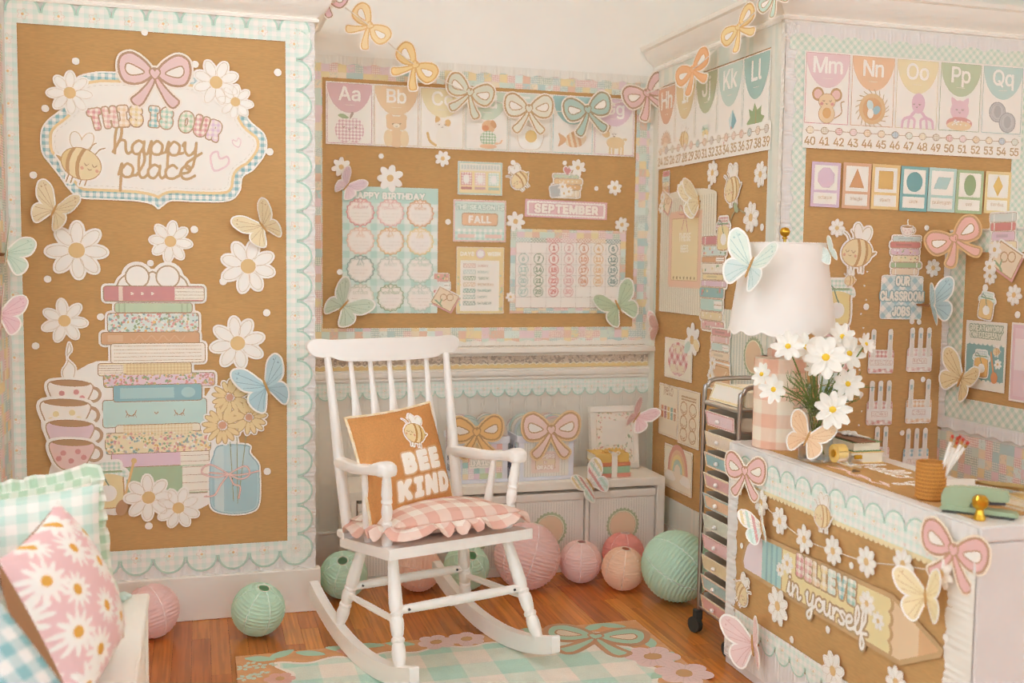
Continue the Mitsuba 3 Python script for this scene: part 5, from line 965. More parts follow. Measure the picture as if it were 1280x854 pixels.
matte('border_green2', tex=mikit.proc(lambda p, n, uv: ging((uv.x+uv.y)*24, (uv.x-uv.y)*24, cc('#efeadc'), cc('#c6d8c6'))))
small_board()
def butter_poster(w, h):
    a = Art(); a.add(box(-w/2, -h/2, w/2, h/2), '#efe9dc'); a.add(box(-w*.46, -h*.40, w*.46, h*.20), '#78a8a6', 1); g = np.random.default_rng(6)
    for x in np.linspace(-w*.44, w*.44, 9): a.add(Point(x, -h*.40).buffer(w*.06), '#efe9dc', 2); a.add(Point(x, h*.20).buffer(w*.06), '#efe9dc', 2)
    for s, y in (('GREAT WORK', .36), ('ON DISPLAY', .26)):
        for t in text(s, .021, grow=.05, track=.12, sx=.9): t = af.translate(t, 0, h*y); a.add(t.buffer(.003), '#8f9f80', 2); a.add(t, '#e6e3d2', 3)
    a.put(jar('#e8b96a', AQUA), w*.32, dx=-w*.08, dy=-h*.12); a.put(bee(), w*.10, dx=w*.28, dy=h*.08); a.put(DPLAIN[0], w*.09, dx=w*.32, dy=-h*.10); a.add(line([(w*.16, h*.06), (w*.24, -h*.25)], .008), '#d99a62', 12); a.add(ell(w*.26, -h*.30, .018, .022), '#d98a4c', 12)
    return a
sq(FC, (-3.423,.931,-3.206,1.193), 'teal poster of a honey jar and dipper on the small right board', butter_poster)
sq(FC, (-3.183,.909,-3.079,1.198), 'pink poster cut off by the right edge of the photo', lambda w, h: frame_card(w, h, '#e6bfc8', '#eccbd2', .02, '#f0e6dc').add(box(-w*.3, -h*.1, w*.3, h*.3), '#f3dfe0'))
k = thing('honey_cutout', 'small drawn honey jar above the teal poster', 'paper cutout'); (u, v, r) = (-3.318,1.253,.061); on(k, None, jar('#ecc987', MINT), FC, u, v, r*1.15, -8, .0105)
daisies(FC, ((-3.309,1.366,.033), (-3.182,1.298,.038)), ['white daisy under the drawn book pile on the small right board', 'white daisy at the right edge of the small right board'])
dots(FC, ((-3.331,1.320,.014), (-3.160,1.227,.013)), 'small white paper dot on the small right board')
(u, v, r) = (-3.247,1.426,.119); stack_with_extras(FC, u, v, r*.92, 'clip', 'drawn book pile with notebook at the top of the small right board')
(u, v, r) = (-3.431,.960,.100); butterfly(FC, u, v, r, -28, 30, 15, '#ebd3a0', 'yellow butterfly on the left border of the small right board', h=.016, vein='#c9a468')
k = thing('bow_cutout', 'large pink bow standing off the corner of the small right board', 'paper bow'); (u, v, r) = (-3.499,1.517,.104); stick(k, None, bow('#e8aea0', '#c08a5c', '#f8efe6', '#dcae6c'), FC.at(-3.41, v-.01, .095, 0).turn(40).at(0, 0, 0, 26), r*.93)
put(k, 'foam_pad', ship(bx(-.008, -.008, .0015, .008, .008, .094), 'cloth_brown', False, FC.at(-3.41, v-.01, 0)))

# ---------------- desk on the right
mat('desk_white', '#ddd8d3', rough=.35, spec=.5)
def desk():
    k = thing('desk', 'white desk at the right with a decorated brown front panel', 'desk')
    put(k, 'body', ship(bx(XD+.002, 2.03, .0, 2.10, 3.25, .745, .003), 'desk_white', False)); put(k, 'top', ship(bx(XD, 2.025, .748, 2.105, 3.255, ZT, .004), 'desk_white', False))
    F = FD; u0, v0, u1, v1 = -3.155, .215, -2.145, .648
    put(k, 'front_panel', flat(F, -3.22, .05, -2.06, .70, .003, 'kraft'), 'brown kraft paper front')
    def strip(a, b, wd, R, m, h=.006, dp=None): put(k, 'scalloped_border', scallop(F, a, b, wd, R, h, m, dp), 'scalloped paper strip')
    strip((u1+.01, v1+.018), (u0-.015, v1+.018), .03, .045, 'border_mint') if False else None
    put(k, 'scalloped_border', scallop(F, (u0-.02, v1+.016), (u1+.03, v1+.016), .048, .043, .0065, 'border_mint'), 'mint gingham scalloped strip')
    put(k, 'yellow_trim', scallop(F, (u1+.03, v1+.018), (u0-.02, v1+.018), .008, .011, .0062, 'cream_trim'), 'narrow cream scalloped trim')
    put(k, 'scalloped_border', scallop(F, (u1+.03, v0+.002), (u0-.02, v0+.002), .042, .043, .0065, 'border_mint'))
    for i, (a, b, w) in enumerate((((-3.248, .783), (-2.032, .783), -.112), ((-3.248, .03), (-3.248, .70), -.068), ((-2.032, .03), (-2.032, .74), .095), ((-3.248, .035), (-2.032, .035), .12))): put(k, 'pleated_edging', pleats(F, a, b, w, .0045, 'pleat_lilac' if i != 2 else 'pleat_white', seed=i+31, pitch=.02), 'pale pleated paper edging')
    m = flat(FT, -3.17, 1.795, -2.10, 2.04, .0020, 'kraft', .0012); put(k, 'desk_mat', m, 'brown paper mat with white looping script')
    for (u, v, s, sc) in ((-2.66, 1.93, 'hello', .052), (-2.44, 1.90, 'you', .045)): stick(k, 'mat_lettering', Art().add(script(s, sc, .0095), WHT), FT.at(u, v, .002), thick=.0003)
    for x, c in ((-2.62, PINK), (-2.52, '#f2d6d0')): stick(k, 'mat_lettering', Art().add(line([(0, 0), (.08, .015), (.13, -.008), (.18, .012), (.13, .02), (.2, .0)], .006), c), FT.at(x-.14, 1.825, .002), thick=.0003)
matte('cream_trim', '#f3e2b8'); desk()
k = thing('pencil_sign', 'large drawn yellow pencil on the desk front reading BELIEVE in yourself', 'sign'); F = FD; h = .0085
P = np.array([(-3.045,.512), (-2.325,.526), (-2.131,.453), (-2.139,.436), (-2.290,.359), (-3.117,.370), (-3.129,.400), (-3.106,.461)]); a = Art(); body = Polygon(P).buffer(.012).buffer(-.006, quad_segs=4); a.add(body, '#c59a62'); inn = body.buffer(-.014)
x0, y0, x1, y1 = inn.bounds; cut = lambda a0, b0: inn.intersection(box(a0, y0-.1, b0, y1+.1))
a.add(cut(x0, x0+.12).buffer(0), '#f0dfe6', 1); a.add(cut(x0+.12, x0+.24), '#a3ccc9', 1)
for x in (.145, .175, .205): a.add(cut(x0+x, x0+x+.012), '#7fb3b8', 2)
tip = unary_union([box(x0+.245, y0-.1, x1-.235, y1+.1)]+[Point(x1-.235, y0+(y1-y0)*t).buffer((y1-y0)*.16) for t in (.05, .35, .65, .95)]).intersection(inn); wood = inn.intersection(box(x1-.20, y0-.1, x1, y1+.1))
a.add(wood, '#eac79f', 1); a.add(wood.intersection(box(x1-.075, y0-.1, x1, y1+.1)), '#dba874', 2); a.add(inn.intersection(box(x0+.245, y0-.1, x1-.20, y1+.1)), '#efdca2', 1)
ed = unary_union([Point(x1-.20, y0+(y1-y0)*t).buffer((y1-y0)*.155) for t in (.1, .37, .63, .9)]).intersection(inn); a.add(ed, '#c59a62', 3); a.add(unary_union([Point(x1-.20-.012, y0+(y1-y0)*t).buffer((y1-y0)*.15) for t in (.1, .37, .63, .9)]).intersection(inn), '#efdca2', 4)
stick(k, 'pencil', a, F.at(0, 0, h)); a = Art(); cl = ['#dc8f92', '#e9b3ab', '#eccba3', '#f2d79a', '#cfe3d8', '#7fbcbd', '#9cc6ba']
for g, c in zip(text('BELIEVE', .057, grow=.10, track=.26, sx=.74), cl): a.add(g.buffer(.006), '#b08a5c', 0); gingham(a, g, .012, c, base='#fbf3e8')
u, v = (-2.630,.451); stick(k, 'bubble_lettering', a, F.at(-2.64, .454, h+.0018, 0), thick=.0004); a = Art(); s = script('in yourself', .047, .0095); a.add(s.buffer(.006), '#b08a5c'); a.add(s, '#fbf6ef'); u, v = (-2.614,.387); stick(k, 'script_lettering', a, F.at(-2.635, .376, h+.0018, 0), thick=.0004)
for i, (u, v, r) in enumerate(((-2.845,.469,.035), (-2.886,.437,.025), (-2.435,.473,.038), (-2.383,.441,.028))): on(k, 'daisy', DAISY[i], F, u, v, r*.9, i*20, h+.0018)
daisies(FD, ((-3.156,.658,.041), (-3.013,.624,.042), (-2.895,.592,.043), (-2.752,.569,.043), (-2.601,.575,.042), (-2.442,.588,.042), (-2.287,.625,.040), (-2.128,.648,.039), (-2.891,.318,.059), (-2.580,.227,.056), (-2.296,.306,.042)), ['garland daisy over the pink bow at the far corner of the desk', 'second garland daisy from the far corner of the desk', 'third garland daisy from the far corner of the desk front', 'garland daisy just left of the bee on the desk front', 'garland daisy below the bee on the desk front', 'garland daisy above the word BELIEVE end on the desk front', 'garland daisy behind the yellow butterfly on the desk front', 'garland daisy over the pink bow at the near corner of the desk', 'large white daisy under the pencil eraser end on the desk front', 'large white daisy at the bottom of the desk front', 'white daisy cut off by the bottom edge of the photo on the desk front'], rich=True, h=.012)
k = thing('daisy_string', 'thin cream string of the daisy garland on the desk front', 'string'); put(k, None, ship(tube([FD.w([(u, v, .0105)])[0] for u, v in cr([(-3.156,.658), (-3.013,.624), (-2.895,.592), (-2.752,.569), (-2.601,.575), (-2.442,.588), (-2.287,.621), (-2.128,.648)], 4)], .0014, 6), 'string_white', True))
dots(FD, ((-2.516,.556,.010), (-2.810,.237,.011), (-2.619,.335,.011), (-2.119,.488,.010), (-3.138,.447,.010)), 'small white paper dot on the desk front')
(u, v, r) = (-3.145,.715,.089); k = thing('bow_cutout', 'pink bow cutout on the far corner of the desk front', 'paper bow'); stick(k, None, bow('#ecbcb9', '#bd8262', '#f6efe2', '#f7ecdf'), FD.at(u+.062, v, .034, 0).turn(14), r*1.02)
(u, v, r) = (-2.095,.715,.090); k = thing('bow_cutout', 'large pink bow cutout on the near corner of the desk front', 'paper bow'); stick(k, None, bow('#e6b2b0', '#b9805c', '#f3ece4', '#f3e4cf'), FD.at(u, v, .016, -8).turn(12), r*1.02)
(u, v, r) = (-2.660,.663,.052); k = thing('bee_cutout', 'drawn bee cutout on the desk front below the vase', 'paper bee'); on(k, None, bee(), FD, u, v, r*1.0, 5, .012)
(u, v, r) = (-3.123,.286,.049); k = thing('bee_cutout', 'drawn bee cutout behind the pink butterfly at the left edge of the desk front', 'paper bee'); on(k, None, bee(True), FD, u, v, r*1.1, -30, .0105)
(u, v, r) = (-2.224,.577,.061); butterfly(FD, u+.06, v, r*1.25, 8, 70, 12, '#f0deb0', 'yellow butterfly with one raised wing on the desk front', h=.034, vein='#cfae74')
(u, v, r) = (-3.137,.147,.085); butterfly(FD, u+.125, v, r*1.15, 14, 62, 18, '#eccbc9', 'pink butterfly low at the left edge of the desk front', h=.024, vein='#d9a8a4')
def patchy(a, wf, wh):
    for w, cs in ((wh, ('#dff0ec', '#eccdb8')), (wf, ('#fbf5ec', '#f2dcc8'))):
        a.add(w.buffer(-.01), cs[0], 1); b = w.bounds
        for i in range(4): a.add(box(b[0]+.26*i, b[1], b[0]+.26*i+.13, b[3]).intersection(w.buffer(-.01)), (cs[1], ROSE, MINT, '#f0d79a')[i], 2)
(u, v, r) = (-3.079,.544,.064); butterfly(FD, u+.085, v, r*1.05, 25, 55, 22, '#f4ebe0', 'patchwork butterfly on the desk front above the drawn pencil eraser', h=.016, pattern=patchy)
# ---------------- on the desk
def gcloth(name, c1, c2, n): matte(name, tex=mikit.proc(lambda p, nn, uv: ging(uv.x*n, uv.y*n, cc(c1), cc(c2))))
gcloth('pink_gingham', '#f8ead6', '#eebda4', 1.); mat('brass', '#c9a24a', rough=.22, metal=1.); mat('gold', '#e0b040', rough=.12, metal=1.); mat('chrome', '#b9b4b0', rough=.18, metal=1.)
scene['glass'] = {'type': 'dielectric', 'int_ior': 1.5}; scene['pane'] = {'type': 'thindielectric', 'int_ior': 1.5}
scene['shade_cloth'] = {'type': 'twosided', 'nested': {'type': 'diffuse', 'reflectance': rgb('#f4ede6')}}
def revolve_uv(prof, n, fr0, bsdf, su=1., sv=1.):
    a = np.linspace(0, 2*math.pi, n+1); P = np.array(prof, float); L = np.r_[0, np.cumsum(np.linalg.norm(np.diff(P, axis=0), axis=1))]
    v = np.array([[r*math.cos(t), r*math.sin(t), z] for t in a for r, z in P]); uv = np.array([[t/(2*math.pi)*su, l*sv] for t in a for l in L]); m = len(P); i, j = np.meshgrid(np.arange(n), np.arange(m-1), indexing='ij'); k = i*m+j
    q = np.stack([k, k+m, k+m+1, k+1], -1).reshape(-1, 4); return mikit.ply((v+fr0, np.vstack([q[:, :3], q[:, [0, 2, 3]]])), bsdf, True, uv=uv)
def lamp():
    k = thing('table_lamp', 'table lamp with white scalloped shade on a pink gingham column', 'lamp'); o = np.array([1.862, 3.11, ZT])
    put(k, 'base', revolve_uv([(0, 0), (.086, 0), (.0865, .004), (.0865, .300), (.083, .303), (.045, .303), (.045, .33), (.018, .335), (.012, .36), (.0, .36)], 48, o+[0, 0, .0005], 'pink_gingham', 5, 11.), 'pink and cream gingham column')
    n, m = 96, 14; z0, z1, r0, r1 = .398, .682, .1745, .134; zz = lambda t, a: (z0-.016*abs(math.cos(7*a)))*(1-t)+z1*t
    v = np.array([[(r0+(r1-r0)*(zz(t, a)-z0)/(z1-z0))*math.cos(a), (r0+(r1-r0)*(zz(t, a)-z0)/(z1-z0))*math.sin(a), zz(t, a)] for a in np.arange(n)*2*math.pi/n for t in np.linspace(0, 1, m+1)])
    i, j = np.meshgrid(np.arange(n), np.arange(m), indexing='ij'); kk = i*(m+1)+j; k2 = ((i+1) % n)*(m+1)+j; q = np.stack([kk, k2, k2+1, kk+1], -1).reshape(-1, 4); put(k, 'shade', mikit.ply((v+o, np.vstack([q[:, :3], q[:, [0, 2, 3]]])), 'shade_cloth', True))
    for nm, t in (('shade_trim', 0), ('shade_trim', 1)): put(k, nm, ship(tube(np.array([[(r0+(r1-r0)*t+.001)*math.cos(a), (r0+(r1-r0)*t+.001)*math.sin(a), zz(t, a)] for a in np.linspace(0, 2*math.pi, 97)])+o, .0022 if t else .003, 6, False), 'trim_cloth', True))
    put(k, 'stem', ship(tube(np.array([[0, 0, .35], [0, 0, .70]])+o, .005, 10), 'brass', True)); put(k, 'spider', ship(cat([tube(np.array([[-r1, 0, z1-.004], [r1, 0, z1-.004]])+o, .0018, 6), tube(np.array([[0, -r1, z1-.004], [0, r1, z1-.004]])+o, .0018, 6)]), 'brass', True))
    put(k, 'finial', ship(trimesh.Trimesh(lathe([(0, .695), (.008, .697), (.009, .701), (.005, .704), (.0125, .708), (.0165, .717), (.0165, .724), (.012, .732), (0, .736)], 24).vertices+o, lathe([(0, .695), (.008, .697), (.009, .701), (.005, .704), (.0125, .708), (.0165, .717), (.0165, .724), (.012, .732), (0, .736)], 24).faces), 'gold', True), 'round gold finial')
matte('trim_cloth', '#f8f2ea'); lamp()
LF = Frame([1.862-.118, 3.11-.115, 1.40], np.array([.71, -.70, 0])/math.hypot(.71, .70), Z).tilt(6)
butterfly(LF, -.062, -.012, .098, -20, 4, 40, '#dbe7db', 'mint and blue butterfly clipped to the lamp shade', fill2='#cfdfdc', h=.012, vein='#a9c9c4')
LB = Frame([1.862+.09, 3.11-.09, 1.44], np.array([.5, -.86, 0]), Z); butterfly(LB, .035, -.002, .045, 30, 40, 40, '#d9e6df', 'mint butterfly peeking over the right rim of the lamp shade', h=.02)
# vase with daisies
VO = np.array([1.845, 2.862, ZT+.002])
k = thing('glass_vase', 'clear glass vase holding white daisies on the desk', 'vase')
pv = [(0, .0005), (.050, .0005), (.053, .005), (.053, .166), (.0518, .168), (.0506, .166), (.0506, .010), (0, .008)]; m = lathe(pv, 40); put(k, None, ship(trimesh.Trimesh(m.vertices+VO, m.faces), 'glass', 30))
mat('stem_green', '#6f8040', rough=.5); mat('petal', '#ece8de', rough=.6); mat('flower_eye', '#e9c43c', rough=.7)
VF = {}
def vase_daisies():
    g = np.random.default_rng(11); D0 = VO+[0, 0, .02]
    spots = [((-0.144, -0.059, 0.364), 0.0499, (-0.57, -0.73, 0.38)), ((-0.052, -0.014, 0.357), 0.0488, (-0.52, -0.76, 0.39)), ((-0.041, -0.103, 0.333), 0.0684, (-0.47, -0.79, 0.4)), ((-0.04, -0.147, 0.181), 0.0595, (-0.49, -0.87, 0.1)), ((0.04, -0.102, 0.251), 0.0502, (-0.23, -0.97, 0.08)), ((0.075, -0.053, 0.339), 0.0531, (-0.11, -0.9, 0.41)), ((-0.201, -0.008, 0.275), 0.0400, (-0.91, -0.33, 0.26)), ((-0.193, -0.066, 0.235), 0.0476, (-0.87, -0.49, 0.05)), ((0.066, -0.026, 0.389), 0.0491, (-0.09, -0.91, 0.4)), ((0.119, -0.074, 0.37), 0.0360, (0.31, -0.88, 0.35)), ((-0.046, -0.052, 0.296), 0.0295, (-0.5, -0.77, 0.41))]      # centre from the foot of the vase, radius, facing
    names = ['white daisy at the upper left of the vase bunch', 'white daisy at the top middle of the vase bunch', 'largest white daisy in the middle of the vase bunch', 'white daisy low at the front right of the vase bunch', 'white daisy at the right of the vase bunch, half turned', 'white daisy at the upper right of the vase bunch', 'side-on white daisy at the far left of the vase bunch', 'drooping white daisy at the left of the vase bunch', 'white daisy at the top right of the vase bunch', 'side-on white daisy at the far right of the vase bunch', 'small white daisy half hidden under the largest one in the vase']
    for i, ((dc, r, n), lb) in enumerate(zip(spots, names)):
        c = VO+np.array(dc); n = np.array(n)/np.linalg.norm(n); U = np.cross(Z, n); U /= np.linalg.norm(U); fr = Frame(c, U, np.cross(n, U)).at(0, 0, 0, g.uniform(0, 40))
        k = thing('daisy_flower', lb, 'daisy'); ms = []; N = 9 if r > .05 else 8
        for j in range(N):
            a0 = 2*math.pi*j/N+g.uniform(-.12, .12); ln, wd = r*g.uniform(.9, 1.05), r*g.uniform(.25, .31); cup_ = g.uniform(-.02, .22)
            v, f, uv = grid(6, 4, lambda a, b: (ln*(.14+.86*a), wd*(b-.5)*2*np.sin(np.pi*np.clip(.12+.80*a, 0, 1))**.7*.9, cup_*ln*a*a+.05*r*np.sin(b*math.pi)*(-1)+.10*r*(a-.4)**2)); ca, sa = math.cos(a0), math.sin(a0); ms.append(trimesh.Trimesh(np.c_[v[:, 0]*ca-v[:, 1]*sa, v[:, 0]*sa+v[:, 1]*ca, v[:, 2]+.002*j*r], f))
            put(k, 'petal', ship(trimesh.Trimesh(fr.w(ms[-1].vertices), ms[-1].faces), 'petal', True))
        e = trimesh.creation.icosphere(2, r*.17); e.apply_scale([1, 1, .6]); e.apply_translation([0, 0, .02*r]); put(k, 'eye', ship(trimesh.Trimesh(fr.w(e.vertices), e.faces), 'flower_eye', True), 'yellow centre')
        b = D0+np.array([g.uniform(-.022, .022), g.uniform(-.022, .022), 0]); top = VO+np.array([(c-VO)[0]*.25, (c-VO)[1]*.25, .165]); top[:2] = VO[:2]+(top[:2]-VO[:2])*min(1, .034/max(1e-6, np.linalg.norm(top[:2]-VO[:2])))
        put(k, 'stem', ship(tube(cr([b, top, (top+c)/2+Z*.012, c-n*.004], 6), .0021, 6), 'stem_green', True))
    ms = []
    k = thing('greenery', 'thin feathery green foliage among the vase daisies', 'foliage', kind='stuff')
    for i in range(40):
        a = g.uniform(0, 2*math.pi); hgt = g.uniform(.18, .31); out = g.uniform(.03, .15); p0 = VO+[0, 0, .13]; p1 = VO+np.array([out*math.cos(a), out*math.sin(a), hgt]); ms.append(tube(cr([p0, (p0+p1)/2+Z*.02, p1], 5), .0015, 5))
        for t in np.linspace(.35, 1, 7):
            q = p0+(p1-p0)*t; w = g.normal(0, 1, 3); w = w/np.linalg.norm(w)*g.uniform(.012, .03)+(p1-p0)*.1; ms.append(tube([q, q+w*.5, q+w], [.0013, .0011, .0004], 4))
    put(k, None, ship(cat(ms), 'stem_green', False))
vase_daisies()
PF = Frame(VO+np.array([-.045, -.045, .0]), np.array([.80, -.60, 0]), Z); butterfly(PF, -.010, .080, .072, -22, 22, 22, '#f0c9a0', 'peach butterfly leaning on the glass vase on the desk', h=.02, vein='#dba877')
# books, tape, wicker cup, stapler, gold figure, notebooks, papers
def book(name, lb, o, L, W, H, rot, cover, page='#efe6d0', group=None):
    k = thing(name, lb, 'book', group); fr = Frame(np.array(o), np.array([math.cos(rot), math.sin(rot), 0]), np.array([-math.sin(rot), math.cos(rot), 0])); t = min(.003, H*.15)
    put(k, 'cover', ship(cat([bx(0, 0, 0, L, W, t, .001), bx(0, 0, H-t, L, W, H, .001), bx(0, 0, 0, .004, W, H, .001)]), cover, False, fr)); put(k, 'pages', ship(bx(.004, .004, t, L-.005, W-.004, H-t), mat('page_'+page[1:], page, rough=.8) if 'page_'+page[1:] not in scene else 'page_'+page[1:], False, fr), 'cream page block'); return k
for n, c in (('cover_cream', '#e9dcb8'), ('cover_green', '#7f9468'), ('cover_brown', '#8a6248'), ('cover_yellow', '#e6c98a'), ('cover_coral', '#e09a86'), ('cover_red', '#d98a68'), ('cover_mint', '#a5c2a2'), ('cover_gold', '#e0b96a')): mat(n, c, rough=.55)
r0 = -math.pi/2-.06
book('book', 'thick cream book at the bottom of the small pile behind the vase', (1.925, 2.93, ZT+.002), .155, .115, .036, r0, 'cover_yellow'); book('book', 'green book on top of the cream book behind the vase', (1.925, 2.90, ZT+.0385), .125, .10, .030, r0+.05, 'cover_green'); 
k = thing('ribbon_flower', 'brown ribbon with a white flower on the small book pile behind the vase', 'ribbon'); o = np.array([1.965, 2.86, ZT+.071]); put(k, 'ribbon', ship(bx(-.045, -.11, 0, .02, .13, .004, .001), 'cover_brown', False, Frame(o, X, Y))); 
for j in range(6): e = trimesh.creation.icosphere(1, .011); e.apply_scale([1.3, .8, .6]); e.apply_translation([.014, 0, .012]); e.apply_transform(trimesh.transformations.rotation_matrix(j*math.pi/3, Z)); put(k, 'petal', ship(trimesh.Trimesh(e.vertices+o, e.faces), 'petal', True))
put(k, 'sprig', ship(tube(np.array([[0, .06, .006], [0, 0, .010], [.005, -.10, .012]])+o, [.003, .006, .002], 8), 'petal', True))
k = thing('tape_dispenser', 'clear acrylic tape dispenser with a gold reel beside the vase', 'tape dispenser'); o = np.array([1.842, 2.735, ZT+.0022]); pg = unary_union([box(-.075, 0, .075, .018), Point(.02, .035).buffer(.030), box(-.075, 0, -.055, .045)]); m = trimesh.creation.extrude_polygon(pg, .032)
fr = Frame(o, Y, Z); fr.N = -X; put(k, 'body', ship(trimesh.Trimesh(o+np.c_[m.vertices[:, 2], m.vertices[:, 0], m.vertices[:, 1]], m.faces[:, ::-1]), 'glass', False)); 
m = trimesh.creation.cylinder(.028, .034, sections=32); m.apply_transform(trimesh.geometry.align_vectors(Z, X)); m.apply_translation(o+[.016, .02, .040]); put(k, 'tape_roll', ship(m, 'tape_yellow', 30), 'yellow tape roll'); m = trimesh.creation.cylinder(.012, .040, sections=24); m.apply_transform(trimesh.geometry.align_vectors(Z, X)); m.apply_translation(o+[.016, .02, .040]); put(k, 'hub', ship(m, 'gold', 30), 'gold hub'); put(k, 'cutter', ship(bx(.004, -.082, .040, .028, -.076, .052), 'gold', False, Frame(o, X, Y)), 'gold cutter'); mat('tape_yellow', '#ecc873', rough=.3)
def _wick(p, n, uv):
    z = uv.y*100; s = uv.x*70; w = dr.sin(s*math.pi*2+dr.floor(z)*math.pi)*.5+.5; r = _tri(z); return mix(cc('#9c5e1e'), cc('#dc9d4c'), dr.clip(.15+.6*r+.35*w, 0, 1))
mat('wicker', rough=.55, tex=mikit.proc(_wick))
k = thing('wicker_cup', 'round wicker pencil cup on the desk', 'pencil cup'); o = np.array([1.836, 2.305, ZT+.0022]); prof = [(0, 0), (.0345, 0)]
for i in range(20): z = .003+i*.0047; prof += [(.0362, z), (.0385, z+.0014), (.0385, z+.0033), (.0362, z+.0046)]
prof += [(.0385, .098), (.036, .100), (.0335, .096), (.033, .006), (0, .005)]; put(k, None, revolve_uv(prof, 48, o, 'wicker', 1., .64))
g = np.random.default_rng(9); mat('pencil_white', '#efeae2', rough=.4); mat('ferrule', '#c9a46a', rough=.3, metal=.8); mat('eraser_red', '#b8402e', rough=.7)
for i in range(7):
    a = np.array([g.uniform(-.018, .018), g.uniform(-.018, .018), .008]); b = np.array([.030+g.uniform(-.012, .012), -.058+g.uniform(-.016, .016), .152+g.uniform(-.012, .008)]); d = (b-a)/np.linalg.norm(b-a); k = thing('pencil', 'white pencil with red eraser standing in the wicker cup', 'pencil', 'white pencils in the wicker cup'); put(k, 'shaft', ship(tube(np.array([a, b])+o, .0042, 6), 'pencil_white', False)); put(k, 'ferrule', ship(tube(np.array([b, b+d*.010])+o, .0044, 10), 'ferrule', 30)); put(k, 'eraser', ship(tube(np.array([b+d*.010, b+d*.018])+o, .0040, 10), 'eraser_red', 30), 'red eraser')
def stapler():
    k = thing('stapler', 'sage green stapler on the near corner of the desk', 'stapler'); A = np.array([1.788, 2.192, ZT+.001]); ang = math.radians(-47); fr = Frame(A, np.array([math.cos(ang), math.sin(ang), 0]), np.array([-math.sin(ang), math.cos(ang), 0])); L = .162
    def prism(pts, w, part, bsdf, y0=0, lb=None):
        pg = Polygon(cr(pts, 4, True)).buffer(0) if len(pts) > 6 else Polygon(pts); m = trimesh.creation.extrude_polygon(pg.buffer(.0008, quad_segs=2), w); v = np.c_[m.vertices[:, 0], m.vertices[:, 2]-w/2+y0, m.vertices[:, 1]]; q = trimesh.Trimesh(v, m.faces[:, ::-1]); q.fix_normals(); q.apply_scale([1, 1, 1.22]); put(k, part, ship(q, bsdf, 40, fr), lb)
    prism([(0, 0), (L, 0), (L, .004), (0, .004)], .042, 'foot', 'rubber', lb='black rubber foot'); prism([(0, .005), (.06, .005), (L, .005), (L+.003, .009), (L-.004, .012), (.10, .013), (.03, .014), (-.001, .012)], .040, 'base', 'sage_metal'); prism([(-.004, .022), (-.002, .040), (.012, .050), (.08, .055), (.14, .053), (L-.018, .048), (L-.014, .036), (L-.03, .033), (.08, .030), (.062, .024), (.055, .012), (.004, .012)], .030, 'handle', 'sage_metal'); prism([(.06, .020), (L-.022, .026), (L-.022, .033), (.06, .030)], .016, 'magazine', 'iron', lb='dark steel magazine')
mat('sage_metal', '#9db08f', rough=.3, coat=.3); mat('rubber', '#35352f', rough=.7); stapler()
k = thing('gold_figurine', 'small shiny gold figurine standing on the near corner of the desk', 'figurine'); o = np.array([1.806, 2.086, ZT+.0005]); m = lathe([(0, 0), (.0135, 0), (.0145, .004), (.012, .012), (.0095, .018), (.010, .022), (.0085, .026), (.0155, .031), (.0195, .041), (.0185, .052), (.012, .060), (0, .063)], 32); put(k, None, ship(trimesh.Trimesh(m.vertices+o, m.faces), 'gold', 30))
def notebook(o, L, W, H, rot, cov, lb, spiral=False):
    k = thing('notebook', lb, 'notebook'); fr = Frame(np.array(o), np.array([math.cos(rot), math.sin(rot), 0]), np.array([-math.sin(rot), math.cos(rot), 0])); put(k, 'pages', ship(bx(0, 0, 0, L, W, H-.002), 'page_efe6d0', False, fr)); put(k, 'cover', ship(bx(-.002, -.002, H-.002, L+.002, W+.002, H, .0008), cov, False, fr))
    if spiral:
        for i in range(16): y = W*(i+.5)/16; a = np.linspace(0, 2*math.pi, 13); put(k, 'ring', ship(tube(np.c_[.0+.006*np.cos(a), a*0+y, H/2+.008*np.sin(a)], .0011, 5, False), 'string_white', True, fr), 'white wire ring')
notebook((1.955, 2.26, ZT+.001), .14, .22, .010, -math.pi/2+.15, 'cover_gold', 'yellow notebook lowest in the pile at the right end of the desk'); notebook((1.965, 2.22, ZT+.0115), .13, .20, .014, -math.pi/2+.10, 'cover_cream', 'cream spiral notebook on the yellow notebook', True); notebook((1.985, 2.19, ZT+.0262), .12, .10, .008, -math.pi/2-.2, 'cover_yellow', 'small yellow pad on the spiral notebook at the right edge')
k = thing('paper_sheet', 'curled pale pink paper lying at the back of the desk', 'paper'); v, f, uv = grid(10, 6, lambda a, b: (1.985+.10*b, 2.50-.18*a, ZT+.004+.014*np.sin(a*3.1)*(b**1.5)+.0*a)); put(k, None, ship(trimesh.Trimesh(v, f), 'pleat_white', True))
k = thing('feather', 'tan feather shaped paper on top of the notebooks at the right edge', 'paper'); v, f, uv = grid(10, 6, lambda a, b: (1.99+.04*(b-.5)*2*np.sin(np.clip(a, .02, .98)*math.pi), 2.32-.20*a, ZT+.036+.02*a+.006*np.cos(b*6))); put(k, None, ship(trimesh.Trimesh(v, f), 'cover_brown2', True)); matte('cover_brown2', '#b79c6c')
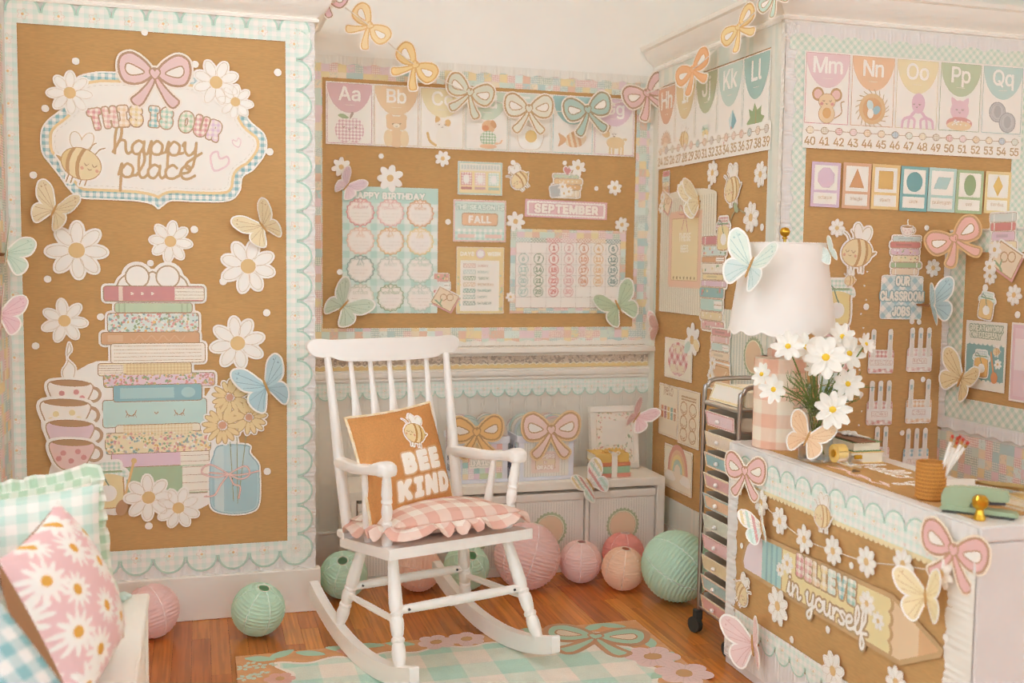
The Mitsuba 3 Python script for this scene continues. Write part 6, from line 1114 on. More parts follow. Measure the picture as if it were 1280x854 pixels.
# ---------------- chrome drawer cart
def cart():
    k = thing('drawer_cart', 'chrome rolling cart with ten patterned paper fronted drawers between desk and side wall', 'drawer cart'); x0, x1, y0, y1 = 1.805, 2.08, 3.275, 3.545; R = .0085
    for y in (y0, y1):
        c = cr([(x0, .085), (x0, .5), (x0, .90), (x0+.012, .945), (x0+.05, .968), (x1-.05, .968), (x1-.012, .945), (x1, .90), (x1, .085)], 5); put(k, 'side_frame', ship(tube(np.c_[c[:, 0], c[:, 0]*0+y, c[:, 1]], R, 10), 'chrome', True))
        for i in range(11): put(k, 'runner', ship(bx(x0+.006, y-.004 if y > 3.4 else y-.002, .105+.0775*i, x1-.006, y+.002 if y > 3.4 else y+.004, .113+.0775*i), 'chrome', False))
    for x in (x0, x1):
        for z in (.10, .88): put(k, 'cross_bar', ship(tube([[x, y0, z], [x, y1, z]], .006, 8), 'chrome', True))
    put(k, 'top_shelf', ship(bx(x0-.002, y0+.009, .884, x1, y1-.009, .892, .001), 'clear_plastic', False))
    for x in (x0, x1):
        for y in (y0, y1):
            m = trimesh.creation.cylinder(.030, .022, sections=24); m.apply_transform(trimesh.geometry.align_vectors(Z, [1, .3, 0])); m.apply_translation([x-.012, y+.004, .031]); w = put(k, 'caster', ship(m, 'rubber', 30), 'black caster wheel'); put(k, 'caster_fork', ship(bx(x-.02, y-.012, .05, x+.012, y+.014, .09, .004), 'rubber', False))
    pat = [(ROSE, '#ecccd0'), ('#eed6a8', '#e6d3c0'), ('#e9c4a0', '#8fb9bd'), ('#eed2a0', '#dba6a6'), ('#8fb9bd', '#e9bd98'), ('#cfd6c2', '#cdd2c0'), (ROSE, '#e6bcbf'), ('#e9d09c', '#e6cfa0'), ('#e9b998', '#a3bfba'), ('#ecc590', '#dd9f98')]
    for i, (e, c) in enumerate(pat):
        z = .829-.0776*i; d = put(k, 'drawer', ship(cat([bx(x0+.012, y0+.014, z-.030, x1-.01, y1-.014, z-.027), bx(x0+.012, y0+.012, z-.030, x1-.01, y0+.015, z+.028), bx(x0+.012, y1-.015, z-.030, x1-.01, y1-.012, z+.028), bx(x1-.013, y0+.014, z-.03, x1-.01, y1-.014, z+.028)]), 'clear_plastic', False))
        w, h = .225, .056; a = Art(); o = Polygon([(-w*.46, -h/2), (w*.46, -h/2), (w*.5, h/2), (-w*.5, h/2)]); a.add(o, '#f3e9dc'); a.add(o.buffer(-.002), e, 1); q = Polygon([(-w*.41, -h*.36), (w*.41, -h*.36), (w*.44, h*.36), (-w*.44, h*.36)]); a.add(q, c, 2); g = np.random.default_rng(i)
        for t in np.linspace(0, 1, 52): p = o.buffer(-.0045).exterior.interpolate(t, True); a.add(p.buffer(.0018, quad_segs=2), WHT if i != 4 else '#e6d0bc', 3)
        for _ in range(12): a.add(Point(g.uniform(-w*.36, w*.36), g.uniform(-h*.28, h*.28)).buffer(.0024, quad_segs=2), C(c)*.86, 3)
        f = Frame([x0-.004, (y0+y1)/2, z], -Y, Z).tilt(-8); stick(d, 'front', a, f)
        e2 = trimesh.creation.icosphere(2, .0085); p = f.w([(0, .0, .012)])[0]; put(d, 'knob', ship(trimesh.Trimesh(e2.vertices+p, e2.faces), 'pearl', True), 'round pearly knob')
scene['clear_plastic'] = {'type': 'twosided', 'nested': {'type': 'principled', 'base_color': rgb('#cfc2ae'), 'roughness': .3, 'specular': .6}}
mat('pearl', '#efe8e2', rough=.15, coat=.5); cart()
k = thing('paper_tray', 'cream paper box with yellow edges lying on top of the drawer cart', 'paper box'); fr = Frame([1.81, 3.41, .893], -Y, X); put(k, 'box', ship(bx(-.125, .035, 0, .115, .255, .055, .002), 'page_efe6d0', False, fr)); a = Art(); a.add(box(-.118, -.036, .108, .036), '#f7f1e6'); a.add(ring(box(-.116, -.034, .106, .034), .009), '#ecd79e', 1)
for i in range(30): a.add(Point(-.112+.0075*i, -.025).buffer(.003, quad_segs=2), '#f7f1e6', 2); a.add(Point(-.112+.0075*i, .025).buffer(.003, quad_segs=2), '#f7f1e6', 2)
stick(k, 'front_card', a, Frame([1.828, 3.41, .928], -Y, Z).tilt(22))
k = thing('book_stack_cutout', 'drawn book pile and satchel cutout on the side wall above the drawer cart', 'paper cutout'); cu, cv = (-3.977,.901); fr = FA.at(cu, cv-.0, .004); b, y = books(['#e6b98c', '#f0dcc2', '#cfe0d8', '#e9c4c0', '#dba09c'], .17, [.035, .035, .035, .03, .03], 4); stick(k, 'book_pile', b, fr.at(0, .06, .012)); q = Polygon([(-.10, -.05), (.10, -.05), (.085, .055), (-.075, .06)]); a = Art(); a.add(q.buffer(.008), WHT); a.add(q, '#e6bd92', 1); a.add(ring(q.buffer(-.008), .004), '#c39868', 2); a.add(line([(-.06, .02), (0, -.02), (.06, .03)], .004), '#f6e6d0', 2); stick(k, 'satchel', a, fr.at(0, .02, .014))
for i, (u, v) in enumerate(((-.075, .02), (-.06, .075))): stick(k, 'daisy', DAISY[i], fr.at(u, v, .0165), .03)

# ---------------- cube shelf and what stands on it
mat('shelf_white', '#ece5da', rough=.4); mat('bin_white', '#e6dfd6', rough=.6); mat('box_white', '#dfe0e8', rough=.5)
SY, SX0, SX1, SH = 4.398, .589, 2.05, .415
k = thing('cube_shelf', 'low white cube shelf with four bins along the back of the niche', 'shelf')
put(k, 'top_board', ship(bx(SX0, SY, SH-.037, SX1, SY+.32, SH, .0015), 'shelf_white', False)); put(k, 'bottom_board', ship(bx(SX0, SY, .002, SX1, SY+.32, .039, .0015), 'shelf_white', False)); put(k, 'back_panel', ship(bx(SX0+.01, SY+.315, .04, SX1-.01, SY+.32, SH-.038), 'shelf_white', False))
for x in (SX0, SX1-.037): put(k, 'side_board', ship(bx(x, SY, .0395, x+.037, SY+.314, SH-.0375, .0015), 'shelf_white', False))
cw = (SX1-SX0-.074-3*.016)/4
for i in range(1, 4): x = SX0+.037+i*cw+(i-1)*.016; put(k, 'divider', ship(bx(x, SY+.002, .0395, x+.016, SY+.314, SH-.0375), 'shelf_white', False))
def bin_art(w, h):
    a = Art(); a.add(box(-w/2, -h/2, w/2, h/2), '#ece5dc')
    for i in range(int(w/.0125)): a.add(box(-w/2+.0125*i+.003, -h/2, -w/2+.0125*i+.007, h/2), '#d6d3ca', 1)
    return a
for i, lb in enumerate(('white storage bin in the shelf cube nearest the left wall, behind the chair leg', 'white storage bin behind the middle of the rocking chair', 'white storage bin with a round label behind the large pink lantern', 'white storage bin with a round label at the right end of the cube shelf')):
    x = SX0+.037+i*(cw+.016); k = thing('storage_bin', lb, 'storage bin'); x0, x1, z0, z1 = x+.008, x+cw-.006, .0405, SH-.052
    put(k, 'body', ship(bx(x0, SY+.012, z0, x1, SY+.30, z1-.035, .003), 'bin_white', False)); put(k, 'rim', ship(bx(x0-.003, SY+.006, z1-.034, x1+.001, SY+.30, z1, .003), 'bin_white', False))
    f = Frame([(x0+x1)/2, SY+.0115, (z0+z1-.036)/2], X, Z); stick(k, 'striped_card', bin_art(x1-x0-.07, z1-z0-.045), f, thick=.001)
    a = Art(); p = Polygon([((1+.045*math.cos(26*t))*math.cos(t), (1+.045*math.cos(26*t))*math.sin(t)) for t in np.linspace(0, 2*math.pi, 209)[:-1]]); a.add(p, '#a9b38c'); a.add(Point(0, 0).buffer(.86, quad_segs=12), '#efe2cc'); a.add(Point(0, 0).buffer(.81, quad_segs=12), '#b9b48c'); a.add(Point(0, 0).buffer(.79, quad_segs=12), '#eac9a8'); stick(k, 'round_label', a, f.at(0, .015, .002), .078, thick=.001)
def file_box(x0, y0, w, d, lb, front, seed):
    k = thing('file_box', lb, 'file box'); H = .205; z = SH+.001; g = np.random.default_rng(seed)
    def shell(za, zb, o): put(k, 'box', ship(cat([bx(x0-o, y0-o, z+za, x0+w+o, y0-o+.004, z+zb), bx(x0-o, y0+d+o-.004, z+za, x0+w+o, y0+d+o, z+zb), bx(x0-o, y0-o, z+za, x0-o+.004, y0+d+o, z+zb), bx(x0+w+o-.004, y0-o, z+za, x0+w+o, y0+d+o, z+zb)]), 'box_white', False))
    shell(0, .175, 0); put(k, 'rim', ship(cat([bx(x0-.008, y0-.008, z+.175, x0+w+.008, y0, z+H, .001), bx(x0-.008, y0+d, z+.175, x0+w+.008, y0+d+.008, z+H, .001), bx(x0-.008, y0, z+.175, x0, y0+d, z+H, .001), bx(x0+w, y0, z+.175, x0+w+.008, y0+d, z+H, .001)]), 'box_white', False)); put(k, 'foot_rim', ship(bx(x0-.006, y0-.006, z, x0+w+.006, y0+d+.006, z+.014, .002), 'box_white', False))
    for i in range(6):
        for j in range(3): put(k, 'lattice_slot', ship(bx(x0-.0012, y0+.03+i*(d-.06)/6, z+.03+j*.045, x0+.001, y0+.03+(i+.6)*(d-.06)/6, z+.06+j*.045), 'slot_grey', False))
    f = Frame([x0+w/2, y0-.001, z+.095], X, Z); stick(k, 'front_card', front(w-.05, .155), f, thick=.001)
    cs = ['#cfe0d8', '#ecc8c8', '#f3ebe2', '#e9d3bf', '#d6e2e4', '#f0e0c0']
    for i in range(9):
        y = y0+.02+i*(d-.04)/9
        for s in range(2):
            a = Art(); cx = (-w*.24, w*.24)[s]+g.uniform(-.025, .025); q = ell(0, 0, w*.24, .062).intersection(box(-w, -.03, w, w)).union(box(-w*.24, -.10, w*.24, 0)); a.add(q, C(cs[(i+s) % 6])*.8); a.add(q.buffer(-.004), '#f5efe6' if (i+s) % 2 else cs[(i*2+s) % 6], 1)
            for t in (-.4, 0, .4): a.add(seg((w*.24*t*.3, 0), (w*.24*t, .045), .002), C(cs[(i+s) % 6])*.85, 2)
            stick(k, 'folder', a, Frame([x0+w/2+cx, y+.004*s, z+.215+g.uniform(-.006, .012)], X, Z), thick=.0008)
    return k
matte('slot_grey', '#8f8f98')
def paper_art(w, h):
    a = bin_art(w, h); b = box(-w*.31, -h*.36, w*.27, h*.20); a.add(unary_union([b]+[Point(*b.exterior.interpolate(t, True).coords[0]).buffer(.006) for t in np.linspace(0, 1, 50)]), '#ecd3c8', 2); a.add(b.buffer(-.014), '#c9a070', 3); a.add(b.buffer(-.0165), '#eed9bc', 4)
    for s, y in (('PAPERS', .005), ('to', -.018), ('GRADE', -.045)):
        for g in text(s, .017 if s != 'to' else .011, grow=.05, track=.12): g = af.translate(g, -.005, y); a.add(g.buffer(.002), '#d9a9a0', 5); a.add(g, '#fbf4ea', 6)
    return a
def date_art(w, h):
    a = Art(); a.add(box(-w/2, -h/2, w/2, h/2), '#f3ece2'); g = np.random.default_rng(8); cs = ['#eed3a0', '#e9b3ab', '#cfe3d8', '#e6cfdd', '#a3ccc9', '#f0dfc0', '#c3d3ae']
    for i in range(7):
        for j in range(6):
            c = cs[g.integers(0, 7)]; b = box(-w/2+i*w/7, -h/2+j*h/6, -w/2+(i+1)*w/7, -h/2+(j+1)*h/6)
            if g.uniform() < .35: gingham(a, b, .004, c)
            else: a.add(b, c, 1)
    a.add(box(-w*.33, -h*.18, w*.33, h*.10), '#f7f0e6', 9)
    for t in text('DAILY', .024, grow=.06, track=.14): t = af.translate(t, 0, -.016); a.add(t.buffer(.0025), '#b9c3b8', 10); a.add(t, '#fbf6ee', 11)
    return a
file_box(1.075, 4.455, .232, .22, 'white file box of divider folders with an orange bow on the shelf', date_art, 1); file_box(1.356, 4.450, .262, .22, 'white file box reading PAPERS to GRADE with a pink bow on the shelf', paper_art, 2)
(u, v, r) = (1.159,.648,.117); k = thing('bow_cutout', 'orange gold bow on the front of the left file box', 'paper bow'); stick(k, None, bow('#e9b66a', '#b9874a', '#f3e9df', '#e9c58c'), Frame([0, 4.438, 0], X, Z).at(u, v, 0, 1), r*.97)
(u, v, r) = (1.502,.647,.123); k = thing('bow_cutout', 'pink bow on the front of the PAPERS to GRADE file box', 'paper bow'); stick(k, None, bow('#f0cfc6', '#bf9060', '#f6eee6', '#e6c594'), Frame([0, 4.432, 0], X, Z).at(u, v, 0, 0), r*1.04)
def photo_frame():
    k = thing('picture_frame', 'white box frame with a floral mat standing at the right end of the shelf', 'picture frame'); w, h = .245, .300; f = Frame([1.885, 4.625, SH+.002+h/2], X, Z).tilt(7); put(k, 'moulding', ship(cat([bx(-w/2, -h/2, -.02, w/2, -h/2+.03, .012, .003), bx(-w/2, h/2-.03, -.02, w/2, h/2, .012, .003), bx(-w/2, -h/2+.03, -.02, -w/2+.03, h/2-.03, .012, .003), bx(w/2-.03, -h/2+.03, -.02, w/2, h/2-.03, .012, .003)]), 'trim_paint', False, f)); a = Art(); m = box(-w/2+.03, -h/2+.03, w/2-.03, h/2-.03); a.add(m, '#f4ece0'); g = np.random.default_rng(4)
    for _ in range(170): a.add(ell(g.uniform(-.092, .092), g.uniform(-.12, .12), g.uniform(.003, .008), g.uniform(.002, .005), g.uniform(0, 180), 3).intersection(m), ('#e9b9a6', '#9fb08c', '#e0c9a6', '#d98d8c', '#b9c8a8')[g.integers(0, 5)], 1)
    a.add(box(-.060, -.035, .060, .08), '#f0e9e0', 5); put(k, None, None) if False else stick(k, 'mat', a, f.at(0, 0, -.002), thick=.001)
    put(k, 'backing', ship(bx(-w/2+.01, -h/2+.01, -.018, w/2-.01, h/2-.01, -.004), 'trim_paint', False, f))
photo_frame()
(u, v, r) = (1.879,.697,.081); butterfly(Frame([1.975, 4.585, .668], X, Z), 0, 0, .085, -35, 40, 40, '#edc7ca', 'pink butterfly on the corner of the white picture frame', h=.01, vein='#d9a3a8')
z = SH+.001
for i, (c, h, lb) in enumerate((('cover_coral', .020, 'coral book at the bottom of the tied pile on the shelf'), ('cover_mint', .030, 'mint green book in the tied pile on the shelf'), ('cover_red', .018, 'thin rust coloured book in the tied pile on the shelf'), ('cover_gold', .040, 'thick mustard yellow book near the top of the tied pile on the shelf'))):
    k = thing('book', lb, 'book'); d = (.006, .0, .004, -.004)[i]; fr = Frame([1.722+d, 4.43+abs(d), z], X, Y); t = .0025; put(k, 'cover', ship(cat([bx(0, 0, 0, .165, .12, t, .001), bx(0, 0, h-t, .165, .12, h, .001), bx(0, -.002, .0, .165, .003, h, .0012)]), c, False, fr)); put(k, 'pages', ship(bx(.004, .003, t, .161, .116, h-t), 'page_efe6d0', False, fr)); z += h+.0006
k = thing('dried_posy', 'small dried yellow flowers lying on the tied book pile', 'dried flowers', kind='stuff'); g = np.random.default_rng(6); ms = []
for i in range(40): e = trimesh.creation.icosphere(1, g.uniform(.003, .006)); e.apply_translation([1.80+g.normal(0, .028), 4.47+g.normal(0, .016), z+.006+abs(g.normal(0, .006))]); ms.append(e)
put(k, None, ship(cat(ms), 'cover_gold', False))
k = thing('ribbon', 'white lace ribbon tied round the small book pile on the shelf', 'ribbon'); put(k, 'band', ship(cat([bx(1.795, 4.4235, SH+.002, 1.822, 4.4265, z+.002), bx(1.795, 4.4235, z+.0005, 1.822, 4.56, z+.002)]), 'string_white', False)); put(k, 'knot', ship(cat([tube(cr([(1.808, 4.422, z-.012), (1.79+.0, 4.415, z+.004), (1.80, 4.418, z+.010), (1.808, 4.422, z-.012)], 5), .0025, 6), tube(cr([(1.808, 4.422, z-.012), (1.83, 4.415, z+.004), (1.818, 4.418, z+.010), (1.808, 4.422, z-.012)], 5), .0025, 6)]), 'string_white', True))
butterfly(Frame([1.672, 4.385, .405], X, Z), 0, 0, .095, 35, 40, 25, '#f0e6d8', 'patchwork butterfly on the front edge of the shelf below the tied books', h=.006, pattern=patchy)
# ---------------- paper lanterns on the floor
def lantern(x, y, r, col, lb, ax, seed=0, nrib=19):
    k = thing('paper_lantern', lb, 'paper lantern'); d = np.array(ax, float); d /= np.linalg.norm(d); M = trimesh.geometry.align_vectors(Z, d); M[:3, 3] = [x, y, r+.001]; t0 = .21; n = nrib*6; th = np.linspace(t0, math.pi-t0*.9, n+1); q = (th-t0)/(math.pi-1.9*t0)*nrib; rr = r*(.992-.022*np.abs(np.cos(q*math.pi))**1.5)
    m = lathe(np.c_[rr*np.sin(th), rr*np.cos(th)], 40); m.apply_transform(M); b = 'lantern_'+col[1:]
    if b not in scene: scene[b] = {'type': 'principledthin', 'base_color': rgb(col), 'roughness': .7, 'spec_trans': 0., 'diff_trans': .3, 'eta': 1.3}
    put(k, 'shell', ship(m, b, True))
    a = np.linspace(0, 2*math.pi, 33)
    for s, tt in ((1, t0), (-1, t0)): c = np.c_[r*math.sin(tt)*np.cos(a), r*math.sin(tt)*np.sin(a), a*0+s*r*math.cos(tt)*.985]; m = tube(c, .0016, 6, False); m.apply_transform(M); put(k, 'wire_ring', ship(m, 'string_white', True), 'white wire ring')
    for j in range(7):
        f = 2*math.pi*j/7+seed; c = np.c_[1.001*rr*np.sin(th)*math.cos(f), 1.001*rr*np.sin(th)*math.sin(f), 1.001*rr*np.cos(th)]; w = np.array([-math.sin(f), math.cos(f), 0])*.0013*r/.1; v = np.vstack([c-w, c+w]); i = np.arange(n); fc = np.vstack([np.c_[i, i+1, i+n+2], np.c_[i, i+n+2, i+n+1]]); m = trimesh.Trimesh(v, fc); m.apply_transform(M); put(k, 'paper_seam', ship(m, seamcol(col), True))
def seamcol(c):
    n = 'seam_'+c[1:]
    if n not in scene: h = '#%02x%02x%02x' % tuple(int(min(255, int(c[i:i+2], 16)*.6+255*.4)) for i in (1, 3, 5)); scene[n] = {'type': 'twosided', 'nested': {'type': 'diffuse', 'reflectance': rgb(h)}}
    return n
LM, LP, LPE, LCO = '#cbead2', '#f6d0cb', '#f8cdb8', '#f2a49a'
lantern(-.182, 4.0, .100, LP, 'pink paper lantern on the floor between the white bench and the left wall', (-.3, .2, 1)); lantern(.195, 3.923, .099, LM, 'mint paper lantern on the floor in front of the left wall baseboard', (.22, -.35, 1)); lantern(.556, 4.277, .099, LM, 'mint paper lantern in the niche corner behind the left chair leg', (-.15, -.75, 1))
lantern(.872, 4.292, .099, LPE, 'peach paper lantern behind the front left leg of the rocking chair', (.9, -.1, -.2)); lantern(1.074, 4.262, .099, LM, 'mint paper lantern under the rocking chair in front of the shelf', (.1, -.9, .9)); lantern(1.327, 4.208, .145, LP, 'large pink paper lantern beside the right chair leg', (.35, .1, 1), nrib=24); lantern(1.581, 4.239, .094, '#f8d6cf', 'pale pink paper lantern right of the large pink lantern', (.0, -.12, 1)); lantern(1.806, 4.296, .097, LCO, 'coral paper lantern behind the peach lantern', (.1, .05, 1)); lantern(1.722, 4.093, .094, '#fbd2b6', 'peach paper lantern in front of the coral one', (.05, -.16, 1)); lantern(1.879, 3.899, .149, LM, 'large mint paper lantern against the drawer cart', (-.55, .6, .45), nrib=24)
# ---------------- rug
def rug():
    k = thing('rug', 'mint gingham rug with a wavy cream edge and terracotta floral border', 'rug'); x0, x1, y0, y1 = .105, 1.617, 1.55, 3.71
    def rp(p, n, uv):
        d = dr.minimum(.72*dr.minimum(uv.x, (x1-x0)-uv.x), dr.minimum(uv.y, (y1-y0)-uv.y)); al = dr.select(dr.minimum(uv.x, (x1-x0)-uv.x) < dr.minimum(uv.y, (y1-y0)-uv.y), uv.y, uv.x); w = .085+.016*dr.sin(al*2*math.pi/.19)+.03*noise(uv.x*4, uv.y*4)
        c1, c2 = cc('#f4eadc'), cc('#c2e0d0'); i = ging(uv.x/.236+.1, uv.y/.236+.25, c1, c2, .02); wv = noise(uv.x*420, uv.y*420)*.10+noise(uv.x*30, uv.y*30)*.06+.90
        o = mix(cc('#e0ae84'), cc('#d7a174'), noise(uv.x*40, uv.y*40)); return wv*dr.select(d > w+.016, i, dr.select(d > w, cc('#f4eade'), o))
    matte('rug_weave', tex=mikit.proc(rp)); F = FR; v = bx(x0, y0, .0012, x1, y1, .009, .002)
    put(k, 'weave', mikit.ply((v.vertices, v.faces), 'rug_weave', False, uv=np.c_[v.vertices[:, 0]-x0, v.vertices[:, 1]-y0])); g = np.random.default_rng(12); fl = 'woven_flower'
    def flower(x, y, r, c, ctr): 
        a = Art(); P = petals(6, .60, .36, .36, .1, int(x*99)); a.add(unary_union(P), c); [a.add(seg((.35*math.cos(t), .35*math.sin(t)), (.8*math.cos(t), .8*math.sin(t)), .03), C(c)*.88, 1) for t in np.linspace(0, 6, 18)]; a.add(ell(0, 0, .33, .27), ctr, 2); stick(k, fl, a, FR.at(x, y, .0092, g.uniform(0, 90)), r, thick=.0004, bsdf='fabric')
    def leaf(x, y, r, rot, c): a = Art(); a.add(blob([(-1, 0), (-.3, .42), (.4, .36), (1, 0), (.4, -.36), (-.3, -.42)]), c); stick(k, 'woven_leaf', a, FR.at(x, y, .0091, rot), r, thick=.0003, bsdf='fabric')
    def sprig(x, y, r, c): a = Art(); [a.add(ell(px, py, .3, .2, ro), c, 0) for px, py, ro in ((0, .5, 90), (.45, .15, 20), (.3, -.4, -50), (-.3, -.4, 50), (-.45, .15, -20), (1.1, .3, 30), (1.4, -.1, 0))]; stick(k, 'woven_blossom', a, FR.at(x, y, .0091, g.uniform(0, 60)), r, thick=.0003, bsdf='fabric')
    mint, ros = '#a9cdb4', '#eac8c4'
    for px in (.187,3.664,.075), (.262,3.690,.076), (.361,3.672,.069), (.467,3.692,.070), (.574,3.696,.071), (.683,3.684,.064), (1.175,3.702,.069), (1.503,3.671,.071), (1.428,3.672,.079),: leaf(px[0], px[1], .055, g.uniform(-40, 40), mint)
    for (u, v, r) in (.130,3.597,.057), (.183,3.598,.058), (.160,3.511,.055), (1.067,3.677,.067), (1.479,3.571,.076), (.129,3.505,.055),: sprig(u, v, .035, '#e6d3b0' if u > 1.2 else '#c3d6c4')
    for (u, v, r, c) in (.813,3.667,.072,0), (.928,3.671,.074,0), (.506,3.666,.070,1), (1.119,3.673,.076,1), (1.524,3.337,.084,0), (1.565,3.170,.085,0), (.241,3.469,.068,1),: flower(u, v, (.075 if u < 1.3 else .105) if c == 0 else .055, ros if c == 0 else '#dfa796', '#c9955f')
    for x, y, r, c in ((1.50, 2.7, .10, 0), (1.46, 2.4, .08, 1), (1.52, 2.1, .1, 0), (.2, 2.9, .09, 0), (.22, 2.5, .08, 1), (.18, 2.2, .1, 0), (.6, 1.66, .09, 0), (1.0, 1.64, .08, 1), (1.3, 1.66, .1, 0)): flower(x, y, r, ros if c == 0 else '#dfa796', '#c9955f'); leaf(x+.08, y+.11, .06, g.uniform(0, 180), mint)
    for (u, v, r) in (1.571,3.470,.074), (1.582,3.315,.068), (1.485,3.184,.063),: leaf(u, v, .055, g.uniform(0, 180), mint)
    (u, v, r) = (1.398,3.592,.169); stick(k, 'woven_bow', bow(mint, '#c08a62', '#ecd9c0', '#c08a62'), FR.at(u, v-.02, .0097, -24), .18, thick=.0004, bsdf='fabric')
rug()

# ---------------- cushions
def cushion(k, part, fr, a, b, T, bsdf, su=1., sv=1., pinch=.06, seed=0, n=28, back=True, lumps=.004):
    """A stuffed square: half sizes a, b, thickness T; uv in metres times su, sv. Returns the front surface as a function."""
    g = np.random.default_rng(seed); off = g.uniform(0, 50, 3)
    def front(x, y, s=1.):
        u, v = x/a, y/b; q = (np.clip(1-np.abs(u)**2.2, 0, 1)*np.clip(1-np.abs(v)**2.2, 0, 1))**.55; px = x*(1-pinch*(1-v*v)*np.abs(u)**2); py = y*(1-pinch*(1-u*u)*np.abs(v)**2); lz = lumps*(meshkit.fbm(np.stack([x*9+off[0], y*9+off[1], x*0+off[2]], -1), 3)-.5)*2*np.minimum(1, q*3); return np.stack([px, py, s*(T/2)*q+lz], -1)
    x, y = np.meshgrid(np.linspace(-a, a, n+1), np.linspace(-b, b, n+1), indexing='ij'); i, j = np.meshgrid(np.arange(n), np.arange(n), indexing='ij'); c = i*(n+1)+j; q = np.stack([c, c+n+1, c+n+2, c+1], -1).reshape(-1, 4); f = np.vstack([q[:, :3], q[:, [0, 2, 3]]]); uv = np.c_[x.ravel()*su, y.ravel()*sv]
    p = front(x.ravel(), y.ravel()); put(k, part, mikit.ply((fr.w(p), f), bsdf, True, uv=uv))
    if back: p = front(x.ravel(), y.ravel(), -1.); put(k, 'back', mikit.ply((fr.w(p), f[:, ::-1]), back if isinstance(back, str) else bsdf, True, uv=uv))
    return front
def drape(key, part, art, fr, surf, off=.0015, size=.018, label=None):
    V, F, K, n = [], [], [], 0
    for p, c, l in art.it:
        v, f = tri2(p); v, f = trimesh.remesh.subdivide_to_size(np.c_[v, v[:, 0]*0], np.asarray(f), size); A, B, D = (v[f[:, i]] for i in range(3)); neg = np.cross(B-A, D-A)[:, 2] < 0; f = np.where(neg[:, None], f[:, ::-1], f); q = surf(v[:, 0], v[:, 1]); q[:, 2] += off+.0003*l; V.append(q); F.append(f+n); n += len(q); K.append(np.broadcast_to(c, (len(q), 3)))
    return put(key, part, ply(fr.w(np.vstack(V)), np.vstack(F), np.vstack(K), 'fabric'), label)
def frill(k, part, fr, path, wd, bsdf, amp=.012, pitch=.05, drop=.3, seed=0):
    """A gathered frill standing out from a closed path [(x, y, z)] in the frame."""
    P = np.array(path, float); P = np.vstack([P, P[:1]]); s = np.r_[0, np.cumsum(np.linalg.norm(np.diff(P, axis=0), axis=1))]; N = int(s[-1]/pitch*7); t = np.linspace(0, s[-1], N+1); c = np.stack([np.interp(t, s, P[:, i]) for i in range(3)], -1); d = np.gradient(c, axis=0); d /= np.linalg.norm(d, axis=1, keepdims=True)+1e-9; o = np.cross(d, Z); g = np.random.default_rng(seed); ph = np.cumsum(g.uniform(.2, 1.8, N+1)*(.75+.5*np.sin(t*21+seed)))*2*math.pi/7; V, U = [], []
    for q in (0, .3, .65, 1.): V.append(c+o*wd*q*(1-.10*np.sin(ph*.5)[:, None]*q)+np.array([0, 0, 1.])*((amp*np.sin(ph)*q**.7)-drop*wd*q*q)[:, None]+d*(amp*.5*np.cos(ph)*q)[:, None]); U.append(np.c_[t, t*0+q*wd+.03])
    v = np.stack(V, 1).reshape(-1, 3); uv = np.stack(U, 1).reshape(-1, 2); i, j = np.meshgrid(np.arange(N), np.arange(3), indexing='ij'); a = i*4+j; q = np.stack([a, a+4, a+5, a+1], -1).reshape(-1, 4); put(k, part, mikit.ply((fr.w(v), np.vstack([q[:, :3], q[:, [0, 2, 3]]])), bsdf, True, uv=uv), 'ruffled edge')
matte('seat_gingham', tex=mikit.proc(lambda p, n, uv: ging(uv.x/.088+.2, uv.y/.088+.1, cc('#f6e9dd'), cc('#e3b3a3'), .03)))
matte('mint_gingham', tex=mikit.proc(lambda p, n, uv: ging(uv.x/.052, uv.y/.052, cc('#f4efe6'), cc('#c8dfd2'), .1)))
matte('green_gingham', tex=mikit.proc(lambda p, n, uv: ging(uv.x/.045, uv.y/.045, cc('#f4efe4'), cc('#b9ceb2'), .1)))
matte('teal_gingham', tex=mikit.proc(lambda p, n, uv: ging(uv.x/.050, uv.y/.050, cc('#eeece8'), cc('#8fbcc0'), .1)))
matte('cloth_brown', '#a87a58'); matte('cloth_pink', '#ecbcc0'); matte('cloth_kraft', tex=mikit.proc(lambda p, n, uv: cc('#cf935c')*(.90+.2*noise(uv.x*500, uv.y*500)))); matte('cream_plaid', tex=mikit.proc(lambda p, n, uv: ging(uv.x/.06, uv.y/.06, cc('#f8efe0'), cc('#ecd6b0'), .1)))
def _dpil(base):
    def f(p, n, uv):
        c = cc(base); s = .135
        for k in range(2):
            x, y = uv.x/s+.5*k+.13, uv.y/s+.5*k+.21; i, j = dr.floor(x), dr.floor(y); fx, fy = x-i-.5+(cell_rand(i, j, 3+k)-.5)*.2, y-j-.5+(cell_rand(i, j, 7+k)-.5)*.2; r = dr.sqrt(fx*fx+fy*fy); a = dr.atan2(fy, fx)+cell_rand(i, j, k)*6
            R = .30+.085*dr.cos(12*a); big = .8+.35*cell_rand(i, j, 11+k); c = mix(c, cc('#faf3ec'), smoothstep(R*big+.012, R*big-.012, r)); c = mix(c, cc('#e3ab55'), smoothstep(.105, .085, r))
        return c
    return f
matte('daisy_pink', tex=mikit.proc(_dpil('#efc6c6')))
_th = math.radians(16.07); CR, CF, CO = np.array([math.cos(_th), math.sin(_th), 0]), np.array([math.sin(_th), -math.cos(_th), 0]), np.array([.778, 3.580, .0096])
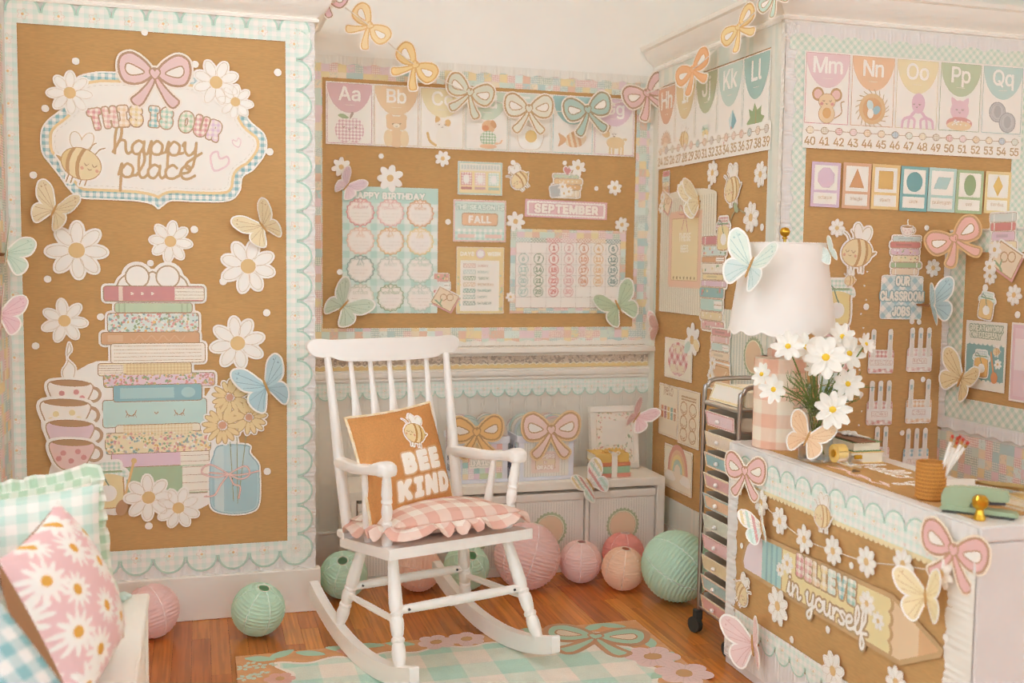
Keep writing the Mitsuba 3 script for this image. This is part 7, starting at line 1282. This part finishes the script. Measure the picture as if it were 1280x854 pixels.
def seat_cushion():
    k = thing('seat_cushion', 'pink gingham seat cushion with ruffled edge on the rocking chair', 'cushion'); sl = math.radians(8.2); V = -CF*math.cos(sl)-Z*math.sin(sl); fr = Frame(CO+CF*-.005+CR*.012+Z*(.447+.045), CR, V)
    cushion(k, 'pad', fr, .245, .205, .118, 'seat_gingham', seed=3, pinch=.03, lumps=.007)
    t = np.linspace(0, 2*math.pi, 97)[:-1]; path = np.c_[.238*np.sign(np.cos(t))*np.abs(np.cos(t))**.35, .198*np.sign(np.sin(t))*np.abs(np.sin(t))**.35, t*0-.004]; frill(k, 'ruffle', fr, path, .058, 'seat_gingham', amp=.017, pitch=.058, drop=.42, seed=2)
seat_cushion()
def bee_pillow():
    k = thing('throw_pillow', 'brown pillow reading BEE KIND with a drawn bee, leaning in the rocking chair', 'pillow'); lean = math.radians(17); roll = math.radians(-9); V = Z*math.cos(lean)-CF*math.sin(lean); c = CO+CR*-.085+CF*-.075+Z*.678; fr = Frame(c, CR, V).at(0, 0, 0, 7).turn(11); a = .190
    s = cushion(k, 'front', fr, a, a, .15, 'cloth_kraft', seed=7, pinch=.05, lumps=.006, back='cream_plaid')
    t = np.linspace(0, 1, 25)[:-1]; sq = np.vstack([np.c_[-a+2*a*t, t*0-a], np.c_[t*0+a, -a+2*a*t], np.c_[a-2*a*t, t*0+a], np.c_[t*0-a, a-2*a*t]]); p = s(sq[:, 0]*.998, sq[:, 1]*.998); q = np.vstack([p, p[:1]]); q[:, 2] -= .003; m = tube(q, .006, 8, False); put(k, 'piping', mikit.ply((fr.w(m.vertices), m.faces), 'cream_plaid', True, uv=m.vertices[:, :2]), 'cream piping')
    A = Art(); b = bee(); A.put(b, .058, rot=-20, dx=.035, dy=.088); drape(k, 'printed_bee', A, fr, s)
    A = Art()
    for w, y in (('BEE', -.040), ('KIND', -.130)):
        for g in text(w, .058, grow=.11, track=.36, sx=1.0): g = af.translate(g, .035, y); A.add(g.buffer(.006), '#dcb48a', 0); A.add(g, '#faf3e8', 1)
    drape(k, 'printed_lettering', A, fr, s)
bee_pillow()
# ---------------- bench with pillows at the left edge
def bench():
    k = thing('bench', 'white panelled bench at the lower left corner carrying pillows', 'bench'); x0, x1, y0, y1, H = -.655, -.150, 1.75, 3.08, .45
    put(k, 'seat_board', ship(bx(x0, y0-.01, H-.022, x1+.004, y1+.006, H, .004), 'trim_paint', False)); put(k, 'body', ship(bx(x0, y0, .03, x1-.012, y1-.002, H-.0225), 'trim_paint', False)); put(k, 'plinth', ship(bx(x0, y0+.01, .001, x1-.02, y1-.01, .03), 'trim_paint', False))
    xs = [(1.76, 1.81), (2.16, 2.21), (2.60, 2.65), (3.02, 3.078)]
    for i, (a, b) in enumerate(xs): put(k, 'stile', ship(bx(x1-.0115, a, .03, x1, b, H-.023, .002), 'trim_paint', False))
    for z0, z1 in ((.03, .09), (H-.075, H-.023)): put(k, 'rail', ship(bx(x1-.0115, 1.812, z0, x1-.001, 3.018, z1, .002), 'trim_paint', False))
    for a, b in ((1.81, 2.16), (2.21, 2.60), (2.65, 3.02)): put(k, 'raised_panel', ship(bx(x1-.012, a+.03, .12, x1-.004, b-.03, H-.105, .004), 'trim_paint', False))
bench()
def pil(lb, c, yaw, lean, roll, a, b, T, m, back=True, seed=0, frl=None, name='throw_pillow', pinch=.06):
    k = thing(name, lb, 'pillow'); y = math.radians(yaw); l = math.radians(lean); N = np.array([math.sin(y), -math.cos(y), 0]); U = np.array([math.cos(y), math.sin(y), 0]); V = Z*math.cos(l)-N*math.sin(l); fr = Frame(np.array(c), U, V).at(0, 0, 0, roll); s = cushion(k, 'front', fr, a, b, T, m, seed=seed, back=back, pinch=pinch, n=32)
    if frl: t = np.linspace(0, 1, 25)[:-1]; sq = np.vstack([np.c_[-a+2*a*t, t*0-b], np.c_[t*0+a, -b+2*b*t], np.c_[a-2*a*t, t*0+b], np.c_[t*0-a, b-2*b*t]])*.99; p = s(sq[:, 0], sq[:, 1]); p[:, 2] = 0; frill(k, 'ruffle', fr, p, .035, frl, amp=.007, pitch=.03, drop=0, seed=seed)
    return k, fr, s
pil('green gingham pillow with ruffled edge at the back of the bench', (-.435, 2.985, .600), 2, 14, 7, .17, .19, .12, 'green_gingham', seed=1, frl='green_gingham')
pil('aqua gingham pillow in front of the green one on the bench', (-.428, 2.86, .632), 4, 12, 4, .185, .165, .13, 'mint_gingham', seed=2)
k, fr, s = pil('pink daisy pillow with brown back on the bench, second from the front', (-.288, 2.45, .640), 77, 22, 6, .185, .185, .17, 'daisy_pink', back='cloth_brown', seed=3, pinch=.09)
A = Art()
for x, y, r in ((-.10, .02, .035), (-.04, -.10, .03), (-.12, .12, .03), (.05, .05, .032)): A.put(DPLAIN[0], r, dx=x, dy=y)
drape(k, 'back_daisies', A, fr, lambda x, y: s(x, y, -1.)*np.array([1, 1, 1]), off=-.0025)
pil('teal gingham round-edged pillow at the lower left corner of the photo', (-.405, 1.95, .60), 30, 34, 20, .17, .17, .19, 'teal_gingham', seed=4, pinch=.0)
pil('pink pillow just showing at the left edge behind the daisy pillow', (-.60, 2.62, .605), 25, 10, 0, .15, .15, .12, 'cloth_pink', seed=5)
k = thing('flower_trinket', 'small pale green ribbon rosette on the corner of the bench', 'ornament'); o = np.array([-.222, 3.035, .451])
for j in range(6): e = trimesh.creation.icosphere(1, .013); e.apply_scale([1.3, .8, .7]); e.apply_translation([.016, 0, .010]); e.apply_transform(trimesh.transformations.rotation_matrix(j*math.pi/3, Z)); put(k, 'petal', ship(trimesh.Trimesh(e.vertices+o, e.faces), seamcol('#b3d0c0'), True))
